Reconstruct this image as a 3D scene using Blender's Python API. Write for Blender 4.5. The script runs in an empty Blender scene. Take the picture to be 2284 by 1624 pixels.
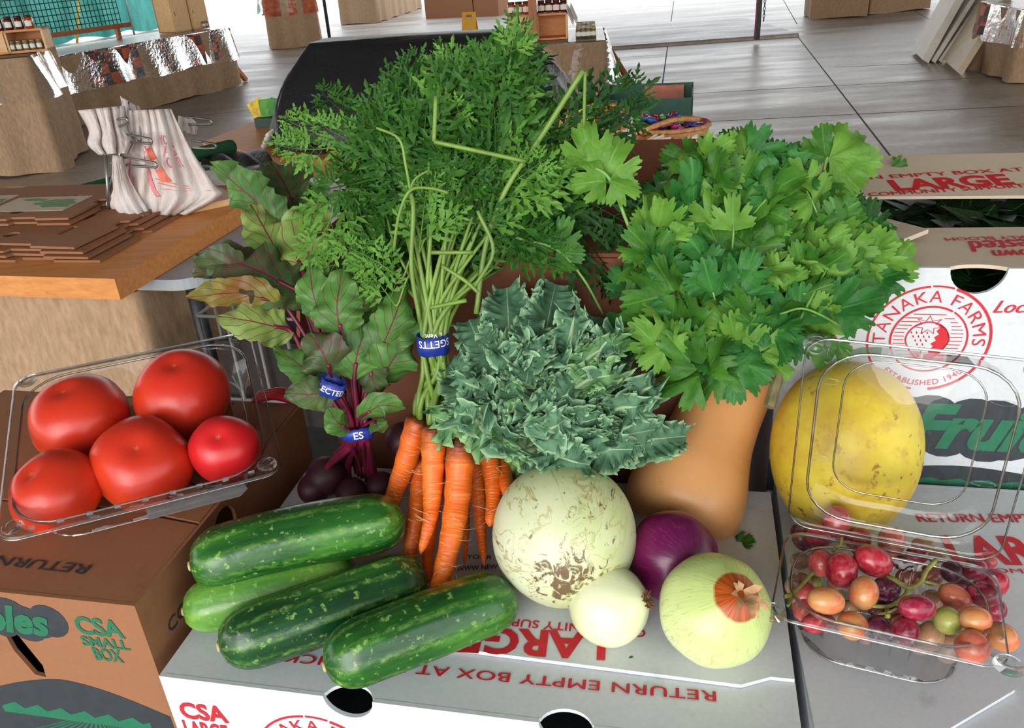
import bpy, bmesh, math, random
import numpy as np
from mathutils import Vector, Matrix, noise
from mathutils.geometry import tessellate_polygon

S = bpy.context.scene
COL = S.collection
R = math.radians
F, PITCH, ROLL, CAMH = 1850.0, R(27.0), R(4.0), 1.62
T = 1.05                                   # height of the tops of the large cartons

# ---------------- camera ----------------
cd = bpy.data.cameras.new('camera'); cam = bpy.data.objects.new('camera', cd); COL.objects.link(cam)
cam.matrix_world = Matrix.Translation((0, 0, CAMH)) @ Matrix.Rotation(math.pi/2 - PITCH, 4, 'X') @ Matrix.Rotation(-ROLL, 4, 'Z')
cd.sensor_width = 36.0; cd.lens = 36.0*F/2284.0; cd.clip_start = .02; cd.clip_end = 300
S.camera = cam
# ---------------- sky, sun, exposure ----------------
S.view_settings.view_transform = 'Standard'; S.view_settings.look = 'None'
S.view_settings.gamma = 1.0; S.view_settings.use_curve_mapping = False
S.view_settings.exposure = -0.2
W = bpy.data.worlds.new('sky'); S.world = W; W.use_nodes = True
wn = W.node_tree.nodes; wl = W.node_tree.links
bg = wn['Background']
tcw = wn.new('ShaderNodeTexCoord'); sxw = wn.new('ShaderNodeSeparateXYZ'); rw = wn.new('ShaderNodeValToRGB')
wl.new(tcw.outputs['Generated'], sxw.inputs[0]); wl.new(sxw.outputs['Z'], rw.inputs[0])
rw.color_ramp.elements[0].position = 0.0; rw.color_ramp.elements[0].color = (1.0, .985, .95, 1)
rw.color_ramp.elements[1].position = .7; rw.color_ramp.elements[1].color = (.72, .84, 1.0, 1)
wl.new(rw.outputs[0], bg.inputs['Color'])
bg.inputs['Strength'].default_value = 3.1
W.cycles.sampling_method = 'AUTOMATIC'
sun = bpy.data.lights.new('sun', 'SUN'); suno = bpy.data.objects.new('sun', sun); COL.objects.link(suno)
sun.energy = 2.4; sun.angle = R(40); sun.color = (1.0, .97, .92)
suno.rotation_euler = (R(76), 0, R(-22))   # low open sky light from behind the camera, a little from the left
S.cycles.max_bounces = 10; S.cycles.transparent_max_bounces = 24; S.cycles.diffuse_bounces = 3
S.cycles.glossy_bounces = 4; S.cycles.transmission_bounces = 6
S.cycles.caustics_reflective = False; S.cycles.caustics_refractive = False
S.cycles.sample_clamp_indirect = 6

# ---------------- helpers ----------------
def ray(x, y):
    a = (x-1142)/F; b = (812-y)/F
    a, b = a*math.cos(ROLL)+b*math.sin(ROLL), b*math.cos(ROLL)-a*math.sin(ROLL)
    return Vector((a, math.cos(PITCH)+b*math.sin(PITCH), -math.sin(PITCH)+b*math.cos(PITCH)))
C0 = Vector((0, 0, CAMH))
FWD = Vector((0, math.cos(PITCH), -math.sin(PITCH))); UP = Vector((0, math.sin(PITCH), math.cos(PITCH))); RT = Vector((1, 0, 0))
UP, RT = UP*math.cos(ROLL)+RT*math.sin(ROLL), RT*math.cos(ROLL)-UP*math.sin(ROLL)
def at(x, y, z):
    r = ray(x, y); return C0 + r*((z-CAMH)/r.z)
def aty(x, y, Y):
    r = ray(x, y); return C0 + r*(Y/r.y)
def proj(p):
    v = Vector(p)-C0; d = v.dot(FWD); return 1142+F*v.dot(RT)/d, 812-F*v.dot(UP)/d
def pxm(p):                                # metres per photo pixel at a point
    return (Vector(p)-C0).dot(FWD)/F
def lin(c):
    return c/12.92 if c <= .04045 else ((c+.055)/1.055)**2.4
def rgb(r, g, b):
    return (lin(r/255), lin(g/255), lin(b/255), 1.0)
rnd = random.Random(7)
ROT = R(-13); EX = Vector((math.cos(ROT), math.sin(ROT), 0)); EY = Vector((-math.sin(ROT), math.cos(ROT), 0)); EZ = Vector((0, 0, 1))

class MB:
    def __init__(s): s.v = []; s.f = []; s.u = []; s.m = []
    def add(s, vs, fs, uv=None, mi=0):
        o = len(s.v)
        s.v += [tuple(p) for p in vs]
        s.f += [tuple(i+o for i in f) for f in fs]
        s.u += list(uv) if uv is not None else [(0.0, 0.0)]*len(vs)
        s.m += [mi]*len(fs)
        return s
    def box(s, c, d, M=None, mi=0):
        x, y, z = d[0]/2, d[1]/2, d[2]/2
        vs = [Vector((c[0]+i*x, c[1]+j*y, c[2]+k*z)) for k in (-1, 1) for j in (-1, 1) for i in (-1, 1)]
        if M is not None: vs = [M @ p for p in vs]
        return s.add(vs, [(0,2,3,1),(4,5,7,6),(0,1,5,4),(2,6,7,3),(0,4,6,2),(1,3,7,5)], mi=mi)
    def tube(s, pts, rad, n=8, cap=True, uv0=0.0):
        pts = [Vector(p) for p in pts]
        k = len(pts)
        if not hasattr(rad, '__len__'): rad = [rad]*k
        t0 = (pts[1]-pts[0]).normalized()
        a = t0.orthogonal().normalized()
        vs = []; uv = []
        for i, p in enumerate(pts):
            t = (pts[min(i+1, k-1)]-pts[max(i-1, 0)])
            t = t.normalized() if t.length > 1e-9 else t0
            a = (a - t*a.dot(t)); a = a.normalized() if a.length > 1e-6 else t.orthogonal().normalized()
            b = t.cross(a)
            for j in range(n):
                th = 2*math.pi*j/n
                vs.append(p+(a*math.cos(th)+b*math.sin(th))*rad[i]); uv.append((j/n, uv0+i/(k-1)))
        fs = [(i*n+j, i*n+(j+1)%n, (i+1)*n+(j+1)%n, (i+1)*n+j) for i in range(k-1) for j in range(n)]
        if cap: fs += [tuple(range(n-1, -1, -1)), tuple((k-1)*n+j for j in range(n))]
        return s.add(vs, fs, uv)
    def lathe(s, prof, n=32, M=None, fn=None):
        # prof: list of (r, z); fn(theta, r, z) -> (x, y, z) optional deformation
        vs = []; uv = []; k = len(prof)
        for i, (r, z) in enumerate(prof):
            for j in range(n):
                th = 2*math.pi*j/n
                p = fn(th, r, z) if fn else (r*math.cos(th), r*math.sin(th), z)
                vs.append(M @ Vector(p) if M is not None else Vector(p)); uv.append((j/n, i/(k-1)))
        fs = [(i*n+j, i*n+(j+1)%n, (i+1)*n+(j+1)%n, (i+1)*n+j) for i in range(k-1) for j in range(n)]
        if prof[0][0] > 1e-6: fs.append(tuple(range(n-1, -1, -1)))
        if prof[-1][0] > 1e-6: fs.append(tuple((k-1)*n+j for j in range(n)))
        return s.add(vs, fs, uv)
    def grid(s, fn, nu, nv):
        vs = []; uv = []
        for i in range(nu+1):
            for j in range(nv+1):
                vs.append(Vector(fn(i/nu, j/nv))); uv.append((j/nv, i/nu))
        w = nv+1
        return s.add(vs, [(i*w+j, i*w+j+1, (i+1)*w+j+1, (i+1)*w+j) for i in range(nu) for j in range(nv)], uv)
    def plate(s, outer, holes=(), h0=0.0, h1=.003, fr=None, mi=0):
        # a flat sheet: outline (and holes) in 2-D, from height h0 to h1, in the frame fr = (O, ex, ey, n)
        loops = [[Vector((p[0], p[1], 0)) for p in l] for l in [outer]+list(holes)]
        tris = tessellate_polygon(loops)
        flat = [p for l in loops for p in l]
        n = len(flat); O, ex, ey, en = fr
        vs = [O+ex*p.x+ey*p.y+en*h for h in (h0, h1) for p in flat]
        fs = []
        for a, b, c in tris:
            A, B, Cc = flat[a], flat[b], flat[c]
            ar = (B.x-A.x)*(Cc.y-A.y)-(B.y-A.y)*(Cc.x-A.x)
            if ar < 0: b, c = c, b
            fs.append((a+n, b+n, c+n)); fs.append((a, c, b))
        o = 0
        for l in loops:
            k = len(l)
            for i in range(k):
                fs.append((o+i, o+(i+1) % k, o+(i+1) % k+n, o+i+n))
            o += k
        return s.add(vs, fs, [(0, 0)]*len(vs), mi)
    def sheet(s, outer, fr, h=.0006, mi=0):
        # printed ink: a very thin layer of an outline
        return s.plate(outer, (), 0, h, fr, mi)
    def build(s, name, mats, parent=None, M=None, smooth=True, loc=None, flat_angle=None):
        me = bpy.data.meshes.new(name)
        base = M if M is not None else Matrix.Translation(loc) if loc is not None else None
        if base is None and parent is not None: base = ROOTM[parent.name]
        if base is None: base = Matrix.Identity(4)
        vs = s.v
        if M is None:
            inv = base.inverted()
            vs = [tuple(inv @ Vector(p)) for p in vs]
        me.from_pydata(vs, [], s.f)
        if any(q != (0.0, 0.0) for q in s.u):
            ul = me.uv_layers.new(name='uv')
            li = np.empty(len(me.loops), dtype=np.int32); me.loops.foreach_get('vertex_index', li)
            ul.data.foreach_set('uv', np.array(s.u, dtype=np.float32)[li].ravel())
        for m in (mats if isinstance(mats, (list, tuple)) else [mats]): me.materials.append(m)
        if any(s.m): me.polygons.foreach_set('material_index', np.array(s.m, dtype=np.int32))
        if smooth: me.polygons.foreach_set('use_smooth', np.ones(len(me.polygons), dtype=bool))
        me.update()
        if flat_angle is not None:
            me.set_sharp_from_angle(angle=R(flat_angle))
        o = bpy.data.objects.new(name, me); COL.objects.link(o)
        if parent is not None:
            o.parent = parent; o.matrix_basis = ROOTM[parent.name].inverted() @ base
        else:
            o.matrix_basis = base
        ROOTM[o.name] = base
        return o
ROOTM = {}
def tag(o, label=None, cat=None, group=None, kind=None):
    if label: o['label'] = label
    if cat: o['category'] = cat
    if group: o['group'] = group
    if kind: o['kind'] = kind
    return o
def thing(name, loc, label, cat, group=None, M=None):
    o = bpy.data.objects.new(name, None); COL.objects.link(o)
    o.empty_display_size = .02
    m = M if M is not None else Matrix.Translation(Vector(loc))
    o.matrix_basis = m; ROOTM[o.name] = m.copy()
    return tag(o, label, cat, group)
def struct(o):
    o['kind'] = 'structure'; return o
def bez(p0, p1, p2, p3, n):
    p0, p1, p2, p3 = map(Vector, (p0, p1, p2, p3))
    return [p0*(1-t)**3+p1*3*t*(1-t)**2+p2*3*t*t*(1-t)+p3*t**3 for t in [i/n for i in range(n+1)]]
def spline(pts, n):
    # Catmull-Rom through points
    P = [Vector(p) for p in pts]; P = [P[0]*2-P[1]]+P+[P[-1]*2-P[-2]]
    out = []
    for i in range(1, len(P)-2):
        a, b, c, d = P[i-1:i+3]
        for k in range(n):
            t = k/n
            out.append(.5*((2*b)+(c-a)*t+(2*a-5*b+4*c-d)*t*t+(3*b-a-3*c+d)*t**3))
    out.append(P[-2].copy())
    return out
def lerp(a, b, t): return a+(b-a)*t
def frame(x, z):
    # rotation matrix with given X axis and approx Z axis
    x = Vector(x).normalized(); y = Vector(z).cross(x).normalized(); z = x.cross(y)
    return Matrix((x, y, z)).transposed()
def rrect(w, d, r, n=6):
    # rounded rectangle outline centred on the origin
    out = []
    for cx, cy, a0 in ((w/2-r, d/2-r, 0), (-w/2+r, d/2-r, 90), (-w/2+r, -d/2+r, 180), (w/2-r, -d/2+r, 270)):
        for i in range(n+1):
            a = R(a0+90*i/n); out.append((cx+r*math.cos(a), cy+r*math.sin(a)))
    return out
def circ(cx, cy, r, n=28, a0=0, a1=360):
    m = n if abs(a1-a0) >= 360 else n+1
    return [(cx+r*math.cos(R(a0+(a1-a0)*i/n)), cy+r*math.sin(R(a0+(a1-a0)*i/n))) for i in range(m)]
def text2d(txt, size, bold=0.0, shear=0.0, spacing=1.0, align='LEFT'):
    cu = bpy.data.curves.new('t', 'FONT'); cu.body = txt; cu.size = size; cu.offset = bold*size; cu.shear = shear
    cu.space_character = spacing; cu.align_x = align; cu.resolution_u = 3; cu.fill_mode = 'BOTH'
    ob = bpy.data.objects.new('t', cu); COL.objects.link(ob)
    dg = bpy.context.evaluated_depsgraph_get(); dg.update()
    me = ob.evaluated_get(dg).to_mesh()
    vs = [(v.co.x, v.co.y) for v in me.vertices]; fs = [tuple(p.vertices) for p in me.polygons]
    ob.evaluated_get(dg).to_mesh_clear()
    bpy.data.objects.remove(ob); bpy.data.curves.remove(cu)
    return vs, fs
def put_text(mb, txt, size, fr, x=0, y=0, sx=1.0, bend=None, h=.0007, mi=0, **kw):
    vs, fs = text2d(txt, size, **kw)
    O, ex, ey, en = fr
    out = []
    for a, b in vs:
        a *= sx
        if bend:
            cx, cy, r, mid = bend          # text centred on the angle mid (degrees), on a circle
            th = R(mid)-a/r; rr = r+b
            a, b = cx+rr*math.cos(th), cy+rr*math.sin(th)
        else:
            a += x; b += y
        out.append(O+ex*a+ey*b+en*h)
    mb.add(out, fs, mi=mi)

# ---------------- materials ----------------
def nodes(name):
    m = bpy.data.materials.new(name); m.use_nodes = True
    nt = m.node_tree
    return m, nt, nt.nodes, nt.links, nt.nodes['Principled BSDF']
def ramp(n, l, src, stops):
    r = n.new('ShaderNodeValToRGB')
    e = r.color_ramp.elements
    while len(e) < len(stops): e.new(.5)
    for el, (p, c) in zip(e, stops): el.position = p; el.color = c
    l.new(src, r.inputs[0]); return r
def tex_noise(n, l, scale, detail=4, rough=.55, vec=None, sc=None, coord='Object', dist=0.0):
    tc = n.new('ShaderNodeTexCoord'); t = n.new('ShaderNodeTexNoise')
    t.inputs['Scale'].default_value = scale; t.inputs['Detail'].default_value = detail
    t.inputs['Roughness'].default_value = rough; t.inputs['Distortion'].default_value = dist
    src = vec if vec is not None else tc.outputs[coord]
    if sc:
        mp = n.new('ShaderNodeMapping'); mp.inputs['Scale'].default_value = sc; l.new(src, mp.inputs[0]); src = mp.outputs[0]
    l.new(src, t.inputs['Vector']); return t
def add_bump(n, l, b, h, strength=.3, dist=.002):
    bm = n.new('ShaderNodeBump'); bm.inputs['Strength'].default_value = strength; bm.inputs['Distance'].default_value = dist
    l.new(h, bm.inputs['Height']); l.new(bm.outputs[0], b.inputs['Normal']); return bm
def mixc(n, l, fac, a, b, mode='MIX'):
    m = n.new('ShaderNodeMix'); m.data_type = 'RGBA'; m.blend_type = mode
    for v, s in ((fac, m.inputs[0]), (a, m.inputs[6]), (b, m.inputs[7])):
        if isinstance(v, (int, float)): s.default_value = v
        elif isinstance(v, tuple): s.default_value = v
        else: l.new(v, s)
    return m.outputs[2]
def math_(n, l, op, a, b=0.0):
    m = n.new('ShaderNodeMath'); m.operation = op
    for v, s in ((a, m.inputs[0]), (b, m.inputs[1])):
        if isinstance(v, (int, float)): s.default_value = v
        else: l.new(v, s)
    return m.outputs[0]
def plain(name, c, rough=.6, var=.12, scale=30, bump=0.0, metal=0.0, sc=None, spec=.5, coat=0.0, bdist=.002):
    m, nt, n, l, b = nodes(name)
    t = tex_noise(n, l, scale, 5, .6, sc=sc)
    d = tuple(max(0, x*(1-var*1.6)) for x in c[:3])+(1,); u = tuple(min(1, x*(1+var)) for x in c[:3])+(1,)
    r = ramp(n, l, t.outputs[0], [(.3, d), (.7, u)])
    l.new(r.outputs[0], b.inputs['Base Color'])
    b.inputs['Roughness'].default_value = rough; b.inputs['Metallic'].default_value = metal
    b.inputs['Specular IOR Level'].default_value = spec; b.inputs['Coat Weight'].default_value = coat
    b.inputs['Coat Roughness'].default_value = .15
    if bump: add_bump(n, l, b, t.outputs[0], bump, bdist)
    return m
def clear_plastic(name, tint=(.97, .98, .98, 1), gloss=.05, rough=.06, haze=0.0, bump=.25, bscale=25, fm=1.25):
    m, nt, n, l, b = nodes(name)
    n.remove(b)
    tr = n.new('ShaderNodeBsdfTransparent'); tr.inputs[0].default_value = tint
    gl = n.new('ShaderNodeBsdfGlossy'); gl.inputs['Roughness'].default_value = rough
    t = tex_noise(n, l, bscale, 3, .5)
    bm = n.new('ShaderNodeBump'); bm.inputs['Strength'].default_value = bump; bm.inputs['Distance'].default_value = .01
    l.new(t.outputs[0], bm.inputs['Height']); l.new(bm.outputs[0], gl.inputs['Normal'])
    fr = n.new('ShaderNodeFresnel'); fr.inputs['IOR'].default_value = 1.5
    l.new(bm.outputs[0], fr.inputs['Normal'])
    f2 = math_(n, l, 'ADD', math_(n, l, 'MULTIPLY', fr.outputs[0], fm), gloss)
    mx = n.new('ShaderNodeMixShader'); l.new(f2, mx.inputs[0]); l.new(tr.outputs[0], mx.inputs[1]); l.new(gl.outputs[0], mx.inputs[2])
    last = mx
    if haze:
        df = n.new('ShaderNodeBsdfTranslucent'); df.inputs[0].default_value = (.85, .87, .88, 1)
        d2 = n.new('ShaderNodeBsdfDiffuse'); d2.inputs[0].default_value = (.85, .87, .88, 1)
        md = n.new('ShaderNodeMixShader'); l.new(df.outputs[0], md.inputs[1]); l.new(d2.outputs[0], md.inputs[2])
        m2 = n.new('ShaderNodeMixShader'); m2.inputs[0].default_value = haze
        l.new(mx.outputs[0], m2.inputs[1]); l.new(md.outputs[0], m2.inputs[2]); last = m2
    l.new(last.outputs[0], n['Material Output'].inputs[0])
    return m
def leafmat(name, c_dark, c_lite, c_vein, rough=.45, trans=.22, vein=.035, side=9.0, edge=None, scale=40, nscale=None, spec=.35, blotch=None, e0=.25):
    # leaf shader on the leaf's own UV: x across (0..1, midrib at .5), y along
    m, nt, n, l, b = nodes(name)
    tc = n.new('ShaderNodeTexCoord'); sx = n.new('ShaderNodeSeparateXYZ'); l.new(tc.outputs['UV'], sx.inputs[0])
    ax = math_(n, l, 'ABSOLUTE', math_(n, l, 'SUBTRACT', sx.outputs[0], .5))
    t = tex_noise(n, l, scale, 5, .6)
    col = ramp(n, l, t.outputs[0], [(.34, c_dark), (.68, c_lite)]).outputs[0]
    if blotch:
        t2 = tex_noise(n, l, nscale or scale*.4, 3, .6, dist=.6)
        fb = ramp(n, l, t2.outputs[0], [(.52, (0, 0, 0, 1)), (.66, (1, 1, 1, 1))]).outputs[0]
        col = mixc(n, l, fb, col, blotch)
    if edge:
        e = n.new('ShaderNodeMapRange'); e.inputs[1].default_value = e0; e.inputs[2].default_value = .5
        l.new(ax, e.inputs[0]); col = mixc(n, l, e.outputs[0], col, edge)
    if vein:
        mid = n.new('ShaderNodeMapRange'); mid.inputs[1].default_value = vein; mid.inputs[2].default_value = vein*.3
        l.new(ax, mid.inputs[0])
        sv = math_(n, l, 'SINE', math_(n, l, 'MULTIPLY', math_(n, l, 'SUBTRACT', sx.outputs[1], math_(n, l, 'MULTIPLY', ax, .75)), side*6.283))
        sm = n.new('ShaderNodeMapRange'); sm.inputs[1].default_value = .93; sm.inputs[2].default_value = .995; sm.inputs[4].default_value = .75 if side else 0.0
        l.new(sv, sm.inputs[0])
        col = mixc(n, l, math_(n, l, 'MAXIMUM', mid.outputs[0], sm.outputs[0]), col, c_vein)
        add_bump(n, l, b, math_(n, l, 'ADD', math_(n, l, 'MULTIPLY', math_(n, l, 'MAXIMUM', mid.outputs[0], sm.outputs[0]), -.5), t.outputs[0]), .5, .0015)
    if not (vein and side): add_bump(n, l, b, tex_noise(n, l, 150, 3, .6).outputs[0], .5, .0015)
    l.new(col, b.inputs['Base Color'])
    b.inputs['Roughness'].default_value = rough; b.inputs['Specular IOR Level'].default_value = spec
    tl = n.new('ShaderNodeBsdfTranslucent'); l.new(col, tl.inputs[0])
    mx = n.new('ShaderNodeMixShader'); mx.inputs[0].default_value = trans
    l.new(b.outputs[0], mx.inputs[1]); l.new(tl.outputs[0], mx.inputs[2]); l.new(mx.outputs[0], n['Material Output'].inputs[0])
    return m
def wood(name, c0, c1, sc=(1, 14, 14), scale=6, rough=.5):
    m, nt, n, l, b = nodes(name)
    t = tex_noise(n, l, scale, 6, .6, sc=sc, dist=.4)
    r = ramp(n, l, t.outputs[0], [(.3, c0), (.7, c1)])
    l.new(r.outputs[0], b.inputs['Base Color']); b.inputs['Roughness'].default_value = rough
    add_bump(n, l, b, t.outputs[0], .15, .002)
    return m
def carton(name, c, stain, rough=.75, sscale=16, amt=.62):
    m, nt, n, l, b = nodes(name)
    t = tex_noise(n, l, 220, 3, .6); t2 = tex_noise(n, l, sscale, 5, .65)
    base = ramp(n, l, t.outputs[0], [(.3, tuple(x*.92 for x in c[:3])+(1,)), (.7, c)]).outputs[0]
    fb = ramp(n, l, t2.outputs[0], [(amt, (0, 0, 0, 1)), (amt+.14, (1, 1, 1, 1))]).outputs[0]
    col = mixc(n, l, math_(n, l, 'MULTIPLY', fb, .55), base, stain)
    l.new(col, b.inputs['Base Color']); b.inputs['Roughness'].default_value = rough
    b.inputs['Specular IOR Level'].default_value = .3
    tb = tex_noise(n, l, 7, 2, .5)
    add_bump(n, l, b, tb.outputs[0], .3, .01)
    return m

MT = {}
MT['white_card'] = carton('white_card', rgb(208, 212, 216), rgb(150, 146, 136))
MT['kraft'] = carton('kraft', rgb(152, 104, 72), rgb(112, 72, 50), sscale=9)
MT['kraft_inner'] = carton('kraft_inner', rgb(176, 140, 108), rgb(140, 104, 76), sscale=9)
MT['tan_card'] = carton('tan_card', rgb(205, 188, 165), rgb(160, 140, 115), sscale=10)
MT['card_edge'] = plain('card_edge', rgb(150, 112, 76), .9, .3, 300)
MT['dark_in'] = plain('shade_fill_dark', rgb(38, 34, 32), .9, .2, 30)
MT['red_ink'] = plain('red_ink', rgb(200, 30, 45), .6, .08, 80)
MT['green_ink'] = plain('green_ink', rgb(28, 110, 78), .6, .1, 80)
MT['dark_ink'] = plain('dark_ink', rgb(45, 52, 58), .65, .12, 80)
MT['clear'] = clear_plastic('clear_plastic', gloss=.008, fm=.65, bump=.12)
MT['film'] = clear_plastic('plastic_film', gloss=.0, rough=.12, bump=.8, bscale=9, fm=.55)
MT['haze'] = clear_plastic('hazy_plastic', haze=.18, rough=.18)
def ploc(fr, px, py):
    """where the line of sight through a photo pixel meets a surface, in that surface's own 2-D coordinates"""
    O, ex, ey, n = fr
    r = ray(px, py); t = (O-C0).dot(n)/r.dot(n); p = C0+r*t-O
    return p.dot(ex), p.dot(ey)
def ink(mb, txt, fr, p0, p1, pc, mi=0, h=.0007, bold=0.0, shear=0.0, cap=.72, spacing=1.0):
    """lettering along a baseline, from its first to its last letter, as tall as the third point says"""
    a, b, c = (Vector(ploc(fr, *p)) for p in (p0, p1, pc))
    d = b-a; wd = d.length; d.normalize(); up = Vector((-d.y, d.x)); hgt = (c-a).dot(up)
    vs, fs = text2d(txt, 1.0, bold, shear, spacing)
    x0 = min(v[0] for v in vs); x1 = max(v[0] for v in vs); sx = wd/(x1-x0); sy = hgt/cap
    O, ex, ey, en = fr; out = []
    for x, y in vs:
        q = a+d*((x-x0)*sx)+up*(y*sy); out.append(O+ex*q.x+ey*q.y+en*h)
    if sy < 0: fs = [tuple(reversed(f)) for f in fs]
    mb.add(out, fs, mi=mi)
    if not bold:                            # heavier strokes: the same letters again, a hair to each side
        for k, o in enumerate((-.014, .014, .028)):
            sh = (ex*d.x+ey*d.y)*(o*abs(sy))+en*(.00005*(k+1)); mb.add([p+sh for p in out], fs, mi=mi)
# ================= cartons =================
def carton_frames(O, w, d, h, rot):
    """frames (origin, ex, ey, n) of a carton whose front-left top corner is O"""
    ex = Vector((math.cos(rot), math.sin(rot), 0)); ey = Vector((-math.sin(rot), math.cos(rot), 0)); ez = Vector((0, 0, 1))
    O = Vector(O)
    return {'front': (O-ez*h, ex, ez, -ey), 'back': (O+ex*w+ey*d-ez*h, -ex, ez, ey),
            'left': (O+ey*d-ez*h, -ey, ez, -ex), 'right': (O+ex*w-ez*h, ey, ez, ex),
            'top': (O, ex, ey, ez), 'bottom': (O-ez*h, ex, ey, ez)}, ex, ey, ez
TH = .004
def rect(x0, y0, x1, y1): return [(x0, y0), (x1, y0), (x1, y1), (x0, y1)]
def rot180(fr, w, d):
    O, ex, ey, n = fr
    return (O+ex*w+ey*d, -ex, -ey, n)
def lift(fr, h): return (fr[0]+fr[3]*h, fr[1], fr[2], fr[3])
def logo(mb, fr, cx, cy, Rr, mi=0):
    """round farm stamp: two broken rings, lettering on the ring, a strawberry over ruled lines"""
    def ring(r0, r1, a0, a1):
        mb.sheet(circ(cx, cy, r1, 40, a0, a1)+circ(cx, cy, r0, 40, a1, a0), fr, mi=mi)
    ring(Rr*.965, Rr, 96, 262); ring(Rr*.955, Rr, -82, 72); ring(Rr*.97, Rr, 74, 94)
    ring(Rr*.595, Rr*.63, 60, 215); ring(Rr*.6, Rr*.63, -60, 57); ring(Rr*.6, Rr*.625, 222, 296)
    put_text(mb, 'TANAKA FARMS', Rr*.30, fr, bend=(cx, cy, Rr*.70, 90), align='CENTER', bold=0, spacing=1.12, mi=mi)
    # lower lettering reads along the bottom of the ring
    vs, fs = text2d('ESTABLISHED 1940', Rr*.155, .01, 0, 1.1, 'CENTER')
    O, ex, ey, en = fr; out = []
    for a, b in vs:
        th = R(-90)+a/(Rr*.86); rr = Rr*.9-b
        out.append(O+ex*(cx+rr*math.cos(th))+ey*(cy+rr*math.sin(th))+en*.0007)
    mb.add(out, fs, mi=mi)
    for y, x0, x1 in [(.47, -.3, .22), (.4, -.42, -.15), (.4, .2, .36), (.33, -.48, -.2), (.33, .3, .42), (.26, -.52, -.3), (.26, .33, .48), (.19, -.54, -.36), (.19, .34, .52),
                      (.12, -.56, -.4), (.12, .34, .54), (.05, -.57, -.4), (.05, .34, .54), (-.02, -.57, -.4), (-.02, .34, .54), (-.09, -.56, -.36), (-.09, .32, .52),
                      (-.16, -.54, -.34), (-.16, .3, .5), (-.23, -.5, -.28), (-.23, .26, .46), (-.3, -.46, -.24), (-.3, .2, .42), (-.37, -.4, -.16), (-.37, .12, .34)]:
        mb.sheet(rect(cx+x0*Rr, cy+(y-.006)*Rr, cx+x1*Rr, cy+(y+.006)*Rr), fr, mi=mi)
    def berry(s):
        o = []
        for i in range(40):
            a = 2*math.pi*i/40; x = .36*math.cos(a); y = .36*math.sin(a)
            if y < 0: y *= 1.12; x *= (1+y*.75)
            o.append((cx+(x*s-.02)*Rr, cy+(y*s-.02)*Rr))
        return o
    b0, b1 = berry(1.0), berry(.93)
    O2 = fr
    for i in range(40):
        j = (i+1) % 40
        mb.sheet([b0[i], b0[j], b1[j], b1[i]], fr, mi=mi)
    edge = [(.12, .30), (.16, .22), (.11, .16), (.16, .10), (.09, .04), (.13, -.02), (.05, -.08), (.1, -.14), (.02, -.2), (.05, -.27), (-.03, -.31), (-.02, -.39)]
    right = [b0[i] for i in list(range(32, 40))+list(range(0, 8))]
    mb.sheet([(cx+x*Rr, cy+y*Rr) for x, y in edge]+right, fr, mi=mi)
    star = []
    for i in range(14):
        a = R(90+i*360/14); q = .25 if i % 2 == 0 else .12
        star.append((cx+(q*math.cos(a)-.03)*Rr, cy+(q*.75*math.sin(a)+.27)*Rr))
    for i in range(14):
        j = (i+1) % 14; a, b = star[i], star[j]; c = (cx-.03*Rr, cy+.27*Rr)
        mb.sheet([a, b, (lerp(b[0], c[0], .12), lerp(b[1], c[1], .12)), (lerp(a[0], c[0], .12), lerp(a[1], c[1], .12))], fr, mi=mi)
    rr = random.Random(3)
    for gy in range(7):
        for gx in range(5):
            x = -.29+gx*.085+(gy % 2)*.04; y = .13-gy*.075
            if x > .03-gy*.012 or x < -.33+gy*.035: continue
            mb.sheet([(cx+(x+.018*math.cos(a)+.006)*Rr, cy+(y+.027*math.sin(a))*Rr) for a in (R(110), R(180), R(250), R(320))], fr, mi=mi)

def script_blob(mb, fr, txt, size, x, y, mi_blob, mi_txt, grow=.0075, shear=.35, sx=1.0):
    """brush lettering on a dark outline"""
    vs, fs = text2d(txt, size, .045, shear)
    O, ex, ey, en = fr
    w = max(v[0] for v in vs)*sx
    # dark cloud made of overlapping discs along the word
    k = max(4, int(w/(size*.28)))
    for i in range(k+1):
        q = i/k
        mb.sheet(circ(x+w*q, y+size*(.30+.10*math.sin(i*2.4)), size*(.46+.07*math.sin(i*1.7+1)), 18), fr, h=.0004+.00001*i, mi=mi_blob)
    mb.add([O+ex*(a*sx+x)+ey*(b+y)+en*.0010 for a, b in vs], fs, mi=mi_txt)

# ---- front white carton ----
OA = at(354, 1508, T); OA.z = T
frA, ex, ey, ez = carton_frames(OA, .555, .335, .285, ROT)
wA, dA, hA = .555, .335, .285
boxA = thing('produce_carton', OA+ex*wA/2+ey*dA/2-ez*hA, 'white produce carton with red CSA LARGE print under the cucumbers and onions', 'box')
INK = [MT['red_ink'], MT['green_ink'], MT['dark_ink']]
mb = MB()
hr = .0225
h1x, h2x = ploc(frA['front'], 777, 1570)[0], ploc(frA['front'], 1261, 1600)[0]   # hand holes straddle the front edge
def half(cx, top, r, n=14, up=False):
    return [(cx+r*math.cos(R(180+180*i/n)), top+r*math.sin(R(180+180*i/n))*1.0) for i in range(n+1)]
fo = [(0, 0), (wA, 0), (wA, hA)]+half(h2x, hA, hr)[::-1]+half(h1x, hA, hr)[::-1]+[(0, hA)]
mb.plate(fo, (), -TH, 0, frA['front'])
mb.plate(rect(0, 0, wA, hA), (), -TH, 0, frA['back'])
mb.plate(rect(TH, 0, dA-TH, hA), (), -TH, 0, frA['left']); mb.plate(rect(TH, 0, dA-TH, hA), (), -TH, 0, frA['right'])
mb.plate(rect(TH, TH, wA-TH, dA-TH), (), 0, TH, frA['bottom'])
mb.build('carton_wall', MT['white_card'], boxA, smooth=False)
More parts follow.
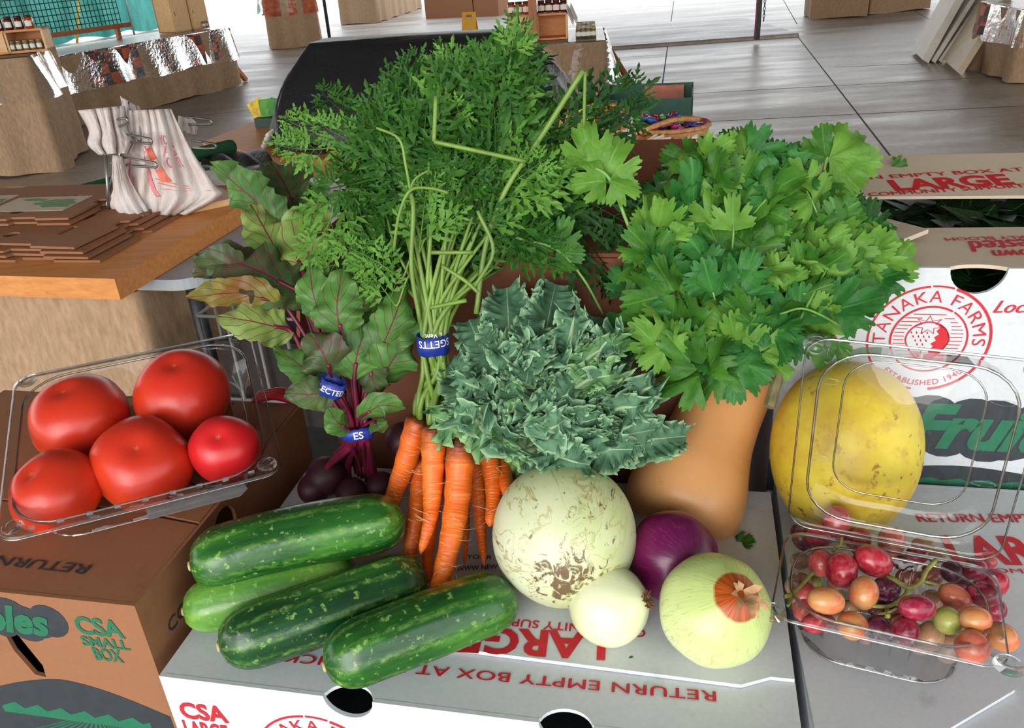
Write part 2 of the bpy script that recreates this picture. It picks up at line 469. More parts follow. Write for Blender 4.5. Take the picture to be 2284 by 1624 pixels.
mb = MB()                                   # lower closing flap with the half holes
def uphalf(cx, r, n=14): return [(cx+r*.98*math.cos(R(180-180*i/n)), r*.75*math.sin(R(180-180*i/n))) for i in range(n+1)]
mb.plate([(TH, TH)]+[(x, max(TH, y)) for x, y in uphalf(h1x, hr)+uphalf(h2x, hr)]+[(wA-TH, TH), (wA-TH, dA-TH), (TH, dA-TH)], (), -TH, -.0002, frA['top'])
mb.build('closing_flap', MT['white_card'], boxA, smooth=False)
mb = MB()
mb.plate([(.004, .066), (wA*.5, .064), (wA-.045, .058), (wA-.02, .070), (wA-.001, .070), (wA-.001, dA), (.004, dA)], (), .0003, .0042, frA['top'])
mb.build('overlapping_flap', MT['white_card'], boxA, smooth=False)
mb = MB()
tA = frA['top']; tA2 = lift(tA, .0042); ft = frA['front']
ink(mb, 'RETURN EMPTY BOX AT NEXT PICK UP', tA, (1596, 1544), (560, 1451), (1594, 1567), spacing=1.05)
ink(mb, 'LARGE', tA2, (1352, 1416), (1030, 1400), (1345, 1474), bold=.035)
ink(mb, 'COMMUNITY SUPPORTED', tA2, (1440, 1406), (1010, 1370), (1438, 1424), bold=.01)
ink(mb, 'CSA', ft, (408, 1599), (512, 1611), (403, 1565), bold=.03)
ink(mb, 'LARGE', ft, (417, 1637), (516, 1650), (415, 1606), bold=.03)
ink(mb, 'BOX', ft, (428, 1675), (515, 1686), (427, 1646), bold=.03)
lx, ly = ploc(ft, 690, 1597)
logo(mb, ft, lx, ly-.061, .061)
mb.build('red_printing', INK, boxA, smooth=False)['label'] = 'red printed lettering'
mb = MB(); ink(mb, 'YOUR WEEKLY BOX', tA2, (1040, 1247), (1230, 1253), (1042, 1238), bold=.01); ink(mb, 'WWW NEW', tA2, (1018, 1275), (1110, 1270), (1018, 1264), bold=.01)
mb.build('dark_printing', INK[2], boxA, smooth=False)

# ---- brown small carton on the left ----
TB = T+.065
OB = at(300, 1352, TB); wB, dB, hB = .44, .36, .235
frB, ex, ey, ez = carton_frames(OB-Vector((math.cos(ROT), math.sin(ROT), 0))*wB, wB, dB, hB, ROT)
boxB = thing('produce_carton', frB['bottom'][0]+ex*wB/2+ey*dB/2, 'brown cardboard carton with green CSA SMALL BOX print under the tomatoes', 'box')
mb = MB()
slot = [(wB-.158+x, hB-.088+y) for x, y in ((0, .052), (.012, .048), (.03, -.004), (.028, -.02), (.016, -.018), (.004, .012))]
mb.plate(rect(0, 0, wB, hB), (slot,), -TH, 0, frB['front'])
mb.plate(rect(0, 0, wB, hB), (), -TH, 0, frB['back'])
mb.plate(rect(TH, 0, dB-TH, hB), (circ(dB*.42, hB-.03, .022, 18),), -TH, 0, frB['right']); mb.plate(rect(TH, 0, dB-TH, hB), (), -TH, 0, frB['left'])
mb.plate(rect(TH, TH, wB-TH, dB-TH), (), 0, TH, frB['bottom'])
mb.build('carton_wall', MT['kraft'], boxB, smooth=False)
mb = MB()
mb.plate([(TH, TH), (wB-TH, TH), (wB-TH-.001, .115), (wB-.055, .122), (wB-.075, .128), (TH, .128)], (), -TH, -.0002, frB['top'])
mb.build('closing_flap', MT['kraft'], boxB, smooth=False)
mb = MB()
def ell(cx, cy, a, b, n=22): return [(cx+a*math.cos(2*math.pi*i/n), cy+b*math.sin(2*math.pi*i/n)) for i in range(n)]
mb.plate([(TH, .132), (wB-.075, .132), (wB-.05, .126), (wB-TH-.001, .119), (wB-TH-.001, .172), (wB-.028, .174), (wB-.07, .186), (wB-.095, .205), (wB-.1, dB-TH), (TH, dB-TH)], (ell(wB-.098, .146, .015, .010),), -TH, 0, frB['top'])
mb.build('overlapping_flap', MT['kraft'], boxB, smooth=False)
mb = MB()
mb.plate([(wB-.09, .209), (wB-.066, .190), (wB-.026, .178), (wB-TH-.001, .177), (wB-TH-.001, dB-TH), (wB-.09, dB-TH)], (), -TH, 0, frB['top'])
mb.build('inner_flap', MT['kraft'], boxB, smooth=False)
mb = MB()
ft = frB['front']
ink(mb, 'CSA', ft, (176, 1411), (281, 1423), (169, 1373), mi=1, bold=.03)
ink(mb, 'SMALL', ft, (186, 1438), (292, 1450), (180, 1417), mi=1, bold=.03)
ink(mb, 'BOX', ft, (215, 1470), (278, 1477), (212, 1444), mi=1, bold=.03)
bx_, by_ = ploc(ft, 150, 1420); script_blob(mb, ft, 'Vegetables', .046, bx_-.205, by_, 2, 1, sx=.93)
hill = [(0, 0), (wB-.004, 0), (wB-.004, hB-.142)]+[(wB-.004-i*.012, hB-.142+.034*math.sin(min(1, i/9)*1.45)-(.028*((i-9)/8)**1.5 if i > 9 else 0)) for i in range(1, 18)]+[(0, hB-.14)]
mb.sheet(hill, ft, h=.0004, mi=2)
for i in range(-9, 10):                     # planted rows running to the vanishing point
    vx, vy = wB-.09, hB-.165; bx = vx+i*.045
    pts0 = [(vx+i*.0035-.0005, vy), (vx+i*.0035+.0012, vy), (bx+.0075, vy-.14), (bx-.0055, vy-.14)]
    if i % 1 == 0: mb.sheet([(min(wB-.006, max(.004, p[0])), p[1]) for p in pts0], ft, h=.0006, mi=1)
mb.sheet([(wB-.20+i*.009, hB-.158+.004*((i*7) % 3)) for i in range(20)]+[(wB-.03, hB-.167), (wB-.20, hB-.167)], ft, h=.00062, mi=1)
ink(mb, 'RETURN', frB['top'], (206, 1262), (2, 1241), (197, 1284), mi=2)
fs_ = frB['right']; put_text(mb, 'COMMUNITY', .02, fs_, .028, hB-.062, sx=1.1, bold=.01, mi=2)
ob = mb.build('green_printing', INK, boxB, smooth=False); ob['label'] = 'dark and green printed lettering and farm picture'
put_text(mb2 := MB(), 'WINDROWS', .016, lift(ft, .0005), wB-.148, hB-.205, bold=.01, sx=.8); mb2.build('tan_printing', MT['card_edge'], boxB, smooth=False)

# ---- right lower white carton (under the grapes and the yellow melon) ----
ROTD = ROTC = ROT
MEL = aty(1883, 1003, .715)                 # centre of the yellow melon, which leans on the rear carton
MELR = 160*pxm(MEL)
OD = at(1806, 1620, T-.012)-EY*.03; wD, hD = .50, .273
def onplane(px, py, k):
    """point of the sight line at the distance k along EY"""
    r = ray(px, py); return C0+r*((k-C0.dot(EY))/r.dot(EY))
OC = onplane(2040, 597, MEL.dot(EY)+MELR+.016); OC = OC-EX*.125
dD = (OC-OD).dot(EY)-.012
frD, ex, ey, ez = carton_frames(OD, wD, dD, hD, ROTD)
boxD = thing('produce_carton', frD['bottom'][0]+ex*wD/2+ey*dD/2, 'white produce carton under the grape clamshell and yellow melon at the right', 'box')
mb = MB()
mb.plate(rect(0, 0, wD, hD), (), -TH, 0, frD['front']); mb.plate(rect(0, 0, wD, hD), (), -TH, 0, frD['back'])
mb.plate(rect(TH, 0, dD-TH, hD), (), -TH, 0, frD['left']); mb.plate(rect(TH, 0, dD-TH, hD), (), -TH, 0, frD['right'])
mb.plate(rect(TH, TH, wD-TH, dD-TH), (), 0, TH, frD['bottom'])
mb.build('carton_wall', MT['white_card'], boxD, smooth=False)
mb = MB(); mb.plate(rect(TH, TH, wD-TH, dD-TH), (), -TH, -.0001, frD['top']); mb.build('closing_flap', MT['white_card'], boxD, smooth=False)
mb = MB()                                   # a flap with a chamfered corner lying over the front edge
tf = lift(frD['top'], .0005)
mb.plate([ploc(tf, x, y) for x, y in ((1770, 1395), (1822, 1660), (2070, 1660), (2262, 1546), (2236, 1484), (1900, 1330))][::-1], (), 0, .004, tf)
mb.build('overlapping_flap', MT['white_card'], boxD, smooth=False)
mb = MB()
ink(mb, 'LARGE', frD['top'], (2128, 1256), (2470, 1262), (2117, 1195), bold=.035)
ink(mb, 'COMMUNITY SUPPORTED', frD['top'], (2190, 1278), (2700, 1290), (2189, 1268))
ink(mb, 'RETURN EMPTY BOX AT', frD['top'], (2050, 1165), (2500, 1168), (2048, 1146))
mb.build('red_printing', INK, boxD, smooth=False)

# ---- right rear white carton standing on it, lid flaps open ----
wC, dC, hC = .52, .35, .30
frC, ex, ey, ez = carton_frames(OC, wC, dC, hC, ROTC)
boxC = thing('produce_carton', frC['bottom'][0]+ex*wC/2+ey*dC/2, 'open white produce carton with red round farm stamp behind the yellow melon', 'box')
mb = MB()
hcx = ploc(frC['front'], 2185, 600)[0]
fo = [(0, 0), (wC, 0), (wC, hC)]+[(hcx+.027*math.cos(R(-180*i/14)), hC+.028*math.sin(R(-180*i/14))) for i in range(15)]+[(0, hC)]
mb.plate(fo, (), -TH, 0, frC['front']); mb.plate(rect(0, 0, wC, hC), (), -TH, 0, frC['back'])
mb.plate(rect(TH, 0, dC-TH, hC), (), -TH, 0, frC['left']); mb.plate(rect(TH, 0, dC-TH, hC), (), -TH, 0, frC['right'])
mb.plate(rect(TH, TH, wC-TH, dC-TH), (), 0, TH, frC['bottom'])
mb.build('carton_wall', MT['white_card'], boxC, smooth=False)
mb = MB()                                   # front flap lies inward, tan inner face up, half hole on its fold
mb.plate([(TH, TH)]+[(hcx+.027*math.cos(R(180-180*i/14)), max(TH, .011*math.sin(R(180-180*i/14)))) for i in range(15)]+[(wC-TH, TH), (wC-TH, .14), (TH, .125)], (), -TH, 0, frC['top'])
flapC = mb.build('front_flap', MT['tan_card'], boxC, smooth=False)
mb = MB()
fl = frC['top']; lf = (fl[0], (fl[1]*math.cos(R(3))+fl[3]*math.sin(R(3))), fl[2], (fl[3]*math.cos(R(3))-fl[1]*math.sin(R(3))))
mb.plate([(0, .03), (.115, .045), (.155, .082), (.122, .125), (.115, .19), (0, .2)], (), .001, .006, lf)
mb.build('side_flap', MT['tan_card'], boxC, smooth=False)
mb = MB()                                   # back flap leans back, printed side to the viewer
tilt = R(6)
bfO = frC['top'][0]+ey*(dC*.70)+ez*.004
bf = (bfO, ex, (ey*math.cos(tilt)+ez*math.sin(tilt)), (ez*math.cos(tilt)-ey*math.sin(tilt)))
top = [(wC, .16), (.34, .154), (.15, .150), (.12, .143), (.09, .141), (.075, .146), (.05, .140), (.02, .142), (0, .135)]
mb.plate([(0, 0), (wC, 0)]+top, (), -.004, 0, bf)
flapD = mb.build('back_flap', MT['tan_card'], boxC, smooth=False)
mb = MB()
ink(mb, 'RETURN EMPTY BOX AT', bf, (1815, 408), (2286, 382), (1813, 400))
ink(mb, 'LARGE', bf, (1997, 426), (2266, 411), (1985, 403), bold=.04)
ink(mb, 'COMMUNITY SUPPORTED', bf, (1940, 439), (2330, 416), (1938, 431))
mb.build('red_printing', INK, flapD, smooth=False); mb = MB()
ft = frC['front']
ink(mb, 'CSA', ft, (1783, 694), (1888, 692), (1783, 655), bold=.03)
ink(mb, 'LARGE', ft, (1783, 728), (1888, 727), (1783, 700), bold=.035)
ink(mb, 'BOX', ft, (1800, 757), (1870, 756), (1800, 731), bold=.035)
lx, ly = ploc(ft, 2070, 757); logo(mb, ft, lx, ly, 130*pxm(OC))
ink(mb, 'Locally', ft, (2214, 697), (2350, 697), (2214, 669), shear=.45)
mb.build('red_printing', INK, boxC, smooth=False); mb = MB()
fc = lift(frC['top'], 0)
ink(mb, 'harvested', fc, (2400, 530), (2142, 540), (2396, 556), shear=.45)
ink(mb, 'grown', fc, (2340, 556), (2205, 560), (2336, 576), shear=.45)
ink(mb, 'WEEKLY BLOOM', fc, (2350, 525), (2105, 532), (2350, 532))
mb.build('red_printing', INK, flapC, smooth=False); mb = MB()
bx_, by_ = ploc(ft, 2012, 990); script_blob(mb, ft, 'Fruits', 160*pxm(OC), bx_, by_, 2, 1, sx=.95)
mb.sheet([(.0, .012), (wC, .012), (wC, .055)]+[(wC-i*.02, .056+.006*math.sin(i*.5)) for i in range(26)]+[(.0, .058)], ft, h=.0004, mi=2)
mb.sheet([(wC-i*.01, .041+.002*((i*5) % 3)) for i in range(52)]+[(i*.01+.01, .030+.002*((i*7) % 3)) for i in range(51)], ft, h=.0006, mi=1)
mb.build('green_printing', INK, boxC, smooth=False)
fz = frC['bottom'][0].z
frG, _, _, _ = carton_frames(frC['bottom'][0]-ez*.0005, wC, dC, fz-.765-.0005, ROTC)
mb = MB()
for k, w_ in (('front', wC), ('back', wC), ('left', dC), ('right', dC)): mb.plate(rect(0, 0, w_, fz-.7655), (), -TH, 0, frG[k])
mb.plate(rect(TH, TH, wC-TH, dC-TH), (), -TH, 0, frG['top'])
tag(mb.build('produce_carton', MT['white_card'], None, loc=frG['bottom'][0], smooth=False), 'closed white carton underneath the open carton with the farm stamp', 'box')
# leafy contents, coloured near black to stand in for shade in the open mouth
mb = MB()
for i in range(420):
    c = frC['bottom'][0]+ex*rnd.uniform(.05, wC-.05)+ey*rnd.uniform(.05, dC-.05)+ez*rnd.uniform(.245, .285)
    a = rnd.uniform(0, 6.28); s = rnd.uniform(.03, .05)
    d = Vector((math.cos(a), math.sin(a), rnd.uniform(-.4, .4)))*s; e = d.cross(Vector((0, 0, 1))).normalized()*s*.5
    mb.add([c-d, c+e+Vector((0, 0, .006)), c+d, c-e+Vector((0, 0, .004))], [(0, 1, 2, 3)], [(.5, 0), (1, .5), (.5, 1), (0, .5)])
MT['mouth_shade_leaf'] = leafmat('mouth_shade_leaf', rgb(14, 32, 16), rgb(26, 54, 26), rgb(60, 100, 50), vein=.03)
tag(mb.build('leafy_greens', MT['mouth_shade_leaf'], None, loc=frC['bottom'][0]+ex*.2+ey*.2), 'leafy greens heaped inside the open white carton, darkened for the shade in its mouth', 'greens', kind='stuff')

MT['kraft_dark'] = carton('kraft_dark', rgb(126, 78, 56), rgb(90, 54, 40), sscale=9)
# ---- brown carton behind the greens, lid flaps open ----
OE = aty(1235, 575, .835); OE = OE-EX*.285; wE, dE, hE = .46, .34, .30
frE, ex, ey, ez = carton_frames(OE, wE, dE, hE, ROT)
boxE = thing('produce_carton', frE['bottom'][0]+ex*wE/2+ey*dE/2, 'open brown cardboard carton behind the carrot tops and kale', 'box')
mb = MB()
for k, w_, i_ in (('front', wE, 0), ('back', wE, 0), ('left', dE, TH), ('right', dE, TH)): mb.plate(rect(i_, 0, w_-i_, hE), (), -TH, 0, frE[k])
mb.plate(rect(TH, TH, wE-TH, dE-TH), (), 0, TH, frE['bottom'])
mb.build('carton_wall', MT['kraft_dark'], boxE, smooth=False)
def flap(name, m, O, u, v, n, w, l, parent, cut=.02):
    q = MB(); q.plate([(0, 0), (w, 0), (w-cut, l), (cut, l)], (), 0, .0045, (O, u, v, n)); return q.build(name, m, parent, smooth=False)
a = R(8); fv = ey*math.cos(a)+ez*math.sin(a); flap('front_flap', MT['kraft_dark'], frE['top'][0]+ez*.001, ex, fv, fv.cross(ex)*-1, wE, .12, boxE)
a = R(20); fv = ey*math.cos(a)+ez*math.sin(a); flap('back_flap', MT['kraft_dark'], frE['top'][0]+ey*dE*.50+ex*.01+ez*.01, ex, fv, fv.cross(ex)*-1, wE-.02, .13, boxE)
a = R(-75); fv = -ex*math.cos(a)+ez*math.sin(a); flap('side_flap', MT['kraft_dark'], frE['top'][0]+ey*dE+ez*.003-ex*.005, -ey, fv, -ey.cross(fv)*-1, dE, .12, boxE)
a = R(-70); fv = ex*math.cos(a)+ez*math.sin(a); flap('side_flap', MT['kraft_dark'], frE['top'][0]+ex*(wE+.006)+ez*.003, ey, fv, ey.cross(fv), dE, .08, boxE)
fz = frE['bottom'][0].z; hF = fz-.766
frF, _, _, _ = carton_frames(frE['bottom'][0]-ez*.0008, wE, dE, hF, ROT)
mb = MB()
for k, w_ in (('front', wE), ('back', wE), ('left', dE), ('right', dE)): mb.plate(rect(0, 0, w_, hF), (), -TH, 0, frF[k])
mb.plate(rect(TH, TH, wE-TH, dE-TH), (), -TH, 0, frF['top'])
tag(mb.build('produce_carton', MT['kraft_dark'], None, loc=frF['bottom'][0], smooth=False), 'closed brown carton underneath the open brown carton behind the carrots', 'box')
# ================= the covered market hall =================
def concrete():
    m, nt, n, l, b = nodes('concrete')
    t = tex_noise(n, l, .9, 6, .65, sc=(.45, 1.6, 1)); t2 = tex_noise(n, l, 14, 4, .6); t3 = tex_noise(n, l, 2.3, 5, .7, sc=(.5, 1.4, 1))
    v = math_(n, l, 'ADD', math_(n, l, 'MULTIPLY', t.outputs[0], .7), math_(n, l, 'MULTIPLY', t2.outputs[0], .3))
    col = ramp(n, l, v, [(.34, rgb(126, 112, 98)), (.5, rgb(162, 150, 136)), (.66, rgb(186, 176, 164))]).outputs[0]
    st = ramp(n, l, t3.outputs[0], [(.58, (0, 0, 0, 1)), (.72, (1, 1, 1, 1))]).outputs[0]
    col = mixc(n, l, math_(n, l, 'MULTIPLY', st, .7), col, rgb(122, 94, 72))
    l.new(col, b.inputs['Base Color'])
    rr = ramp(n, l, t.outputs[0], [(.35, (.30, .30, .30, 1)), (.65, (.5, .5, .5, 1))]); l.new(rr.outputs[0], b.inputs['Roughness'])
    add_bump(n, l, b, t2.outputs[0], .12, .01)
    return m
MT['concrete'] = concrete()
MT['joint'] = plain('floor_joint', rgb(70, 64, 60), .9, .2, 20)
mb = MB()
mb.add([(-30, -6, 0), (30, -6, 0), (30, 40, 0), (-30, 40, 0)], [(0, 1, 2, 3)])
def joint(p, q, w=.016):
    a, b = at(*p, .0008), at(*q, .0008); d = (b-a).normalized(); s = Vector((-d.y, d.x, 0))*w/2
    mb.add([a-s, a+s, b+s, b-s], [(0, 3, 2, 1)], mi=1)
for p, q in [((1475, 205), (1503, 2)), ((1730, -30), (1778, 54)), ((1778, 80), (2050, 430)), ((2050, 430), (2130, 545)), ((1475, 205), (1440, 600)), ((1300, 222), (2284, 168)), ((1340, 283), (2284, 236)), ((1860, 150), (2284, 132)),
             ((560, 145), (690, 139)), ((540, 118), (1000, 78)), ((1360, 130), (1480, 122)), ((2040, 25), (2140, 80)), ((420, 260), (760, 225)), ((1290, 25), (1800, -5))]:
    joint(p, q)
struct(mb.build('floor', [MT['concrete'], MT['joint']], smooth=False))
# raised slab with a rounded edge
pa, pb = at(1340, 113, 0), at(1782, 82, 0); dd = (pb-pa).normalized(); nn = Vector((-dd.y, dd.x, 0)); w_ = (pb-pa).length
mb = MB(); prof = [(0, 0), (0, .03), (.012, .045), (.04, .052), (3.2, .052)]
vs = []
for i in (0, 1):
    for y, z in prof: vs.append(pa+dd*(w_*i)+nn*y+EZ*z)
mb.add(vs, [(i, i+5, i+6, i+1) for i in range(4)]+[(5, 6, 7, 8, 9)])
struct(mb.build('floor_slab', MT['concrete'], smooth=True, flat_angle=50))
# roof over the hall
MT['roof'] = plain('roof_deck', rgb(150, 146, 140), .8, .1, 2)
mb = MB(); mb.box((0, 8.0, 4.4), (40, 24.0, .12)); struct(mb.build('ceiling', MT['roof'], smooth=False))

# ---------- materials for the stalls ----------
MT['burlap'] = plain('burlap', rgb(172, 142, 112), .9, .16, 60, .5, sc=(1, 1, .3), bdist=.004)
MT['burlap_dark'] = plain('burlap_dark_weave', rgb(150, 122, 94), .9, .16, 60, .5, sc=(1, 1, .3), bdist=.004)  # darker burlap of the centre and right-hand stalls
MT['pine'] = wood('pine', rgb(196, 122, 60), rgb(222, 152, 84), sc=(1.2, 14, 14), scale=4)
MT['pine_pale'] = wood('pine_pale', rgb(214, 168, 112), rgb(232, 192, 138), sc=(1.2, 14, 14), scale=4)
MT['cedar'] = wood('cedar', rgb(150, 84, 48), rgb(182, 112, 66), sc=(12, 12, 1.2), scale=4)
MT['steel'] = plain('galvanised_steel', rgb(150, 150, 148), .4, .12, 20, metal=.9)
MT['dark_steel'] = plain('dark_steel', rgb(64, 66, 68), .5, .2, 30, metal=.6)
MT['teal'] = plain('teal_tarp', rgb(60, 158, 146), .6, .22, 5, .4, sc=(1, 1, .4), bdist=.05)
MT['grid_green'] = plain('green_wire', rgb(34, 82, 74), .6, .2, 30)
MT['yellow'] = plain('yellow_plastic', rgb(226, 168, 26), .5, .1, 20)
MT['black_film'] = plain('black_plastic_cover', rgb(26, 26, 29), .42, .15, 6, .5, bdist=.03)
MT['honey'] = plain('honey', rgb(176, 74, 14), .15, .25, 40, coat=.6)
MT['honey_dark'] = plain('honey_dark', rgb(96, 24, 12), .15, .3, 40, coat=.6)
MT['lid'] = plain('jar_lid', rgb(60, 24, 22), .4, .2, 30)
MT['lid_gold'] = plain('jar_lid_gold', rgb(170, 150, 110), .35, .2, 30, metal=.6)
MT['paper'] = plain('paper_label', rgb(232, 228, 220), .7, .06, 60)
MT['spice'] = plain('spice', rgb(126, 112, 76), .3, .3, 50, coat=.5)
MT['white_paint'] = plain('white_board', rgb(222, 216, 204), .6, .06, 8)
MT['cream_paint'] = plain('cream_board', rgb(206, 188, 160), .6, .08, 8)
MT['grey_plastic'] = plain('grey_plastic', rgb(168, 174, 180), .5, .08, 10)
MT['turf'] = plain('green_turf', rgb(24, 84, 44), .95, .35, 200, .8, bdist=.006)
MT['rope'] = plain('twine', rgb(214, 204, 184), .8, .1, 50)
def plaid():
    m, nt, n, l, b = nodes('harvest_print_cloth')
    tc = n.new('ShaderNodeTexCoord'); mp = n.new('ShaderNodeMapping'); mp.inputs['Scale'].default_value = (22, 3.2, 1)
    l.new(tc.outputs['UV'], mp.inputs[0])
    ck = n.new('ShaderNodeTexChecker'); ck.inputs['Scale'].default_value = 1.0; l.new(mp.outputs[0], ck.inputs[0])
    ck.inputs[1].default_value = rgb(196, 84, 40); ck.inputs[2].default_value = rgb(54, 46, 46)
    t = tex_noise(n, l, 5, 3, .6)
    f = ramp(n, l, t.outputs[0], [(.50, (0, 0, 0, 1)), (.60, (1, 1, 1, 1))]).outputs[0]
    col = mixc(n, l, math_(n, l, 'MULTIPLY', f, .8), ck.outputs[0], rgb(60, 52, 50))
    l.new(col, b.inputs['Base Color']); b.inputs['Roughness'].default_value = .7
    return m
MT['plaid'] = plaid()
MT['orange_cloth'] = plain('orange_print_cloth', rgb(186, 92, 52), .7, .35, 9)

def skirt_pts(P, u, v, w, d, n):
    """perimeter of a table from its front-left corner P"""
    per = 2*(w+d); out = []
    for i in range(n):
        s = per*i/n
        if s < w: p, nr = P+u*s, -v
        elif s < w+d: p, nr = P+u*w+v*(s-w), u
        elif s < 2*w+d: p, nr = P+u*(2*w+d-s)+v*d, v
        else: p, nr = P+v*(per-s), -u
        out.append((p, nr, s))
    return out
def cloth_skirt(P, u, v, w, d, z0, z1, amp=.03, seed=0, folds=9.0, flare=.02):
    mb = MB(); n = 160; K = 8
    per = skirt_pts(P, u, v, w, d, n); vs = []; uv = []
    for k in range(K+1):
        t = k/K
        for p, nr, s in per:
            a = amp*(.25+.75*t)*(math.sin(s*folds+seed+1.2*math.sin(s*3.1+seed))+.5*math.sin(s*folds*2.3+seed*2))
            vs.append(p+nr*(a+flare*t+.012)+EZ*(lerp(z1, z0, t)+(.012*math.sin(s*5+seed) if k == K else 0))); uv.append((s/3, 1-t))
    for i in range(n): pass
    fs = [(k*n+i, k*n+(i+1) % n, (k+1)*n+(i+1) % n, (k+1)*n+i) for k in range(K) for i in range(n)]
    mb.add(vs, fs, uv)
    return mb
def stall(pl, pr, ptop, w, d, label, seed, mat='burlap', z0=.01, back=None):
    """cloth-covered table: ground pixels of the front-left and front-right corners and the pixel of its front-right top corner"""
    A, B = at(*pl, 0), at(*pr, 0)
    u = (B-A).normalized(); v = Vector((-u.y, u.x, 0)); w = w or (B-A).length
    h = aty(ptop[0], ptop[1], B.y).z
    P = B-u*w
    t = thing('market_table', P+u*w/2+v*d/2, label, 'table')
    mb = MB(); mb.add([P+EZ*(h-.025), P+u*w+EZ*(h-.025), P+u*w+v*d+EZ*(h-.025), P+v*d+EZ*(h-.025), P+EZ*h, P+u*w+EZ*h, P+u*w+v*d+EZ*h, P+v*d+EZ*h],
                      [(4, 5, 6, 7), (0, 3, 2, 1), (0, 1, 5, 4), (1, 2, 6, 5), (2, 3, 7, 6), (3, 0, 4, 7)]); mb.build('table_top', MT[mat], t, smooth=False)
    cloth_skirt(P, u, v, w, d, z0, h-.001, .028, seed).build('burlap_skirt', MT[mat], t)
    return t, P, u, v, h
def film_cover(P, u, v, w, d, h, drop, t, seed, over=.10, name='plastic_sheet', mat='film', flare=.10, amp=.05):
    mb = cloth_skirt(P-u*over*0-v*0, u, v, w, d, h-drop, h+.012, amp, seed, 6.0, flare)
    mb.add([P+EZ*(h+.012), P+u*w+EZ*(h+.012), P+u*w+v*d+EZ*(h+.012), P+v*d+EZ*(h+.012)], [(0, 1, 2, 3)], [(0, 0)]*4)
    return mb.build(name, MT[mat], t)
def obox(mb, P, u, v, x, y, z, w, d, h, mi=0):
    """box with its near-left-bottom corner at table coordinates x, y, z"""
    q = [P+u*(x+i*w)+v*(y+j*d)+EZ*(z+k*h) for k in (0, 1) for j in (0, 1) for i in (0, 1)]
    mb.add(q, [(0, 2, 3, 1), (4, 5, 7, 6), (0, 1, 5, 4), (2, 6, 7, 3), (0, 4, 6, 2), (1, 3, 7, 5)], mi=mi)
def jar(p, s, label, group, body='honey', lid='lid', tilt=None):
    t = thing('honey_jar' if body.startswith('honey') else 'spice_jar', p, label, 'jar', group)
    M = Matrix.Translation(p) @ (tilt if tilt is not None else Matrix.Identity(4))
    MB().lathe([(0, 0), (.030*s, 0), (.034*s, .004*s), (.034*s, .075*s), (.028*s, .086*s), (0, .086*s)], 14, M).build('glass', MT[body], t)
    MB().lathe([(.030*s, .086*s), (.031*s, .087*s), (.031*s, .102*s), (0, .103*s)], 14, M).build('lid', MT[lid], t)
    m = MB(); m.lathe([(.0347*s, .018*s), (.0347*s, .060*s)], 14, M, lambda th, q, z: (q*math.cos(-math.pi/2+(th-math.pi)*.36), q*math.sin(-math.pi/2+(th-math.pi)*.36), z)); m.f = m.f[:13]; m.m = m.m[:13]
    m.build('label', MT['paper'], t)
    return t
def rack(P, u, v, x, y, z, w, d, h, label, divs=2, hole=True):
    t = thing('wooden_rack', P+u*(x+w/2)+v*(y+d/2)+EZ*z, label, 'rack')
    th = .018
    mb = MB(); obox(mb, P, u, v, x, y, z, w, d, th); obox(mb, P, u, v, x, y, z+h-th, w, d, th); obox(mb, P, u, v, x, y+d-th, z, w, th, h); mb.build('shelf', MT['pine'], t, smooth=False)
    mb = MB()
    for k in range(divs+1): mb = MB(); obox(mb, P, u, v, x+k*(w-th)/divs, y, z, th, d, h); mb.build('divider', MT['pine_pale'], t, smooth=False)
    mb = MB()
    fr = (P+u*x+v*y+EZ*z, u, EZ, -v)
    for k in range(divs):
        x0 = k*w/divs+.012; x1 = (k+1)*w/divs-.012
        if k % 2 == 0 or divs == 1:
            mb.plate(rect(x0, th, x1, h-th), ([(x0+.035+.008*math.cos(a), h*.45+.03*math.sin(a)) for a in [2*math.pi*i/12 for i in range(12)]],), 0, .012, fr)
    mb.build('front_board', MT['pine_pale'], t, smooth=False)
    return t
# ---------- left stalls ----------
t1, P1, u1, v1, h1 = stall((5, 397), (140, 382), (140, 122), 1.9, .95, 'burlap covered table at the far left with clear plastic hanging over its edge', 1)
film_cover(P1, u1, v1, 1.9, .95, h1, .34, t1, 2)
wr = .62
rk = rack(P1, u1, v1, 1.9-.52, .30, h1+.016, wr, .26, .19, 'wooden honey rack with jars on the far left burlap table', 2)
for k in range(7):
    p = P1+u1*(1.9-.50+k*.083)+v1*.36+EZ*(h1+.208)
    jar(p, 1.05, 'honey jar on top of the wooden rack on the far left table', 'honey jars on the far left rack', 'honey' if k == 6 else 'honey_dark')
for k in range(5):
    p = P1+u1*(1.9-.185+k*.056)+v1*.335+EZ*(h1+.036)
    jar(p, .80, 'spice jar standing inside the wooden rack on the far left table', 'spice jars in the far left rack', 'spice', 'lid_gold')
t2, P2, u2, v2, h2 = stall((300, 250), (537, 190), (527, 62), 3.2, 1.0, 'long burlap table at the left with a shiny black and orange printed valance', 4)
vd = h2*.50
m_ = cloth_skirt(P2, u2, v2, 3.2, 1.0, h2-vd, h2+.003, .035, 6, 8.0, .025); m_.build('printed_valance', MT['plaid'], t2)
MT['film_crinkle'] = clear_plastic('crinkled_film', gloss=.03, rough=.16, bump=1.0, bscale=26, fm=.9)
film_cover(P2, u2, v2, 3.2, 1.0, h2, vd*1.02, t2, 9, mat='film_crinkle')
mb = MB()
for s in (-1, 1):
    a = P2+u2*3.2+v2*(.18 if s < 0 else .78)+EZ*(h2*.55); b = P2+u2*(3.2+.33)+v2*(.18 if s < 0 else .78)+EZ*.02
    dq = (b-a); M = Matrix.Translation((a+b)/2) @ frame(dq, v2).to_4x4(); mb.box((0, 0, 0), (dq.length, .05, .07), M)
mb.build('wooden_leg', MT['pine'], t2, smooth=False)
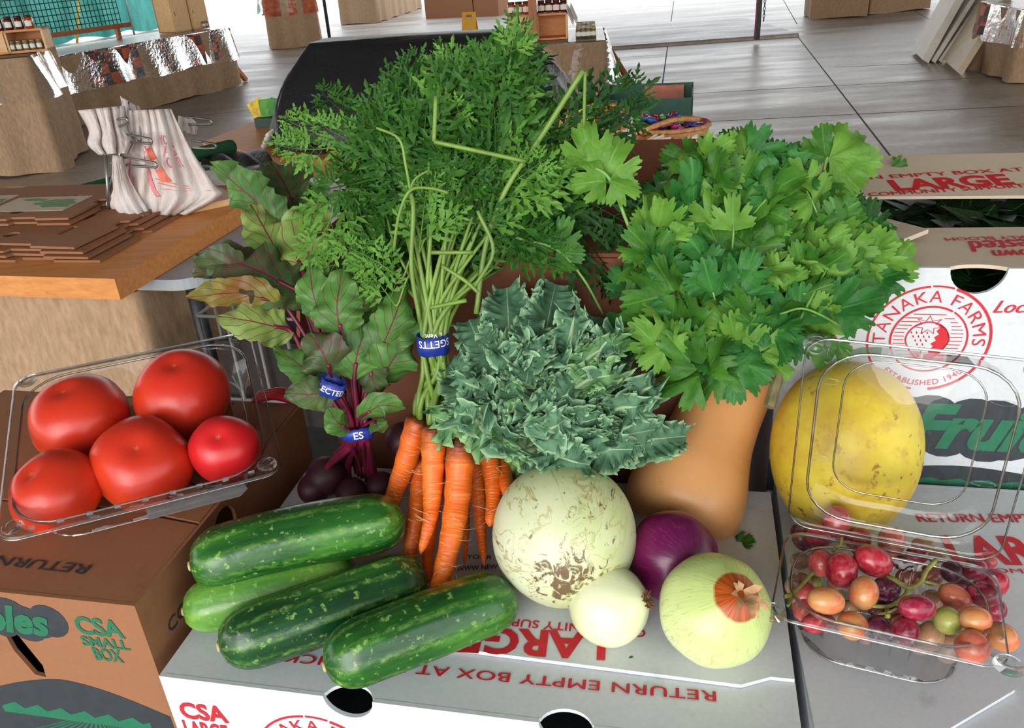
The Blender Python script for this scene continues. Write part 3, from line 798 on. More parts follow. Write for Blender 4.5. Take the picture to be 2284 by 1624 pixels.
rack(P2, u2, v2, 2.54, .35, h2+.016, .31, .30, .52, 'wooden crate with a hand slot on the left table, next to the printed valance end', 1)
rack(P2, u2, v2, 2.86, .33, h2+.016, .32, .30, .52, 'wooden crate of spice jars at the right end of the left table', 1)
for k in range(4):
    jar(P2+u2*(3.05+.05*(k % 2))+v2*(.30)+EZ*(h2+.035+.0*(k//2)), .8, 'spice jar at the right end crate on the left table', 'spice jars in the left table crate', 'spice', 'lid_gold') if k < 2 else None
# wire grid panel on a wooden rail behind, teal tarp behind that
ga = P2+u2*.2+v2*1.1+EZ*(h2+.18); gb = P2+u2*2.35+v2*1.1+EZ*(h2+.18)
g = thing('wire_grid_panel', ga, 'dark green wire grid panel on a wooden rail above the left table', 'grid panel')
mb = MB(); L = (gb-ga).length
for k in range(34):
    p = ga+(gb-ga)*k/33; mb.tube([p, p+EZ*1.0], .006, 5)
for k in range(14):
    z = .05+k*.072; mb.tube([ga+EZ*z, gb+EZ*z], .006, 5)
mb.build('wire_grid', MT['grid_green'], g)
mb = MB(); obox(mb, ga, u2, v2, -.1, -.02, -.06, L+.25, .05, .06); obox(mb, ga, u2, v2, .5, 0, -h2-.18, .05, .05, h2+.18); obox(mb, ga, u2, v2, L-.1, 0, -h2-.18, .05, .05, h2+.18); mb.build('wooden_rail', MT['cedar'], g, smooth=False)
mb = MB()
ta, tb = at(-250, 160, 0), at(350, 66, 0)
mb.grid(lambda s, t: (lambda p: p+Vector((0, .12*math.sin(t*46)+.08*math.sin(t*19+s*4), 0)))(ta.lerp(tb, t)+EZ*(.05+1.9*s+.05*math.sin(t*31)*(1-s))), 8, 120)
tag(mb.build('tarp', MT['teal'], None, loc=ta), 'teal green tarp hanging behind the wire grid at the far left', 'tarp')
mb = MB(); pz = at(300, 78, 0); mb.tube([pz, pz+EZ*1.5], .025, 8); tag(mb.build('metal_pole', MT['steel'], None, loc=pz), 'thin grey pole in front of the teal tarp', 'pole')
mb = MB(); a, b = at(172, 96, 0), at(172, 96, 0)+Vector((.35, .1, 1.15)); mb.tube([a, a.lerp(b, .3), b], .03, 6); tag(mb.build('yellow_strap', MT['yellow'], None, loc=a), 'yellow strap slanting in front of the teal tarp', 'strap')

# ---------- stalls further back ----------
t3, P3, u3, v3, h3 = stall((628, 109), (716, 101), (716, -62), .95, .9, 'burlap table with an orange printed cloth in front of the pleated row', 3)
cloth_skirt(P3, u3, v3, .95, .9, h3*.46, h3+.004, .03, 3, 7, .03).build('orange_cloth', MT['orange_cloth'], t3)
film_cover(P3, u3, v3, .95, .9, h3, h3*.5, t3, 3)
t4, P4, u4, v4, h4 = stall((720, 92), (940, 18), (940, -120), 4.6, .9, 'long row of burlap skirted tables far behind the black covered heap', 12)
mb = MB(); pq = at(735, 84, 0); mb.tube([pq, pq+EZ*2.6], .035, 8); tag(mb.build('dark_pole', MT['dark_steel'], None, loc=pq), 'dark thin pole beside the orange cloth table', 'pole')
# cardboard box and wet floor sign
A, B = at(950, 42, 0), at(1112, 36, 0); u = (B-A).normalized(); v = Vector((-u.y, u.x, 0)); w = (B-A).length
mb = MB(); obox(mb, A, u, v, 0, 0, 0, w*.66, .7, .75); obox(mb, A, u, v, w*.67, .02, 0, w*.33, .7, .75); tag(mb.build('cardboard_box', MT['kraft'], None, loc=A, smooth=False), 'large brown cardboard box on the floor far behind the yellow sign', 'box')
sg = at(1052, 112, 0); sgt = thing('floor_sign', sg, 'yellow folding floor sign standing behind the black covered heap', 'sign')
hs = .62; ws = .28
for s in (-1, 1):
    mb = MB(); a = R(14)*s
    nrm = (-EY*s*-1)
    up_ = (EZ*math.cos(a)+EY*math.sin(a)*-1).normalized()
    O = sg+EY*math.sin(abs(a))*hs*(1 if s > 0 else -1)+EZ*.0
    fr = (O, EX, up_, EX.cross(up_))
    mb.plate([(-ws/2, 0), (ws/2, 0), (ws/2*.8, hs), (-ws/2*.8, hs)], ([(-.06, hs-.10), (.06, hs-.10), (.05, hs-.04), (-.05, hs-.04)],), -.006, .006, fr)
    mb.build('sign_panel', MT['yellow'], sgt, smooth=False)
# ---------- centre honey stall ----------
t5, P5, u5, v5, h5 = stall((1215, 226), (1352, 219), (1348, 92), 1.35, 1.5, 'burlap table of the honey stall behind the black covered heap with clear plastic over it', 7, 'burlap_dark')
film_cover(P5, u5, v5, 1.35, 1.5, h5, .42, t5, 5)
mb = MB()
a = P5+u5*1.40+v5*1.25+EZ*(h5*.62); b = P5+u5*1.62+v5*.55+EZ*.06
dq = b-a; mb.box((0, 0, 0), (dq.length, .05, .12), Matrix.Translation((a+b)/2) @ frame(dq, EZ).to_4x4()); mb.build('wooden_leg', MT['cedar'], t5, smooth=False)
rack(P5, u5, v5, .28, .30, h5+.016, .66, .30, .27, 'wooden honey rack on the centre stall behind the carrot tops', 2)
mb = MB(); obox(mb, P5, u5, v5, .52, .22, h5+.016, .09, .09, 1.2); tag(mb.build('wooden_post', MT['cedar'], None, loc=P5+u5*.52+v5*.22+EZ*(h5+.016), smooth=False), 'reddish square wooden post standing between the honey jars', 'post')
for k in range(8):
    if k in (3,): continue
    p = P5+u5*(.32+k*.083)+v5*.42+EZ*(h5+.290)
    jar(p, 1.25, 'honey jar on top of the rack at the centre stall', 'honey jars on the centre rack', 'honey' if k < 3 else 'honey_dark')
for r_ in range(4):
    for k in range(6):
        p = P5+u5*(1.06+.055*r_)+v5*(.36+.15*k)+EZ*(h5+.016+.03*0)
        jar(p, .95, 'small spice jar at the right side of the centre honey stall', 'spice jars on the centre stall', 'spice', 'lid_gold')
for k in range(8):
    p = P5+u5*(1.00+.04*(k % 2))+v5*(.42+.12*k)+EZ*(h5+.15)
    mb = MB(); M = Matrix.Translation(p) @ Matrix.Rotation(R(-24), 4, 'Y') @ Matrix.Rotation(R(12), 4, 'X'); mb.box((0, 0, .09), (.006, .09, .18), M)
    tag(mb.build('price_card', MT['paper'], None, M=None, loc=p, smooth=False), 'white card leaning among the spice jars on the centre stall', 'card', 'price cards on the centre stall')
# ---------- right side ----------
pp = at(1688, 88, .052); post = thing('metal_post', pp, 'metal post with a hanging chain at the edge of the raised slab', 'post')
mb = MB(); mb.box((0, 0, 1.25), (.07, .07, 2.5), Matrix.Translation(pp)); mb.build('post', MT['dark_steel'], post, smooth=False)
mb = MB()
for k in range(16):
    c = pp+Vector((.075, -.03, .28+.05*k)); q = []
    for i in range(11):
        a = 2*math.pi*i/10; o = Vector((.014*math.cos(a), 0, .03*math.sin(a))) if k % 2 else Vector((0, .014*math.cos(a), .03*math.sin(a))); q.append(c+o)
    mb.tube(q, .006, 5, cap=False)
mb.build('chain', MT['dark_steel'], post)
mb = MB(); mb.tube([pp+Vector((-.05, -.03, .02)), pp+Vector((-.045, -.04, .5)), pp+Vector((-.04, -.04, 1.2))], .008, 5); mb.build('red_cord', MT['red_ink'], post)
for (pl, pr, hh, lab) in (((1808, 44), (1934, 38), 1.0, 'burlap wrapped block on the floor at the top right, left of its neighbour'), ((1938, 34), (2074, 20), .9, 'burlap wrapped block on the floor at the top right, right of its neighbour')):
    A, B = at(*pl, 0), at(*pr, 0); u = (B-A).normalized(); v = Vector((-u.y, u.x, 0)); w = (B-A).length
    t = thing('covered_table', A+u*w/2, lab, 'table')
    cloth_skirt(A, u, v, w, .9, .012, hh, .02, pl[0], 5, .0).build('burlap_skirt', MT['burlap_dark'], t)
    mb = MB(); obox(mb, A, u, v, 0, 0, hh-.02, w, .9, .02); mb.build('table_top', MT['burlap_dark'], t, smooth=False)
# leaning boards
def board(pb0, pb1, ptop, thk, mat, label, grp):
    A, B = at(*pb0, .004), at(*pb1, .004)
    d = ray(*ptop); Yt = (A.y+B.y)/2+.55
    Tt = aty(ptop[0], ptop[1], Yt)
    u = (B-A); v = Tt-(A+B)/2
    L = v.length; v.normalize(); L = min(L, 2.3)
    nrm = u.cross(v).normalized()
    mb = MB(); q = [A, B, B+v*L, A+v*L]
    mb.add(q+[p-nrm*thk*-1 for p in q], [(0, 1, 2, 3), (7, 6, 5, 4), (0, 4, 5, 1), (1, 5, 6, 2), (2, 6, 7, 3), (3, 7, 4, 0)])
    return tag(mb.build('leaning_board', MT[mat], None, loc=(A+B)/2, smooth=False), label, 'board', grp)
board((2048, 118), (2071, 141), (2147, -28), .09, 'white_paint', 'white board leaning at the right, first from the left of four', None)
board((2074, 126), (2086, 141), (2182, -28), .05, 'white_paint', 'white board leaning at the right, second from the left', None)
board((2089, 125), (2101, 140), (2206, -28), .05, 'white_paint', 'white board leaning at the right, third from the left', None)
board((2112, 138), (2146, 168), (2244, -28), .07, 'cream_paint', 'wide cream board leaning at the right in front of the wrapped table', None)
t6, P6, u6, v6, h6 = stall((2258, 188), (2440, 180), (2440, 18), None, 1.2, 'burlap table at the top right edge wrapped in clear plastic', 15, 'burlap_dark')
w6 = (at(2440, 180, 0)-at(2258, 188, 0)).length
cloth_skirt(P6, u6, v6, w6, 1.2, h6*.55, h6+.004, .03, 5, 7, .03).build('printed_valance', MT['plaid'], t6)
film_cover(P6, u6, v6, w6, 1.2, h6, h6*.5, t6, 8, flare=.03, amp=.02)

# ---------- the table under the cartons ----------
tm = thing('market_table', at(1100, 1300, 0), 'table under the produce cartons', 'table')
mb = MB(); O = OA-EX*.55-EY*.05; O.z = 0; mb2 = MB()
obox(mb, O, EX, EY, 0, 0, .725, 1.75, .92, .04); mb.build('table_top', MT['dark_steel'], tm, smooth=False)
for x in (.08, 1.62):
    for y in (.06, .80):
        q = MB(); obox(q, O, EX, EY, x, y, 0, .04, .04, .725); q.build('leg', MT['dark_steel'], tm, smooth=False)

mb = MB(); q = [at(566, 893, TB+.006), at(610, 884, TB+.014), at(640, 890, TB+.012), at(668, 897, TB+.004)]
for k in range(3): mb.tube(spline([p+EY*(.007*k) for p in q], 5), [.005]*16, 6)
tag(mb.build('red_strap', MT['red_ink'], None, loc=q[0]), 'small red strap at the back corner of the brown carton, right of the tomatoes', 'strap')
# ---------- left wooden table with its load ----------
zt = .78
K0 = at(255, 622, zt)                                  # front right top corner of the wooden top
lt = thing('wooden_table', (K0.x-.4, K0.y+.4, 0), 'thick orange pine table at the left carrying flattened cardboard', 'table')
kk = at(560, 445, zt); ev = (kk-K0).normalized(); eu = Vector((ev.y, -ev.x, 0)); Ld = 1.05
thk = .07
mb = MB(); obox(mb, K0-eu*1.3, eu, ev, 0, 0, -thk, 1.3, Ld, thk); mb.build('table_top', MT['pine'], lt, smooth=False)
mb = MB(); Q = K0-eu*1.2+ev*.12
fr = (Vector((K0.x, K0.y, zt-thk-.04))-eu*.45+ev*.75, eu, ev, EZ)
mb.plate([(x, y) for x, y in rrect(1.2, 1.15, .10, 7)], (), 0, .038, fr); mb.build('plastic_table_top', MT['grey_plastic'], lt, smooth=False)
for sx, sy in ((.50, -.46), (-.5, -.46), (.5, .46), (-.5, .46)):
    c = fr[0]+eu*sx+ev*sy; q = MB(); q.tube([Vector((c.x, c.y, 0)), Vector((c.x, c.y, c.z))], .026, 10); q.build('leg', MT['dark_steel'], lt)
mb = MB()
KG = Vector((K0.x, K0.y, 0)); cs = cloth_skirt(KG-eu*1.3+ev*.16, eu, ev, 1.22, .55, .02, zt-thk-.042, .018, 2, 8, .01); cs.build('burlap_skirt', MT['burlap'], lt)
# twine round the table edge
mb = MB()
for s in (.10, .14, .62):
    c = fr[0]+eu*.601+ev*(-.46+s); q = []
    for i in range(17):
        a = 2*math.pi*i/16; q.append(c+eu*(-.02+.026*math.cos(a))+EZ*(.019+.026*math.sin(a)))
    mb.tube(q, .003, 5, cap=False)
    mb.tube([c+eu*.006-EZ*.006, c+eu*.012+ev*.02-EZ*.22], .0025, 5) if s == .14 else None
mb.build('twine', MT['rope'], lt)
# stack of flattened cartons
rr = random.Random(11)
z = zt
for k in range(6):
    w, d = 1.05+rr.uniform(-.06, .06), .58+rr.uniform(-.04, .04)
    if k >= 4: w, d = .82, .46
    c = K0-eu*(.16+w/2+.03*k+(.17 if k >= 4 else 0))+ev*(.40+.015*k+(.12 if k >= 4 else 0)); a = R(rr.uniform(-3, 3)+(2 if k >= 4 else 0))
    uu = eu*math.cos(a)+ev*math.sin(a); vv = ev*math.cos(a)-eu*math.sin(a)
    th = .008
    holes = [circ(w*.18, -d*.30, .028, 14), rect(w*.10, d*.1, w*.22, d*.125), rect(w*.30, d*.02, w*.33, d*.16), rect(-w*.12, -d*.36, w*.02, -d*.34), rect(w*.34, -d*.28, w*.36, -d*.12)]
    out = [(-w/2, -d/2), (w*.20, -d/2), (w*.21, -d*.46), (w*.33, -d*.46), (w*.34, -d/2), (w/2, -d/2), (w/2, -d*.1), (w*.47, -d*.09), (w*.47, 0), (w/2, .01), (w/2, d/2), (-w*.1, d/2), (-w*.11, d*.45), (-w/2, d*.46)]
    f = (Vector((c.x, c.y, z+.0005)), uu, vv, EZ)
    labs = ['flattened brown carton at the bottom of the stack on the pine table', 'flattened brown carton, second from the bottom of the stack', 'flattened brown carton, third from the bottom of the stack', 'flattened brown carton just below the two smaller top sheets',
            'smaller flattened carton lying second from the top of the stack', 'flattened carton with a white green printed panel on top of the stack']
    t = thing('flattened_carton', f[0], labs[k], 'cardboard', 'flattened cartons on the pine table')
    q = MB(); q.plate(out, holes, 0, th, f); q.build('cardboard_sheet', MT['kraft'], t, smooth=False)
    if k == 5:
        q = MB(); fp = lift(f, th); q.sheet([(w*.02, -d*.30), (w*.40, -d*.30), (w*.40, d*.12), (w*.02, d*.10)], fp, .0012, 0); q.sheet([(-w*.42, -d*.20), (-w*.02, -d*.20), (-w*.02, d*.2), (-w*.42, d*.2)], fp, .0012, 0)
        for (bx, by, br) in ((w*.28, -d*.06, .05), (w*.31, -d*.14, .055), (w*.22, -d*.10, .03), (w*.13, d*.01, .03), (w*.10, d*.03, .022), (w*.17, -.0, .02), (-w*.1, d*.02, .05)):
            rq = random.Random(int(bx*1000)); q.sheet([(bx+br*(1+.3*rq.uniform(-1, 1))*1.3*math.cos(2*math.pi*i/16), by+br*(1+.3*rq.uniform(-1, 1))*.7*math.sin(2*math.pi*i/16)) for i in range(16)], fp, .0018+.0001*int(abs(bx)*30), 1)
        q.build('printed_panel', [MT['tan_card'], plain('faded_green_ink', rgb(112, 146, 104), .7, .15, 40)], t, smooth=False)
    z += th+.003
stack_top = z
# bag stand: plank, wire frame, white carrier bags
pl0 = at(290, 505, zt); pl1 = at(530, 455, zt)
fr = (Vector((pl0.x, pl0.y, zt+.001)), (pl1-pl0).normalized(), None, EZ); e1 = fr[1]; e2 = Vector((-e1.y, e1.x, 0))
st = thing('bag_stand', pl0, 'wooden plank stand with wire hooks that holds the white carrier bags', 'stand')
mb = MB(); obox(mb, fr[0], e1, e2, -.03, 0, 0, (pl1-pl0).length+.03, .22, .024); mb.build('plank', MT['pine_pale'], st, smooth=False)
bx0 = aty(245, 480, pl0.y+.10); bx0.z = zt+.025
top = aty(232, 345, bx0.y)
mb = MB()
mb.tube([Vector((bx0.x, bx0.y, zt+.025)), aty(236, 345, bx0.y+.02)], .006, 7); mb.tube([bx0+e2*.12, aty(300, 240, bx0.y+.14)], .006, 7)
def hook(p, q, Y, r=.0045):
    a, b = aty(*p, Y), aty(*q, Y-.10); d = (b-a); o = Vector((0, 0, .014))
    mb.tube([a+o, a+d*.5+o*.9, b+o*.6, b+d*.03, b-o*.6, a+d*.5-o, a-o], r, 6)
Yb = bx0.y
hook((238, 283), (283, 268), Yb+.02); hook((262, 305), (337, 315), Yb); hook((245, 355), (348, 368), Yb); hook((400, 268), (470, 272), Yb+.25); hook((430, 322), (480, 326), Yb+.25)
mb.build('wire_hook', MT['steel'], st)
MT['bag'] = clear_plastic('white_bag_film', haze=.86, rough=.3, gloss=.05)
def bagm():
    m, nt, n, l, b = nodes('white_carrier_bag')
    t = tex_noise(n, l, 9, 4, .6); col = ramp(n, l, t.outputs[0], [(.3, rgb(226, 210, 200)), (.7, rgb(240, 234, 232))]).outputs[0]
    l.new(col, b.inputs['Base Color']); b.inputs['Roughness'].default_value = .4
    tl = n.new('ShaderNodeBsdfTranslucent'); l.new(col, tl.inputs[0]); mx = n.new('ShaderNodeMixShader'); mx.inputs[0].default_value = .3
    l.new(b.outputs[0], mx.inputs[1]); l.new(tl.outputs[0], mx.inputs[2]); l.new(mx.outputs[0], n['Material Output'].inputs[0])
    add_bump(n, l, b, tex_noise(n, l, 26, 4, .6, sc=(1, 1, .4)).outputs[0], .7, .02)
    return m
MT['bag'] = bagm(); MT['bag_print'] = plain('pink_print', rgb(226, 120, 134), .5, .2, 30); MT['bag_print2'] = plain('red_orange_print', rgb(232, 112, 92), .5, .25, 30)
bags = thing('carrier_bag_pack', bx0, 'pack of white carrier bags with faded red print on the wire stand', 'bag')
# hanging sheet: outline in pixels, placed at its own depth, bulging forward and gathered
def bagsheet(rows, Y0, Y1, name, mat, par, amp=.03, seed=0, nv=34):
    m = MB(); k = len(rows)
    vs = []; uv = []
    L_ = spline([(a[0], a[1], 0) for a, b in rows], 6); R_ = spline([(b[0], b[1], 0) for a, b in rows], 6)
    n = len(L_)
    for i in range(n):
        s = i/(n-1)
        for j in range(nv+1):
            t = j/nv
            px = lerp(L_[i].x, R_[i].x, t); py = lerp(L_[i].y, R_[i].y, t)
            Y = lerp(Y0, Y1, s)-amp*math.sin(math.pi*t)-amp*.35*math.sin(t*19+seed+s*2)*(.4+.6*s)-amp*.2*math.sin(t*37+s*5+seed)
            vs.append(aty(px, py, Y)); uv.append((t, 1-s))
    w = nv+1
    m.add(vs, [(i*w+j, i*w+j+1, (i+1)*w+j+1, (i+1)*w+j) for i in range(n-1) for j in range(nv)], uv)
    o = m.build(name, MT[mat], par); md = o.modifiers.new('thickness', 'SOLIDIFY'); md.thickness = .004
    return o
bagsheet([((288, 246), (382, 243)), ((290, 300), (404, 290)), ((272, 360), (436, 352)), ((250, 430), (478, 412)), ((240, 460), (494, 436)), ((300, 482), (420, 478))], Yb+.04, Yb+.0, 'bag_front', 'bag', bags, .05, 1)
bagsheet([((268, 215), (312, 240)), ((272, 232), (318, 262)), ((282, 262), (330, 290)), ((290, 300), (330, 330))], Yb+.12, Yb+.06, 'bag_neck', 'bag', bags, .05, 2, 16)
bagsheet([((176, 246), (276, 236)), ((200, 292), (284, 288)), ((198, 322), (300, 316)), ((222, 345), (290, 342))], Yb+.02, Yb-.03, 'gathered_handle', 'bag', bags, .06, 4, 26)
bagsheet([((400, 258), (425, 265)), ((400, 285), (440, 280)), ((410, 297), (438, 300))], Yb+.24, Yb+.24, 'loose_handle', 'bag', bags, .02, 5, 10)
bagsheet([((250, 345), (275, 350)), ((252, 420), (290, 400)), ((262, 470), (330, 470)), ((312, 488), (326, 480))], Yb-.03, Yb-.06, 'side_fold', 'bag', bags, .03, 7, 12)
def bagprint(pts, Y, mat, name, amp=.0):
    m = MB()
    for q in pts:
        c = [aty(x, y, Y) for x, y in q]; m.add(c, [tuple(range(len(c)))])
    return m.build(name, MT[mat], bags, smooth=False)
def bagpt(s, t, dz=-.006):
    """a point on the hanging front sheet; s down, t across"""
    me = bags.children[0].data if bags.children else None
ob = bags_front = [c for c in COL.objects if c.name.startswith('bag_front')][0]
def on_front(s, t):
    nv = 34; n = len(ob.data.vertices)//(nv+1); i = min(n-2, s*(n-1)); j = min(nv-1, t*nv); i0, j0 = int(i), int(j)
    v = lambda a, b: ob.data.vertices[a*(nv+1)+b].co
    fi, fj = i-i0, j-j0
    p = v(i0, j0)*(1-fi)*(1-fj)+v(i0+1, j0)*fi*(1-fj)+v(i0, j0+1)*(1-fi)*fj+v(i0+1, j0+1)*fi*fj
    return ROOTM[ob.name] @ p + Vector((0, -.007, .002))
def strip(s0, t0, s1, t1, hw):
    m = MB(); k = 10; vs = []
    for i in range(k+1):
        q = i/k; s = lerp(s0, s1, q); t = lerp(t0, t1, q)
        vs += [on_front(s, max(0, t-hw)), on_front(s, min(1, t+hw))]
    m.add(vs, [(2*i, 2*i+1, 2*i+3, 2*i+2) for i in range(k)]); return m
mm = MB()
for q in (strip(.42, .06, .80, .16, .02), strip(.38, .12, .82, .22, .012), strip(.5, .19, .84, .27, .012), strip(.3, .30, .72, .46, .02)): mm.add(q.v, q.f)
mm.build('pink_stripe', MT['bag_print'], bags)
mm = MB()
for q in (strip(.52, .44, .60, .76, .012), strip(.55, .46, .63, .77, .012), strip(.60, .48, .66, .76, .010), strip(.30, .36, .55, .56, .05), strip(.67, .90, .68, .925, .02)): mm.add(q.v, q.f)
mm.build('red_stripe', MT['bag_print2'], bags)
for li, (txt, s0, tt) in enumerate((('YOU', .30, .66), ('AS', .38, .68), ('OUR', .46, .70))):
    vs, fs = text2d(txt, 1.0, .0); x0 = max(v[0] for v in vs)
    m = MB(); m.add([on_front(s0-.075*(y/.72), tt+.20*(x/x0)-.1+.0) for x, y in vs], fs); m.build('faded_lettering', MT['bag_print'], bags, smooth=False)
# turf rolls, black sheet
for (a, b, r, lab) in (((182, 428), (262, 408), .030, 'short dark green turf roll on the pine table left of the bags'), ((415, 352), (520, 326), .034, 'dark green turf roll lying on the far side of the bags')):
    A, B = at(*a, zt+r), at(*b, zt+r); d = B-A
    M = Matrix.Translation(A) @ frame(d.orthogonal(), d).to_4x4(); L = d.length
    tag(MB().lathe([(0, -.004), (r*.7, -.003), (r*.95, .004), (r, .014), (r*1.02, L*.5), (r, L-.014), (r*.9, L), (0, L+.002)], 22, M).build('turf_roll', MT['turf'], None, loc=A), lab, 'turf roll')
MT['black_sheet'] = plain('black_sheet', rgb(40, 38, 38), .45, .3, 12, .6, bdist=.02)
mb = MB()
sa, sb, sc_, sd = at(440, 392, zt+.01), at(640, 400, zt+.01), at(585, 338, zt+.01), at(460, 352, zt+.01)
mb.grid(lambda s, t: (sa.lerp(sb, t)).lerp(sd.lerp(sc_, t), s)+EZ*(.03*abs(math.sin(t*9+s*3))*abs(math.sin(s*5+1))+.004), 24, 30)
o = tag(mb.build('plastic_sheet', MT['black_sheet'], None, loc=sa), 'crumpled black plastic sheet behind the carrier bags', 'sheet'); o.modifiers.new('thickness', 'SOLIDIFY').thickness = .002
# wire crate standing under the table edge
wc = at(470, 900, 0.02); 
ca = at(400, 860, .30); crate = thing('wire_crate', Vector((K0.x+.32, K0.y+.15, 0)), 'white wire crate stack beside the left table leg', 'crate')
mb = MB(); O = Vector((K0.x+.20, K0.y+.05, 0))
for j, y in enumerate((0, .5)):
    for k in range(6): p = O+eu*(.1*k)+ev*y; mb.tube([p, p+EZ*.62], .006, 6)
    for zz in (.02, .32, .62): mb.tube([O+ev*y+EZ*zz, O+eu*.5+ev*y+EZ*zz], .006, 6)
for k in range(6):
    for x in (0, .5): p = O+ev*(.1*k)+eu*x; mb.tube([p, p+EZ*.62], .006, 6)
for zz in (.02, .32, .62):
    for x in (0, .5): mb.tube([O+eu*x+EZ*zz, O+eu*x+ev*.5+EZ*zz], .006, 6)
mb.build('wire_frame', plain('grey_wire', rgb(104, 104, 102), .5, .15, 30), crate)
mb = MB(); obox(mb, O, eu, ev, .03, .03, .02, .44, .44, .5); tag(mb.build('dark_filler', MT['dark_in'], None, loc=O, smooth=False), 'dark box added inside the white wire crate for the shade under the table', 'box')  # dark block added as filling, for the shade under the tables

# ---------- pine table with the black covered heap ----------
zb = .75
G0 = at(672, 352, zb); G1 = at(770, 358, zb)
bu = EX; bv = EY
bt = thing('wooden_table', (G0.x+.6, G0.y+.4, 0), 'orange pine table under the black plastic covered heap', 'table')
LG = at(455, 318, zb); LB = at(560, 272, zb)
Fp = G0-bu*.28
mb = MB(); fr = (Vector((Fp.x, Fp.y, zb)), bu, bv, EZ)
wT, dT = 2.55, 1.15
tpx = [(620, 352), (760, 358), (1610, 412), (1530, 225), (1200, 190), (575, 268), (452, 316)]; tpo = [ploc(fr, *q) for q in tpx]; mb.plate(tpo, (), -.085, 0, fr); mb.build('table_top', MT['pine'], bt, smooth=False)
for (x, y) in ((tpo[1][0], .08), (tpo[2][0]-.2, .08), (tpo[3][0]-.25, tpo[3][1]-.15), (tpo[5][0]+.15, tpo[5][1]-.2)):
        q = MB(); obox(q, fr[0], bu, bv, x, y, -zb, .07, .07, zb-.085); q.build('leg', MT['pine'], bt, smooth=False)
# black plastic cover over a heap: rings from the hem up to the ridge
hp = fr[0]+bu*.20+bv*.12
Ytop = hp.y+.42
heap = thing('covered_display', hp+bu*.7+bv*.4+EZ*.0, 'black plastic sheet draped over a heap of goods behind the carrot tops', 'cover')
Lt, Rt_ = aty(712, 92, Ytop), aty(1125, 70, Ytop-.05)
base = [aty(612, 318, hp.y+.25), aty(640, 348, hp.y+.02), aty(900, 352, hp.y-.02), aty(1180, 330, hp.y-.08), aty(1296, 208, Ytop+.15), aty(1150, 150, Ytop+.5), aty(800, 170, Ytop+.62), aty(640, 240, Ytop+.4)]
for p in base: p.z = zb+.006
topr = [Lt+bv*.02-bu*.03, Lt-bv*.10, Lt.lerp(Rt_, .45)-bv*.12-EZ*.02, Rt_-bv*.08, Rt_+bu*.05+bv*.02, Rt_+bv*.16, Lt.lerp(Rt_, .5)+bv*.18, Lt+bv*.18]
n = 96
def loopat(ctrl):
    P = ctrl+ctrl[:1]; pts = []
    Q = [Vector(p) for p in ctrl]; k = len(Q)
    for i in range(n):
        f = i/n*k; a = int(f); t = f-a
        p0, p1, p2, p3 = Q[(a-1) % k], Q[a], Q[(a+1) % k], Q[(a+2) % k]
        pts.append(.5*((2*p1)+(p2-p0)*t+(2*p0-5*p1+4*p2-p3)*t*t+(3*p1-p0-3*p2+p3)*t**3)*.5+(p1.lerp(p2, t))*.5)
    return pts
LB_, LT_ = loopat(base), loopat(topr)
cen = sum(LB_, Vector())/n
vs = []; K = 12
for k in range(K+1):
    s = k/K
    for i in range(n):
        a, b = LB_[i], LT_[i]; p = a.lerp(b, s); out = Vector((p.x-cen.x, p.y-cen.y, 0)).normalized()
        bul = .05*math.sin(math.pi*s)
        fold = .028*math.sin(i*.55+2*math.sin(i*.21))*(1-s)**.7+.012*math.sin(i*1.7+s*6)*(1-s)
        p = p+out*(bul+fold)
        p.z = max(zb+.004, lerp(a.z, b.z, s**.85))
        vs.append(p)
ct = sum(LT_, Vector())/n+EZ*.004; vs.append(ct)
fs = [(k*n+i, k*n+(i+1) % n, (k+1)*n+(i+1) % n, (k+1)*n+i) for k in range(K) for i in range(n)]+[(K*n+i, K*n+(i+1) % n, len(vs)-1) for i in range(n)]
mb = MB(); mb.add(vs, fs); mb.build('plastic_cover', MT['black_film'], heap)
mb = MB(); kx = aty(698, 330, hp.y-.06); kx.z = max(kx.z, zb+.02)
for s in (-1, 1):
    mb.grid(lambda a, b: kx+bu*(s*.06*a+.02*(b-.5))+EZ*(.03*math.sin(a*3)-.05*a*(1 if s > 0 else .2)+.03*(b-.5))-bv*.03*math.sin(b*3.1), 8, 6)
mb.grid(lambda a, b: kx+bu*(.01+.035*(b-.5)*(1+a))-EZ*(.075*a)-bv*(.015+.012*math.sin(b*3.14)), 8, 6)
o = mb.build('tied_knot', MT['black_film'], heap)
# seed packets left of the heap, pale roll
p0 = at(570, 285, zb); tr = thing('seed_tray', p0, 'dark green tray of bright packets at the left of the black heap', 'tray')
mb = MB(); obox(mb, p0, bu, bv, 0, 0, .001, .20, .16, .05); mb.build('tray', plain('dark_green_plastic', rgb(24, 60, 48), .5, .1, 20), tr, smooth=False)
for i, c in enumerate((rgb(232, 190, 30), rgb(92, 168, 50), rgb(70, 150, 60), rgb(120, 190, 60))):
    mb = MB(); q = p0+bu*(.02+.045*i)+bv*.06+EZ*.05; M = Matrix.Translation(q) @ Matrix.Rotation(R(-25+20*i), 4, 'Y') @ Matrix.Rotation(R(-20), 4, 'X'); mb.box((0, 0, .05), (.09, .008, .10), M)
    tag(mb.build('snack_packet', plain('packet_'+'abcd'[i], c, .3, .3, 30), None, loc=q, smooth=False), 'bright '+('yellow', 'green', 'dark green', 'light green')[i]+' packet in the tray left of the black heap', 'packet')
A, B = at(585, 318, zb+.035), at(640, 275, zb+.05); mb = MB()
for k in range(4):
    o_ = Vector((0, 0, .018*k-.02)); mb.tube([A+o_+bu*.012*k, B+o_+bu*.012*k], .012, 8)
tag(mb.build('paper_bag_bundle', MT['paper'], None, loc=A), 'bundle of pale rolled paper bags beside the black heap', 'bags')
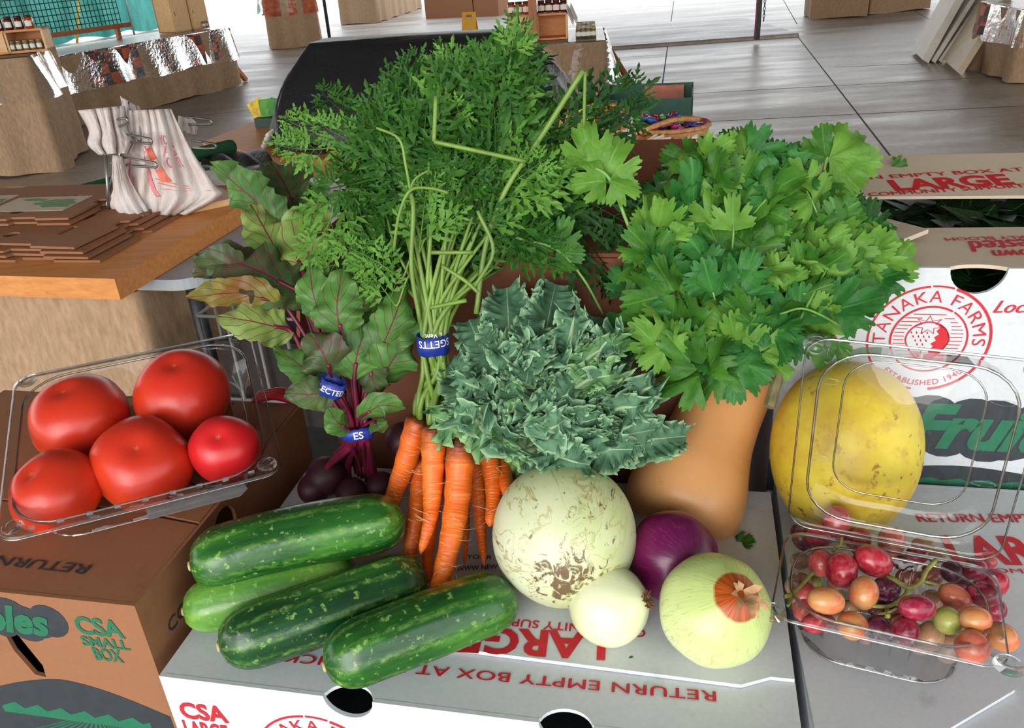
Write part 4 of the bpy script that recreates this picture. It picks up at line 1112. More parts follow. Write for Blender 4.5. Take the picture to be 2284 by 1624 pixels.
# ---------- candy baskets and tray ----------
MT['wicker'] = plain('wicker', rgb(190, 136, 86), .7, .3, 70, .6)
MT['tray_green'] = plain('green_tray', rgb(14, 70, 56), .5, .15, 20)
Tp = at(1345, 268, zb); tr = thing('plastic_tray', Tp, 'dark green plastic tray behind the candy baskets', 'tray')
mb = MB(); e = .008; w, d, h = .46, .34, .10
obox(mb, Tp, bu, bv, 0, 0, .001, w, d, e); obox(mb, Tp, bu, bv, 0, 0, 0, w, e, h); obox(mb, Tp, bu, bv, 0, d-e, 0, w, e, h*1.25); obox(mb, Tp, bu, bv, 0, 0, 0, e, d, h*1.1); obox(mb, Tp, bu, bv, w-e, 0, 0, e, d, h*1.1)
mb.build('tray', MT['tray_green'], tr, smooth=False)
mb = MB(); obox(mb, Tp, bu, bv, .20, d-.05, .02, .21, .02, .10); tag(mb.build('card_box', plain('brown_packet', rgb(170, 96, 74), .5, .2, 20), None, loc=Tp+bu*.2+bv*(d-.05)+EZ*.02, smooth=False), 'reddish brown flat packet lying in the green tray', 'packet')
def basket(c, rx, ry, label, nc, seed, cols, grp):
    t = thing('candy_basket', c, label, 'basket')
    M = Matrix.Translation(c) @ Matrix.Rotation(ROT, 4, 'Z')
    MB().lathe([(0, .002), (rx*.82, .002), (rx*.95, .04), (rx, .075), (rx*.97, .078), (rx*.92, .04), (rx*.8, .01), (0, .008)], 40, M, lambda th, q, z: (q*math.cos(th)*(1+.012*math.cos(20*th)), q*math.sin(th)*ry/rx*(1+.012*math.cos(20*th)), z)).build('basket_bowl', MT['wicker'], t)
    mb = MB(); mb.tube([M @ Vector((rx*math.cos(a), ry*math.sin(a), .080)) for a in [2*math.pi*i/40 for i in range(41)]], .011, 8, cap=False); mb.build('rim', MT['wicker'], t)
    rr = random.Random(seed)
    for i in range(nc):
        a = rr.uniform(0, 6.28); q = math.sqrt(rr.uniform(0, .85)); p = M @ Vector((rx*q*math.cos(a), ry*q*math.sin(a), .07+.035*(1-q)+rr.uniform(-.005, .01)))
        cname = rr.choice(cols)
        L, W = rr.uniform(.03, .045), rr.uniform(.016, .024)
        Q = Matrix.Translation(p) @ Matrix.Rotation(rr.uniform(0, 6.28), 4, 'Z') @ Matrix.Rotation(rr.uniform(-.5, .5), 4, 'Y')
        m = MB(); m.lathe([(W*.9, -L*1.0), (W*.3, -L*.62), (W*.8, -L*.4), (W, 0), (W*.8, L*.4), (W*.3, L*.62), (W*.9, L*1.0)], 9, Q @ Matrix.Rotation(R(90), 4, 'Y'), lambda th, r_, z: (r_*math.cos(th)*.7, r_*math.sin(th), z))
        tag(m.build('wrapped_candy', MT[cname], None, loc=p), 'wrapped candy in the '+grp, 'candy', 'candies in the '+grp)
    return t
for nm, c in (('c_yel', rgb(236, 196, 40)), ('c_red', rgb(206, 44, 48)), ('c_blu', rgb(44, 92, 176)), ('c_pnk', rgb(206, 60, 140)), ('c_grn', rgb(70, 160, 70)), ('c_org', rgb(226, 120, 50)), ('c_pur', rgb(96, 36, 90))): MT[nm] = plain('candy_'+nm, c, .3, .25, 60, coat=.4)
basket(at(1300, 282, zb), .24, .17, 'round wicker basket of yellow candies beside the carrot tops', 46, 3, ['c_yel', 'c_yel', 'c_grn', 'c_org', 'c_red'], 'yellow candy basket')
basket(at(1462, 318, zb), .24, .17, 'round wicker basket of bright mixed candies above the cilantro', 54, 5, ['c_blu', 'c_red', 'c_pnk', 'c_red', 'c_grn', 'c_pur', 'c_org'], 'mixed candy basket')
mb = MB(); a, b, c = at(1418, 298, zb+.13), at(1500, 268, zb+.16), at(1558, 266, zb+.13); mb.tube(spline([a, b, c], 8), .011, 8); tag(mb.build('basket_handle', MT['wicker'], None, loc=a), 'tan wooden handle lying over the mixed candies', 'handle')
mb = MB(); a, b = at(1330, 272, zb+.12), at(1412, 250, zb+.12); mb.tube([a, b], .010, 6); tag(mb.build('red_stick', MT['c_red'], None, loc=a), 'red wrapped stick lying across the yellow candies', 'candy')
# white knotted bag and a tan paper stack in front of the basket
bagk = thing('plastic_bag', at(1402, 358, zb), 'small knotted white plastic bag in front of the mixed candies', 'bag')
def bagsheet2(rows, Y0, Y1, name, mat, par, **k): return bagsheet(rows, Y0, Y1, name, mat, par, **k)
Yk = at(1402, 358, zb).y
bagsheet([((1385, 290), (1420, 286)), ((1396, 300), (1412, 300)), ((1382, 325), (1424, 322)), ((1372, 345), (1430, 345)), ((1376, 362), (1432, 366))], Yk+.05, Yk, 'bag_body', 'bag', bagk, .03, 3, 20)
mb = MB(); mb.tube([aty(1396, 292, Yk+.02), aty(1404, 268, Yk+.02), aty(1410, 258, Yk+.02), aty(1408, 290, Yk+.02)], .004, 6); mb.build('handle_loop', MT['bag'], bagk)
pk = thing('paper_bag_stack', at(1480, 350, zb), 'fanned stack of tan paper bags in front of the mixed candies', 'paper')
for k in range(7):
    m = MB(); x = 1432+k*15; bagsheet([((x, 318-8*math.sin(k)), (x+34, 302-6*math.cos(k))), ((x+4, 335), (x+36, 332)), ((x+2, 352), (x+34, 352))], Yk+.10-.012*k, Yk+.08-.012*k, 'paper_bag', 'tan_card', pk, .012, k, 8)
# ================= clear clamshells =================
def rdense(w, d, r, n=5, k=14):
    base = []
    for cx, cy, a0 in ((w/2-r, d/2-r, 0), (-w/2+r, d/2-r, 90), (-w/2+r, -d/2+r, 180), (w/2-r, -d/2+r, 270)):
        arc = [(cx+r*math.cos(R(a0+90*i/n)), cy+r*math.sin(R(a0+90*i/n))) for i in range(n+1)]
        base.append(arc)
    out = []
    for q in range(4):
        out += base[q]; a = base[q][-1]; b = base[(q+1) % 4][0]
        out += [(lerp(a[0], b[0], i/k), lerp(a[1], b[1], i/k)) for i in range(1, k)]
    return out
def loft(mb, rings, M, close=True):
    n = len(rings[0][0]); vs = []
    for pts, z in rings: vs += [M @ Vector((x, y, z)) for x, y in pts]
    fs = [(i*n+j, i*n+(j+1) % n, (i+1)*n+(j+1) % n, (i+1)*n+j) for i in range(len(rings)-1) for j in range(n)]
    if close:
        c = sum((Vector(p) for p in vs[-n:]), Vector())/n
        vs.append(c); fs += [((len(rings)-1)*n+j, (len(rings)-1)*n+(j+1) % n, len(vs)-1) for j in range(n)]
    mb.add(vs, fs, [(.5, .5)]*len(vs))
def wavy(pts, amp, sgn=1):
    n = len(pts); out = []
    for i, (x, y) in enumerate(pts):
        r = math.hypot(x, y); k = 1+amp*(1 if (i//2) % 2 else -1)/max(r, .01)
        out.append((x*k, y*k))
    return out
def tray(mb, w, d, h, M, cor=.0016, r0=.02, r1=.045):
    loft(mb, [(rdense(w, d, r0), -.006), (rdense(w, d, r0), 0), (rdense(w-.012, d-.012, r0), .0012), (rdense(w-.020, d-.020, r1), -.001),
              (rdense(w-.024, d-.024, r1), -.008), (wavy(rdense(w-.032, d-.032, r1), cor), -.012),
              (wavy(rdense(w-.044, d-.044, r1*.9), cor), -h+.010), (rdense(w-.050, d-.050, r1*.85), -h+.002), (rdense(w-.060, d-.060, r1*.75), -h),
              (rdense(w*.5, d*.5, r1*.5), -h), (rdense(w*.46, d*.46, r1*.5), -h+.003)], M)
def stud(mb, p, M, s=.0075):
    Q = M @ Matrix.Translation(Vector(p))
    mb.lathe([(s*1.3, 0), (s*1.25, .002), (s, .003), (s*.85, .0015), (s*.75, .0015), (s*.62, .0045), (s*.3, .005), (0, .003)], 20, Q)

MT['rim'] = clear_plastic('highlight_plastic', gloss=.26, fm=1.1, rough=.16)  # extra glossy tubes laid along the moulded edges as highlight lines
def rimline(par, M, w, d, r, z, rad=.0009):
    q = MB(); p = rdense(w, d, r, 6, 8); q.tube([M @ Vector((x, y, z)) for x, y in p+p[:1]], rad, 6, cap=False); q.build('rim_highlight', MT['rim'], par)
def basis(O, ex, ey):
    ez = ex.cross(ey).normalized()
    return Matrix(((ex.x, ey.x, ez.x, O.x), (ex.y, ey.y, ez.y, O.y), (ex.z, ey.z, ez.z, O.z), (0, 0, 0, 1)))
# tomato tray, resting on the brown carton with its back edge propped up
zr = TB+.047
FL = at(-12, 1212, zr); FR = at(632, 1050, zr)
tx = (FR-FL); tw = tx.length; tx.normalize(); ty = Vector((-tx.y, tx.x, 0)); ta = R(12)
ty = (ty*math.cos(ta)+Vector((0, 0, 1))*math.sin(ta)).normalized(); td = .255; thh = .044
TM = basis(FL+tx*tw/2+ty*td/2, tx, ty)
clam = thing('clamshell_tray', TM @ Vector((0, 0, -thh)), 'clear plastic clamshell tray holding five red tomatoes', 'container')
mb = MB(); tray(mb, tw, td, thh, TM); mb.build('tray', MT['clear'], clam)
rimline(clam, TM, tw, td, .02, -.003); rimline(clam, TM, tw-.022, td-.022, .045, -.002, .0014); rimline(clam, TM, tw-.05, td-.05, .04, -thh+.002)
for sx, sy in ((-1, -1), (1, -1), (1, 1), (-1, 1)): mb = MB(); stud(mb, (sx*(tw/2-.014), sy*(td/2-.014), 0), TM); mb.build('snap_stud', MT['clear'], clam)
mb = MB()
for k in range(9):
    x = -tw/2+.03+k*(tw-.06)/8
    for sy in (-1, 1): mb = MB(); mb.box((x, sy*(td/2-.006), .002), (.006, .003, .003), TM); mb.build('closing_tab', MT['clear'], clam, smooth=False)
mb = MB()
mb.plate([(.0, -td/2-.012), (.085, -td/2-.012), (.093, -td/2-.004), (.09, -td/2+.004), (-.002, -td/2+.004)], (), -.008, -.0075, (TM.translation, TM.col[0].to_3d(), TM.col[1].to_3d(), TM.col[2].to_3d()))
mb.build('lift_tab', MT['haze'], clam, smooth=False)
# folded cardboard pad that props the tray
mb = MB()
pp = TM @ Vector((0, td*.30, -thh-.0008))
mb.box((0, 0, 0), (tw*.7, .05, max(.006, (pp.z-TB)*.92)), Matrix.Translation(Vector((pp.x, pp.y, TB+max(.006, (pp.z-TB)*.92)/2)))@Matrix.Rotation(math.atan2(tx.y, tx.x), 4, 'Z'))
tag(mb.build('cardboard_pad', MT['kraft'], None, loc=(pp.x, pp.y, TB), smooth=False), 'folded brown cardboard under the back of the tomato tray', 'cardboard')

def tomato_mat():
    m, nt, n, l, b = nodes('tomato_skin')
    tc = n.new('ShaderNodeTexCoord'); sx = n.new('ShaderNodeSeparateXYZ'); l.new(tc.outputs['Object'], sx.inputs[0])
    oi = n.new('ShaderNodeObjectInfo')
    t = tex_noise(n, l, 28, 3, .5)
    v = math_(n, l, 'ADD', math_(n, l, 'MULTIPLY', sx.outputs[2], -9.0), math_(n, l, 'ADD', math_(n, l, 'MULTIPLY', t.outputs[0], .5), math_(n, l, 'MULTIPLY', sx.outputs[0], -6.0)))
    r = ramp(n, l, v, [(.0, rgb(200, 50, 28)), (.42, rgb(216, 72, 30)), (.85, rgb(232, 116, 40))])
    col = r.outputs[0]
    a = n.new('ShaderNodeAttribute'); a.attribute_type = 'OBJECT'; a.attribute_name = '["ripe"]'
    col = mixc(n, l, a.outputs['Fac'], col, rgb(204, 30, 38))
    d = math_(n, l, 'SQRT', math_(n, l, 'ADD', math_(n, l, 'MULTIPLY', sx.outputs[0], sx.outputs[0]), math_(n, l, 'MULTIPLY', sx.outputs[1], sx.outputs[1])))
    an = math_(n, l, 'ARCTAN2', sx.outputs[1], sx.outputs[0])
    st = math_(n, l, 'MULTIPLY', math_(n, l, 'ADD', math_(n, l, 'COSINE', math_(n, l, 'MULTIPLY', an, 5.0)), 1.4), .0013)
    k = n.new('ShaderNodeMath'); k.operation = 'LESS_THAN'; l.new(d, k.inputs[0]); l.new(st, k.inputs[1])
    up = math_(n, l, 'GREATER_THAN', sx.outputs[2], .01)
    col = mixc(n, l, math_(n, l, 'MULTIPLY', math_(n, l, 'MULTIPLY', k.outputs[0], up), .7), col, rgb(176, 120, 60))
    l.new(col, b.inputs['Base Color'])
    b.inputs['Roughness'].default_value = .34; b.inputs['Specular IOR Level'].default_value = .5
    b.inputs['Subsurface Weight'].default_value = .12; b.inputs['Subsurface Radius'].default_value = (.01, .003, .002)
    t2 = tex_noise(n, l, 45, 2, .5); add_bump(n, l, b, t2.outputs[0], .08, .003)
    return m
MT['tomato'] = tomato_mat()
def tomato(px, py, z, rx, ry, tilt, az, ripe, label, lob=.05, seed=0):
    c = at(px, py, z); r = rx*pxm(c); sq = ry
    rr = random.Random(seed); ph = rr.uniform(0, 6); k = rr.choice((4, 5))
    def fn(th, q, zz):
        l_ = 1+lob*(.55*math.cos(k*th+ph)+.6*math.cos(2*th+ph*1.7))*(q/r)**1.3*(1 if zz > 0 else .6)
        return (q*math.cos(th)*l_, q*math.sin(th)*l_, zz+.06*r*math.cos(th+ph)*(q/r))
    prof = []
    for i in range(33):
        a = -math.pi/2+math.pi*i/32
        q = math.copysign(abs(math.cos(a))**.86, math.cos(a)); s = math.sin(a)
        zz = s*sq*(1-.10*math.exp(-(q/.22)**2)*(1 if s > 0 else 1.6))
        prof.append((max(0, q)*r, zz*r))
    prof[0] = (0, prof[0][1]); prof[-1] = (0, prof[-1][1])
    M = Matrix.Translation(c) @ Matrix.Rotation(R(az), 4, 'Z') @ Matrix.Rotation(R(tilt), 4, 'X')
    o = MB().lathe(prof, 48, None, fn).build('tomato', MT['tomato'], None, M=M)
    o['ripe'] = float(ripe)
    return tag(o, label, 'tomato', 'tomatoes in the clear tray')
fz_ = TB+.006
tomato(178, 932, TB+.066, 108, .82, 16, -10, 0.0, 'large orange red tomato at the back left of the clear tray', .05, 1)
tomato(407, 880, TB+.070, 104, .88, 14, 20, .25, 'large red tomato at the back of the tray with a pale blossom scar on top', .05, 2)
tomato(318, 1034, TB+.044, 108, .90, 38, 25, .08, 'big orange red tomato in the middle of the clear tray', .07, 4)
tomato(127, 1094, TB+.042, 97, .86, 30, -35, 0.0, 'orange tomato at the front left corner of the clear tray', .05, 8)
tomato(503, 1003, TB+.046, 76, .98, 35, 10, .9, 'small deep red tomato at the right end of the clear tray', .03, 5)

# ================= cucumbers =================
def cuke_mat(name, dark, mid, lite, k):
    m, nt, n, l, b = nodes(name)
    tc = n.new('ShaderNodeTexCoord'); sx = n.new('ShaderNodeSeparateXYZ'); l.new(tc.outputs['Object'], sx.inputs[0])
    t1 = tex_noise(n, l, 30, 4, .6, sc=(.30, 1.6, 1.6)); t2 = tex_noise(n, l, 170, 5, .75, sc=(.55, 1, 1)); t3 = tex_noise(n, l, 60, 2, .5)
    an = math_(n, l, 'ARCTAN2', sx.outputs[1], sx.outputs[2])
    st = math_(n, l, 'SINE', math_(n, l, 'ADD', math_(n, l, 'MULTIPLY', an, 9.0), math_(n, l, 'MULTIPLY', t1.outputs[0], 5.0)))
    base = ramp(n, l, t1.outputs[0], [(.30, dark), (.52, mid), (.74, lite)]).outputs[0]
    # pale belly under and towards the front
    bl = n.new('ShaderNodeMapRange'); bl.inputs[1].default_value = -.004; bl.inputs[2].default_value = -.03; bl.inputs[4].default_value = k
    l.new(math_(n, l, 'ADD', sx.outputs[2], math_(n, l, 'MULTIPLY', t1.outputs[0], .012)), bl.inputs[0])
    base = mixc(n, l, bl.outputs[0], base, lite)
    sm = n.new('ShaderNodeMapRange'); sm.inputs[1].default_value = .25; sm.inputs[2].default_value = 1.0; sm.inputs[4].default_value = .5
    l.new(st, sm.inputs[0])
    spk = ramp(n, l, t2.outputs[0], [(.42, (0, 0, 0, 1)), (.60, (1, 1, 1, 1))]).outputs[0]
    col = mixc(n, l, math_(n, l, 'MULTIPLY', sm.outputs[0], spk), base, rgb(116, 160, 72))
    spk2 = ramp(n, l, tex_noise(n, l, 140, 3, .6).outputs[0], [(.60, (0, 0, 0, 1)), (.68, (1, 1, 1, 1))]).outputs[0]
    col = mixc(n, l, math_(n, l, 'MULTIPLY', spk2, .6), col, rgb(150, 190, 96))
    l.new(col, b.inputs['Base Color']); b.inputs['Roughness'].default_value = .24
    b.inputs['Specular IOR Level'].default_value = .5
    add_bump(n, l, b, math_(n, l, 'ADD', t3.outputs[0], math_(n, l, 'MULTIPLY', t2.outputs[0], .25)), .35, .0022)
    return m
MT['cuke'] = cuke_mat('cucumber_skin', rgb(20, 64, 26), rgb(38, 96, 32), rgb(84, 142, 50), .65)
MT['cuke_dark'] = cuke_mat('cucumber_skin_dark', rgb(16, 56, 30), rgb(30, 80, 36), rgb(62, 116, 48), .4)
MT['cuke_pale'] = cuke_mat('cucumber_skin_pale', rgb(70, 128, 44), rgb(104, 156, 60), rgb(150, 186, 92), .3)
MT['scar'] = plain('dry_scar', rgb(196, 172, 120), .8, .2, 120)
def cucumber(p0, p1, r, mat, label, roll=0, bend=.05, up=(0, 0, 1)):
    """p0, p1: centres of the two round ends"""
    p0, p1 = Vector(p0), Vector(p1)
    L = (p1-p0).length; M = Matrix.Translation((p0+p1)/2) @ (frame(p1-p0, up).to_4x4()) @ Matrix.Rotation(R(roll), 4, 'X')
    vs = MB(); n = 40; prof = []
    rows = []
    K = 44
    for i in range(K+1):
        s = i/K; e = .98*r
        x = -L/2-e+s*(L+2*e)
        # super-ellipse ends with a slightly fuller middle
        d = max(0.0, abs(x)-L/2+.25*e)/(1.25*e)
        q = (max(0.0, 1-min(1, d)**2.5))**.5
        q *= (.93+.07*math.cos(x/(L/2+e)*1.4))
        rows.append((x, q*r))
    v = []; f = []
    for i, (x, q) in enumerate(rows):
        cz = bend*L*((x/(L/2))**2-.4)*-.5
        for j in range(n):
            th = 2*math.pi*j/n
            w = 1+.018*math.cos(9*th+1)+.02*math.cos(3*th+x*14)+.012*noise.noise(Vector((x*30, 3*math.cos(th), 3*math.sin(th))))
            v.append((x, q*w*math.sin(th), cz+q*w*math.cos(th)))
    f = [(i*n+j, i*n+(j+1) % n, (i+1)*n+(j+1) % n, (i+1)*n+j) for i in range(K) for j in range(n)]
    vs.add(v, f, None)
    root = thing('cucumber', (0, 0, 0), label, 'cucumber', 'pickling cucumbers heaped on the white carton', M=M)
    vs.build('fruit', MT[mat], root, M=M)
    a = MB(); a.lathe([(0, .0008), (r*.13, .0006), (r*.17, -.0012), (r*.1, -.003)], 14, M @ Matrix.Translation(Vector((-L/2-.975*r, 0, bend*L*-.5*((1+2*r/L)**2-.4))))@Matrix.Rotation(R(-90), 4, 'Y'))
    a.build('blossom_end', MT['scar'], root, M=None)
    return root
rc = .0295
c2 = cucumber(at(468, 1346, T+.0052+.027), at(742, 1290, T+.0052+.027), .0265, 'cuke_pale', 'pale yellow green cucumber at the bottom left under the top cucumber', 20)
c3 = cucumber(at(560, 1420, T+.005+rc), at(890, 1305, T+.005+rc), .0298, 'cuke_dark', 'dark green cucumber in the middle of the cucumber heap', 60)
c4 = cucumber(at(795, 1456, T+.006+rc), at(1088, 1345, T+.006+rc), .0298, 'cuke', 'dark green cucumber nearest to the small white onion', 30)
c1 = cucumber(at(492, 1238, T+.073), at(836, 1162, T+.073), .0305, 'cuke', 'glossy green cucumber lying on top of the heap', 10)

# ================= carrots =================
def carrot_mat():
    m, nt, n, l, b = nodes('carrot_skin')
    tc = n.new('ShaderNodeTexCoord'); sx = n.new('ShaderNodeSeparateXYZ'); l.new(tc.outputs['UV'], sx.inputs[0])
    t = tex_noise(n, l, 40, 4, .6); t2 = tex_noise(n, l, 60, 3, .6)
    ring = n.new('ShaderNodeTexNoise'); ring.noise_dimensions = '2D'; ring.inputs['Scale'].default_value = 1; ring.inputs['Detail'].default_value = 3
    mp = n.new('ShaderNodeMapping'); mp.inputs['Scale'].default_value = (2.0, 60, 1); l.new(tc.outputs['UV'], mp.inputs[0]); l.new(mp.outputs[0], ring.inputs['Vector'])
    col = ramp(n, l, t.outputs[0], [(.3, rgb(212, 86, 14)), (.7, rgb(238, 118, 30))]).outputs[0]
    rg = ramp(n, l, ring.outputs[0], [(.60, (0, 0, 0, 1)), (.68, (1, 1, 1, 1))]).outputs[0]
    col = mixc(n, l, math_(n, l, 'MULTIPLY', rg, .5), col, rgb(248, 156, 80))
    top = n.new('ShaderNodeMapRange'); top.inputs[1].default_value = .17; top.inputs[2].default_value = .02; l.new(math_(n, l, 'ADD', sx.outputs[1], math_(n, l, 'MULTIPLY', math_(n, l, 'SUBTRACT', t2.outputs[0], .5), .30)), top.inputs[0])
    col = mixc(n, l, math_(n, l, 'MULTIPLY', top.outputs[0], .95), col, rgb(70, 38, 20))
    l.new(col, b.inputs['Base Color']); b.inputs['Roughness'].default_value = .42
    add_bump(n, l, b, ring.outputs[0], .45, .0016)
    return m
MT['carrot'] = carrot_mat()
MT['root_hair'] = plain('root_hair', rgb(226, 190, 140), .8, .1, 50)
MT['crown'] = plain('carrot_crown', rgb(120, 132, 52), .7, .3, 90)
BUNCH_P = aty(1000, 930, .735)
carrots = thing('carrot_bunch', at(1000, 1290, T+.006), 'bunch of orange carrots with tall feathery green tops in a blue band', 'carrot')
carrots_specs = [
    # pixel path crown -> tip, half-width px at crown and tip, Y of crown, height of tip above the carton
    ([(936, 930), (912, 1010), (884, 1090), (852, 1175)], 30, 14, .725, .022),
    ([(968, 950), (966, 1030), (964, 1110), (958, 1165), (938, 1235)], 30, 9, .705, .045),
    ([(1028, 972), (1022, 1094), (1008, 1190), (985, 1290), (968, 1340)], 33, 16, .695, .030),
    ([(944, 1010), (934, 1090), (925, 1160), (912, 1250), (908, 1285)], 20, 14, .735, .020),
    ([(1040, 958), (1062, 1070), (1072, 1180), (1081, 1262)], 23, 5, .745, .018),
    ([(1064, 940), (1092, 1030), (1100, 1105), (1092, 1175)], 25, 12, .735, .055),
    ([(976, 1040), (965, 1140), (955, 1230), (956, 1300)], 20, 9, .745, .018),
    ([(1030, 1060), (1040, 1160), (1036, 1262)], 11, 4, .765, .012),
    ([(1090, 950), (1120, 1040), (1136, 1110)], 22, 14, .765, .08),
]
for ci, (path, w0, w1, Yc, zt) in enumerate(carrots_specs):
    p0 = aty(path[0][0], path[0][1], Yc); p1 = at(path[-1][0], path[-1][1], T+.006+zt)
    k = len(path); pts = []
    for i, (x, y) in enumerate(path):
        Y = lerp(p0.y, p1.y, i/(k-1)); pts.append(aty(x, y, Y))
    sp = spline(pts, 9); q = len(sp); rad = []
    r0 = w0*pxm(p0); r1 = w1*pxm(p1); rr = random.Random(ci)
    for i in range(q):
        s = i/(q-1)
        r = lerp(r0, r1, s**1.25)*(1+.035*math.sin(i*1.3+ci)+.02*rr.uniform(-1, 1))
        if s < .06: r *= .62+.38*math.sqrt(s/.06)
        if s > .93: r *= math.sqrt(max(.02, (1-s)/.07))
        rad.append(r)
    o = MB(); o.tube(sp, rad, 22)
    me = o.build('carrot', MT['carrot'], carrots)
    # fine rootlets
    h = MB()
    for i in range(9):
        j = rr.randrange(2, q-3); t = (sp[j+1]-sp[j-1]).normalized(); a = t.orthogonal().normalized()
        a = Matrix.Rotation(rr.uniform(0, 6.28), 3, t) @ a
        if a.y > 0: a = -a
        s0 = sp[j]+a*rad[j]*.98; c = a.cross(t)*rr.choice((-1, 1))
        h.tube(bez(s0, s0+a*.004+c*.003, s0+a*.006+c*.010, s0+a*.002+c*rr.uniform(.012, .020)-t*.004, 6), .00022, 4)
    hb = h.build('rootlet', MT['root_hair'], carrots)

# ================= melons, squash =================
def white_melon_mat():
    m, nt, n, l, b = nodes('white_melon_rind')
    tc = n.new('ShaderNodeTexCoord'); sx = n.new('ShaderNodeSeparateXYZ'); l.new(tc.outputs['Object'], sx.inputs[0])
    t = tex_noise(n, l, 14, 4, .6)
    g = n.new('ShaderNodeMapRange'); g.inputs[1].default_value = -.07; g.inputs[2].default_value = .05; l.new(sx.outputs[0], g.inputs[0])
    base = ramp(n, l, math_(n, l, 'ADD', math_(n, l, 'MULTIPLY', t.outputs[0], .8), math_(n, l, 'MULTIPLY', g.outputs[0], .35)), [(.3, rgb(226, 228, 204)), (.62, rgb(206, 212, 170)), (.85, rgb(184, 196, 132))]).outputs[0]
    # corky net lines running pole to pole
    w = tex_noise(n, l, 20, 4, .6, sc=(1.6, 1.6, .34), dist=1.0)
    ln = n.new('ShaderNodeMapRange'); ln.inputs[1].default_value = .022; ln.inputs[2].default_value = .004
    l.new(math_(n, l, 'ABSOLUTE', math_(n, l, 'SUBTRACT', w.outputs[0], .5)), ln.inputs[0])
    msk = ramp(n, l, tex_noise(n, l, 9, 2, .5).outputs[0], [(.42, (0, 0, 0, 1)), (.56, (1, 1, 1, 1))]).outputs[0]
    col = mixc(n, l, math_(n, l, 'MULTIPLY', math_(n, l, 'MULTIPLY', ln.outputs[0], msk), .65), base, rgb(160, 140, 78))
    # russet patch round the stem end (-Z)
    d = math_(n, l, 'SQRT', math_(n, l, 'ADD', math_(n, l, 'MULTIPLY', sx.outputs[0], sx.outputs[0]), math_(n, l, 'MULTIPLY', sx.outputs[1], sx.outputs[1])))
    low = math_(n, l, 'LESS_THAN', sx.outputs[2], 0.0)
    w2 = tex_noise(n, l, 75, 5, .65, sc=(1, 1, .5), dist=1.6)
    rs = n.new('ShaderNodeMapRange'); rs.inputs[1].default_value = .040; rs.inputs[2].default_value = .004; l.new(d, rs.inputs[0])
    rf = ramp(n, l, math_(n, l, 'ADD', w2.outputs[0], math_(n, l, 'MULTIPLY', rs.outputs[0], .24)), [(.60, (0, 0, 0, 1)), (.68, (1, 1, 1, 1))]).outputs[0]
    col = mixc(n, l, math_(n, l, 'MULTIPLY', math_(n, l, 'MULTIPLY', rf, low), .9), col, rgb(92, 58, 24))
    sp = ramp(n, l, tex_noise(n, l, 85, 1, .5).outputs[0], [(.76, (0, 0, 0, 1)), (.79, (1, 1, 1, 1))]).outputs[0]
    col = mixc(n, l, math_(n, l, 'MULTIPLY', sp, .6), col, rgb(110, 104, 66))
    l.new(col, b.inputs['Base Color']); b.inputs['Roughness'].default_value = .42
    add_bump(n, l, b, math_(n, l, 'ADD', ln.outputs[0], rf), .12, .001)
    return m
MT['white_melon'] = white_melon_mat()
cm = at(1258, 1183, T+.0765); rm = 161*pxm(cm)
def sphereprof(r, h, n=36, p=1.0, dim=0.0):
    out = []
    for i in range(n+1):
        a = -math.pi/2+math.pi*i/n; q = max(0, math.cos(a))**p
        out.append((q*r, math.sin(a)*h*(1-dim*math.exp(-(q/.15)**2))))
    out[0] = (0, out[0][1]); out[-1] = (0, out[-1][1]); return out
cm = Vector((cm.x, cm.y, T+.005+rm)); rd = ray(1266, 1300).normalized(); oc = C0-cm; bq = oc.dot(rd)
pole = C0+rd*(-bq-math.sqrt(max(0, bq*bq-oc.dot(oc)+rm*rm)))   # where the russet stem end faces the viewer
M = Matrix.Translation(cm) @ frame((cm-pole).orthogonal(), cm-pole).to_4x4()
tag(MB().lathe(sphereprof(rm, rm*.995, 44), 64, None, lambda th, q, z: (q*math.cos(th)*(1+.008*math.cos(5*th)), q*math.sin(th)*(1+.008*math.cos(4*th)), z)).build('melon', MT['white_melon'], None, M=M),
    'round white melon with tan net cracks and a russet patch in front of the kale', 'melon')

def yellow_mat():
    m, nt, n, l, b = nodes('yellow_melon_rind')
    t = tex_noise(n, l, 13, 4, .6); t2 = tex_noise(n, l, 30, 4, .7); t3 = tex_noise(n, l, 90, 3, .6)
    base = ramp(n, l, t.outputs[0], [(.32, rgb(200, 160, 50)), (.5, rgb(220, 194, 56)), (.7, rgb(228, 208, 70))]).outputs[0]
    f = ramp(n, l, t2.outputs[0], [(.54, (0, 0, 0, 1)), (.66, (1, 1, 1, 1))]).outputs[0]
    col = mixc(n, l, math_(n, l, 'MULTIPLY', f, .5), base, rgb(186, 134, 60))
    f2 = ramp(n, l, t3.outputs[0], [(.60, (0, 0, 0, 1)), (.66, (1, 1, 1, 1))]).outputs[0]
    msk = ramp(n, l, tex_noise(n, l, 10, 2, .5).outputs[0], [(.45, (0, 0, 0, 1)), (.6, (1, 1, 1, 1))]).outputs[0]
    col = mixc(n, l, math_(n, l, 'MULTIPLY', math_(n, l, 'MULTIPLY', f2, msk), .85), col, rgb(140, 70, 40))
    l.new(col, b.inputs['Base Color']); b.inputs['Roughness'].default_value = .45
    add_bump(n, l, b, t2.outputs[0], .15, .003)
    return m
MT['yellow_melon'] = yellow_mat()
cy = MEL; ry = MELR
M = Matrix.Translation(cy) @ Matrix.Rotation(R(-8), 4, 'X') @ Matrix.Rotation(R(4), 4, 'Y')
hz_ = (cy.z-(T-.012))/.985
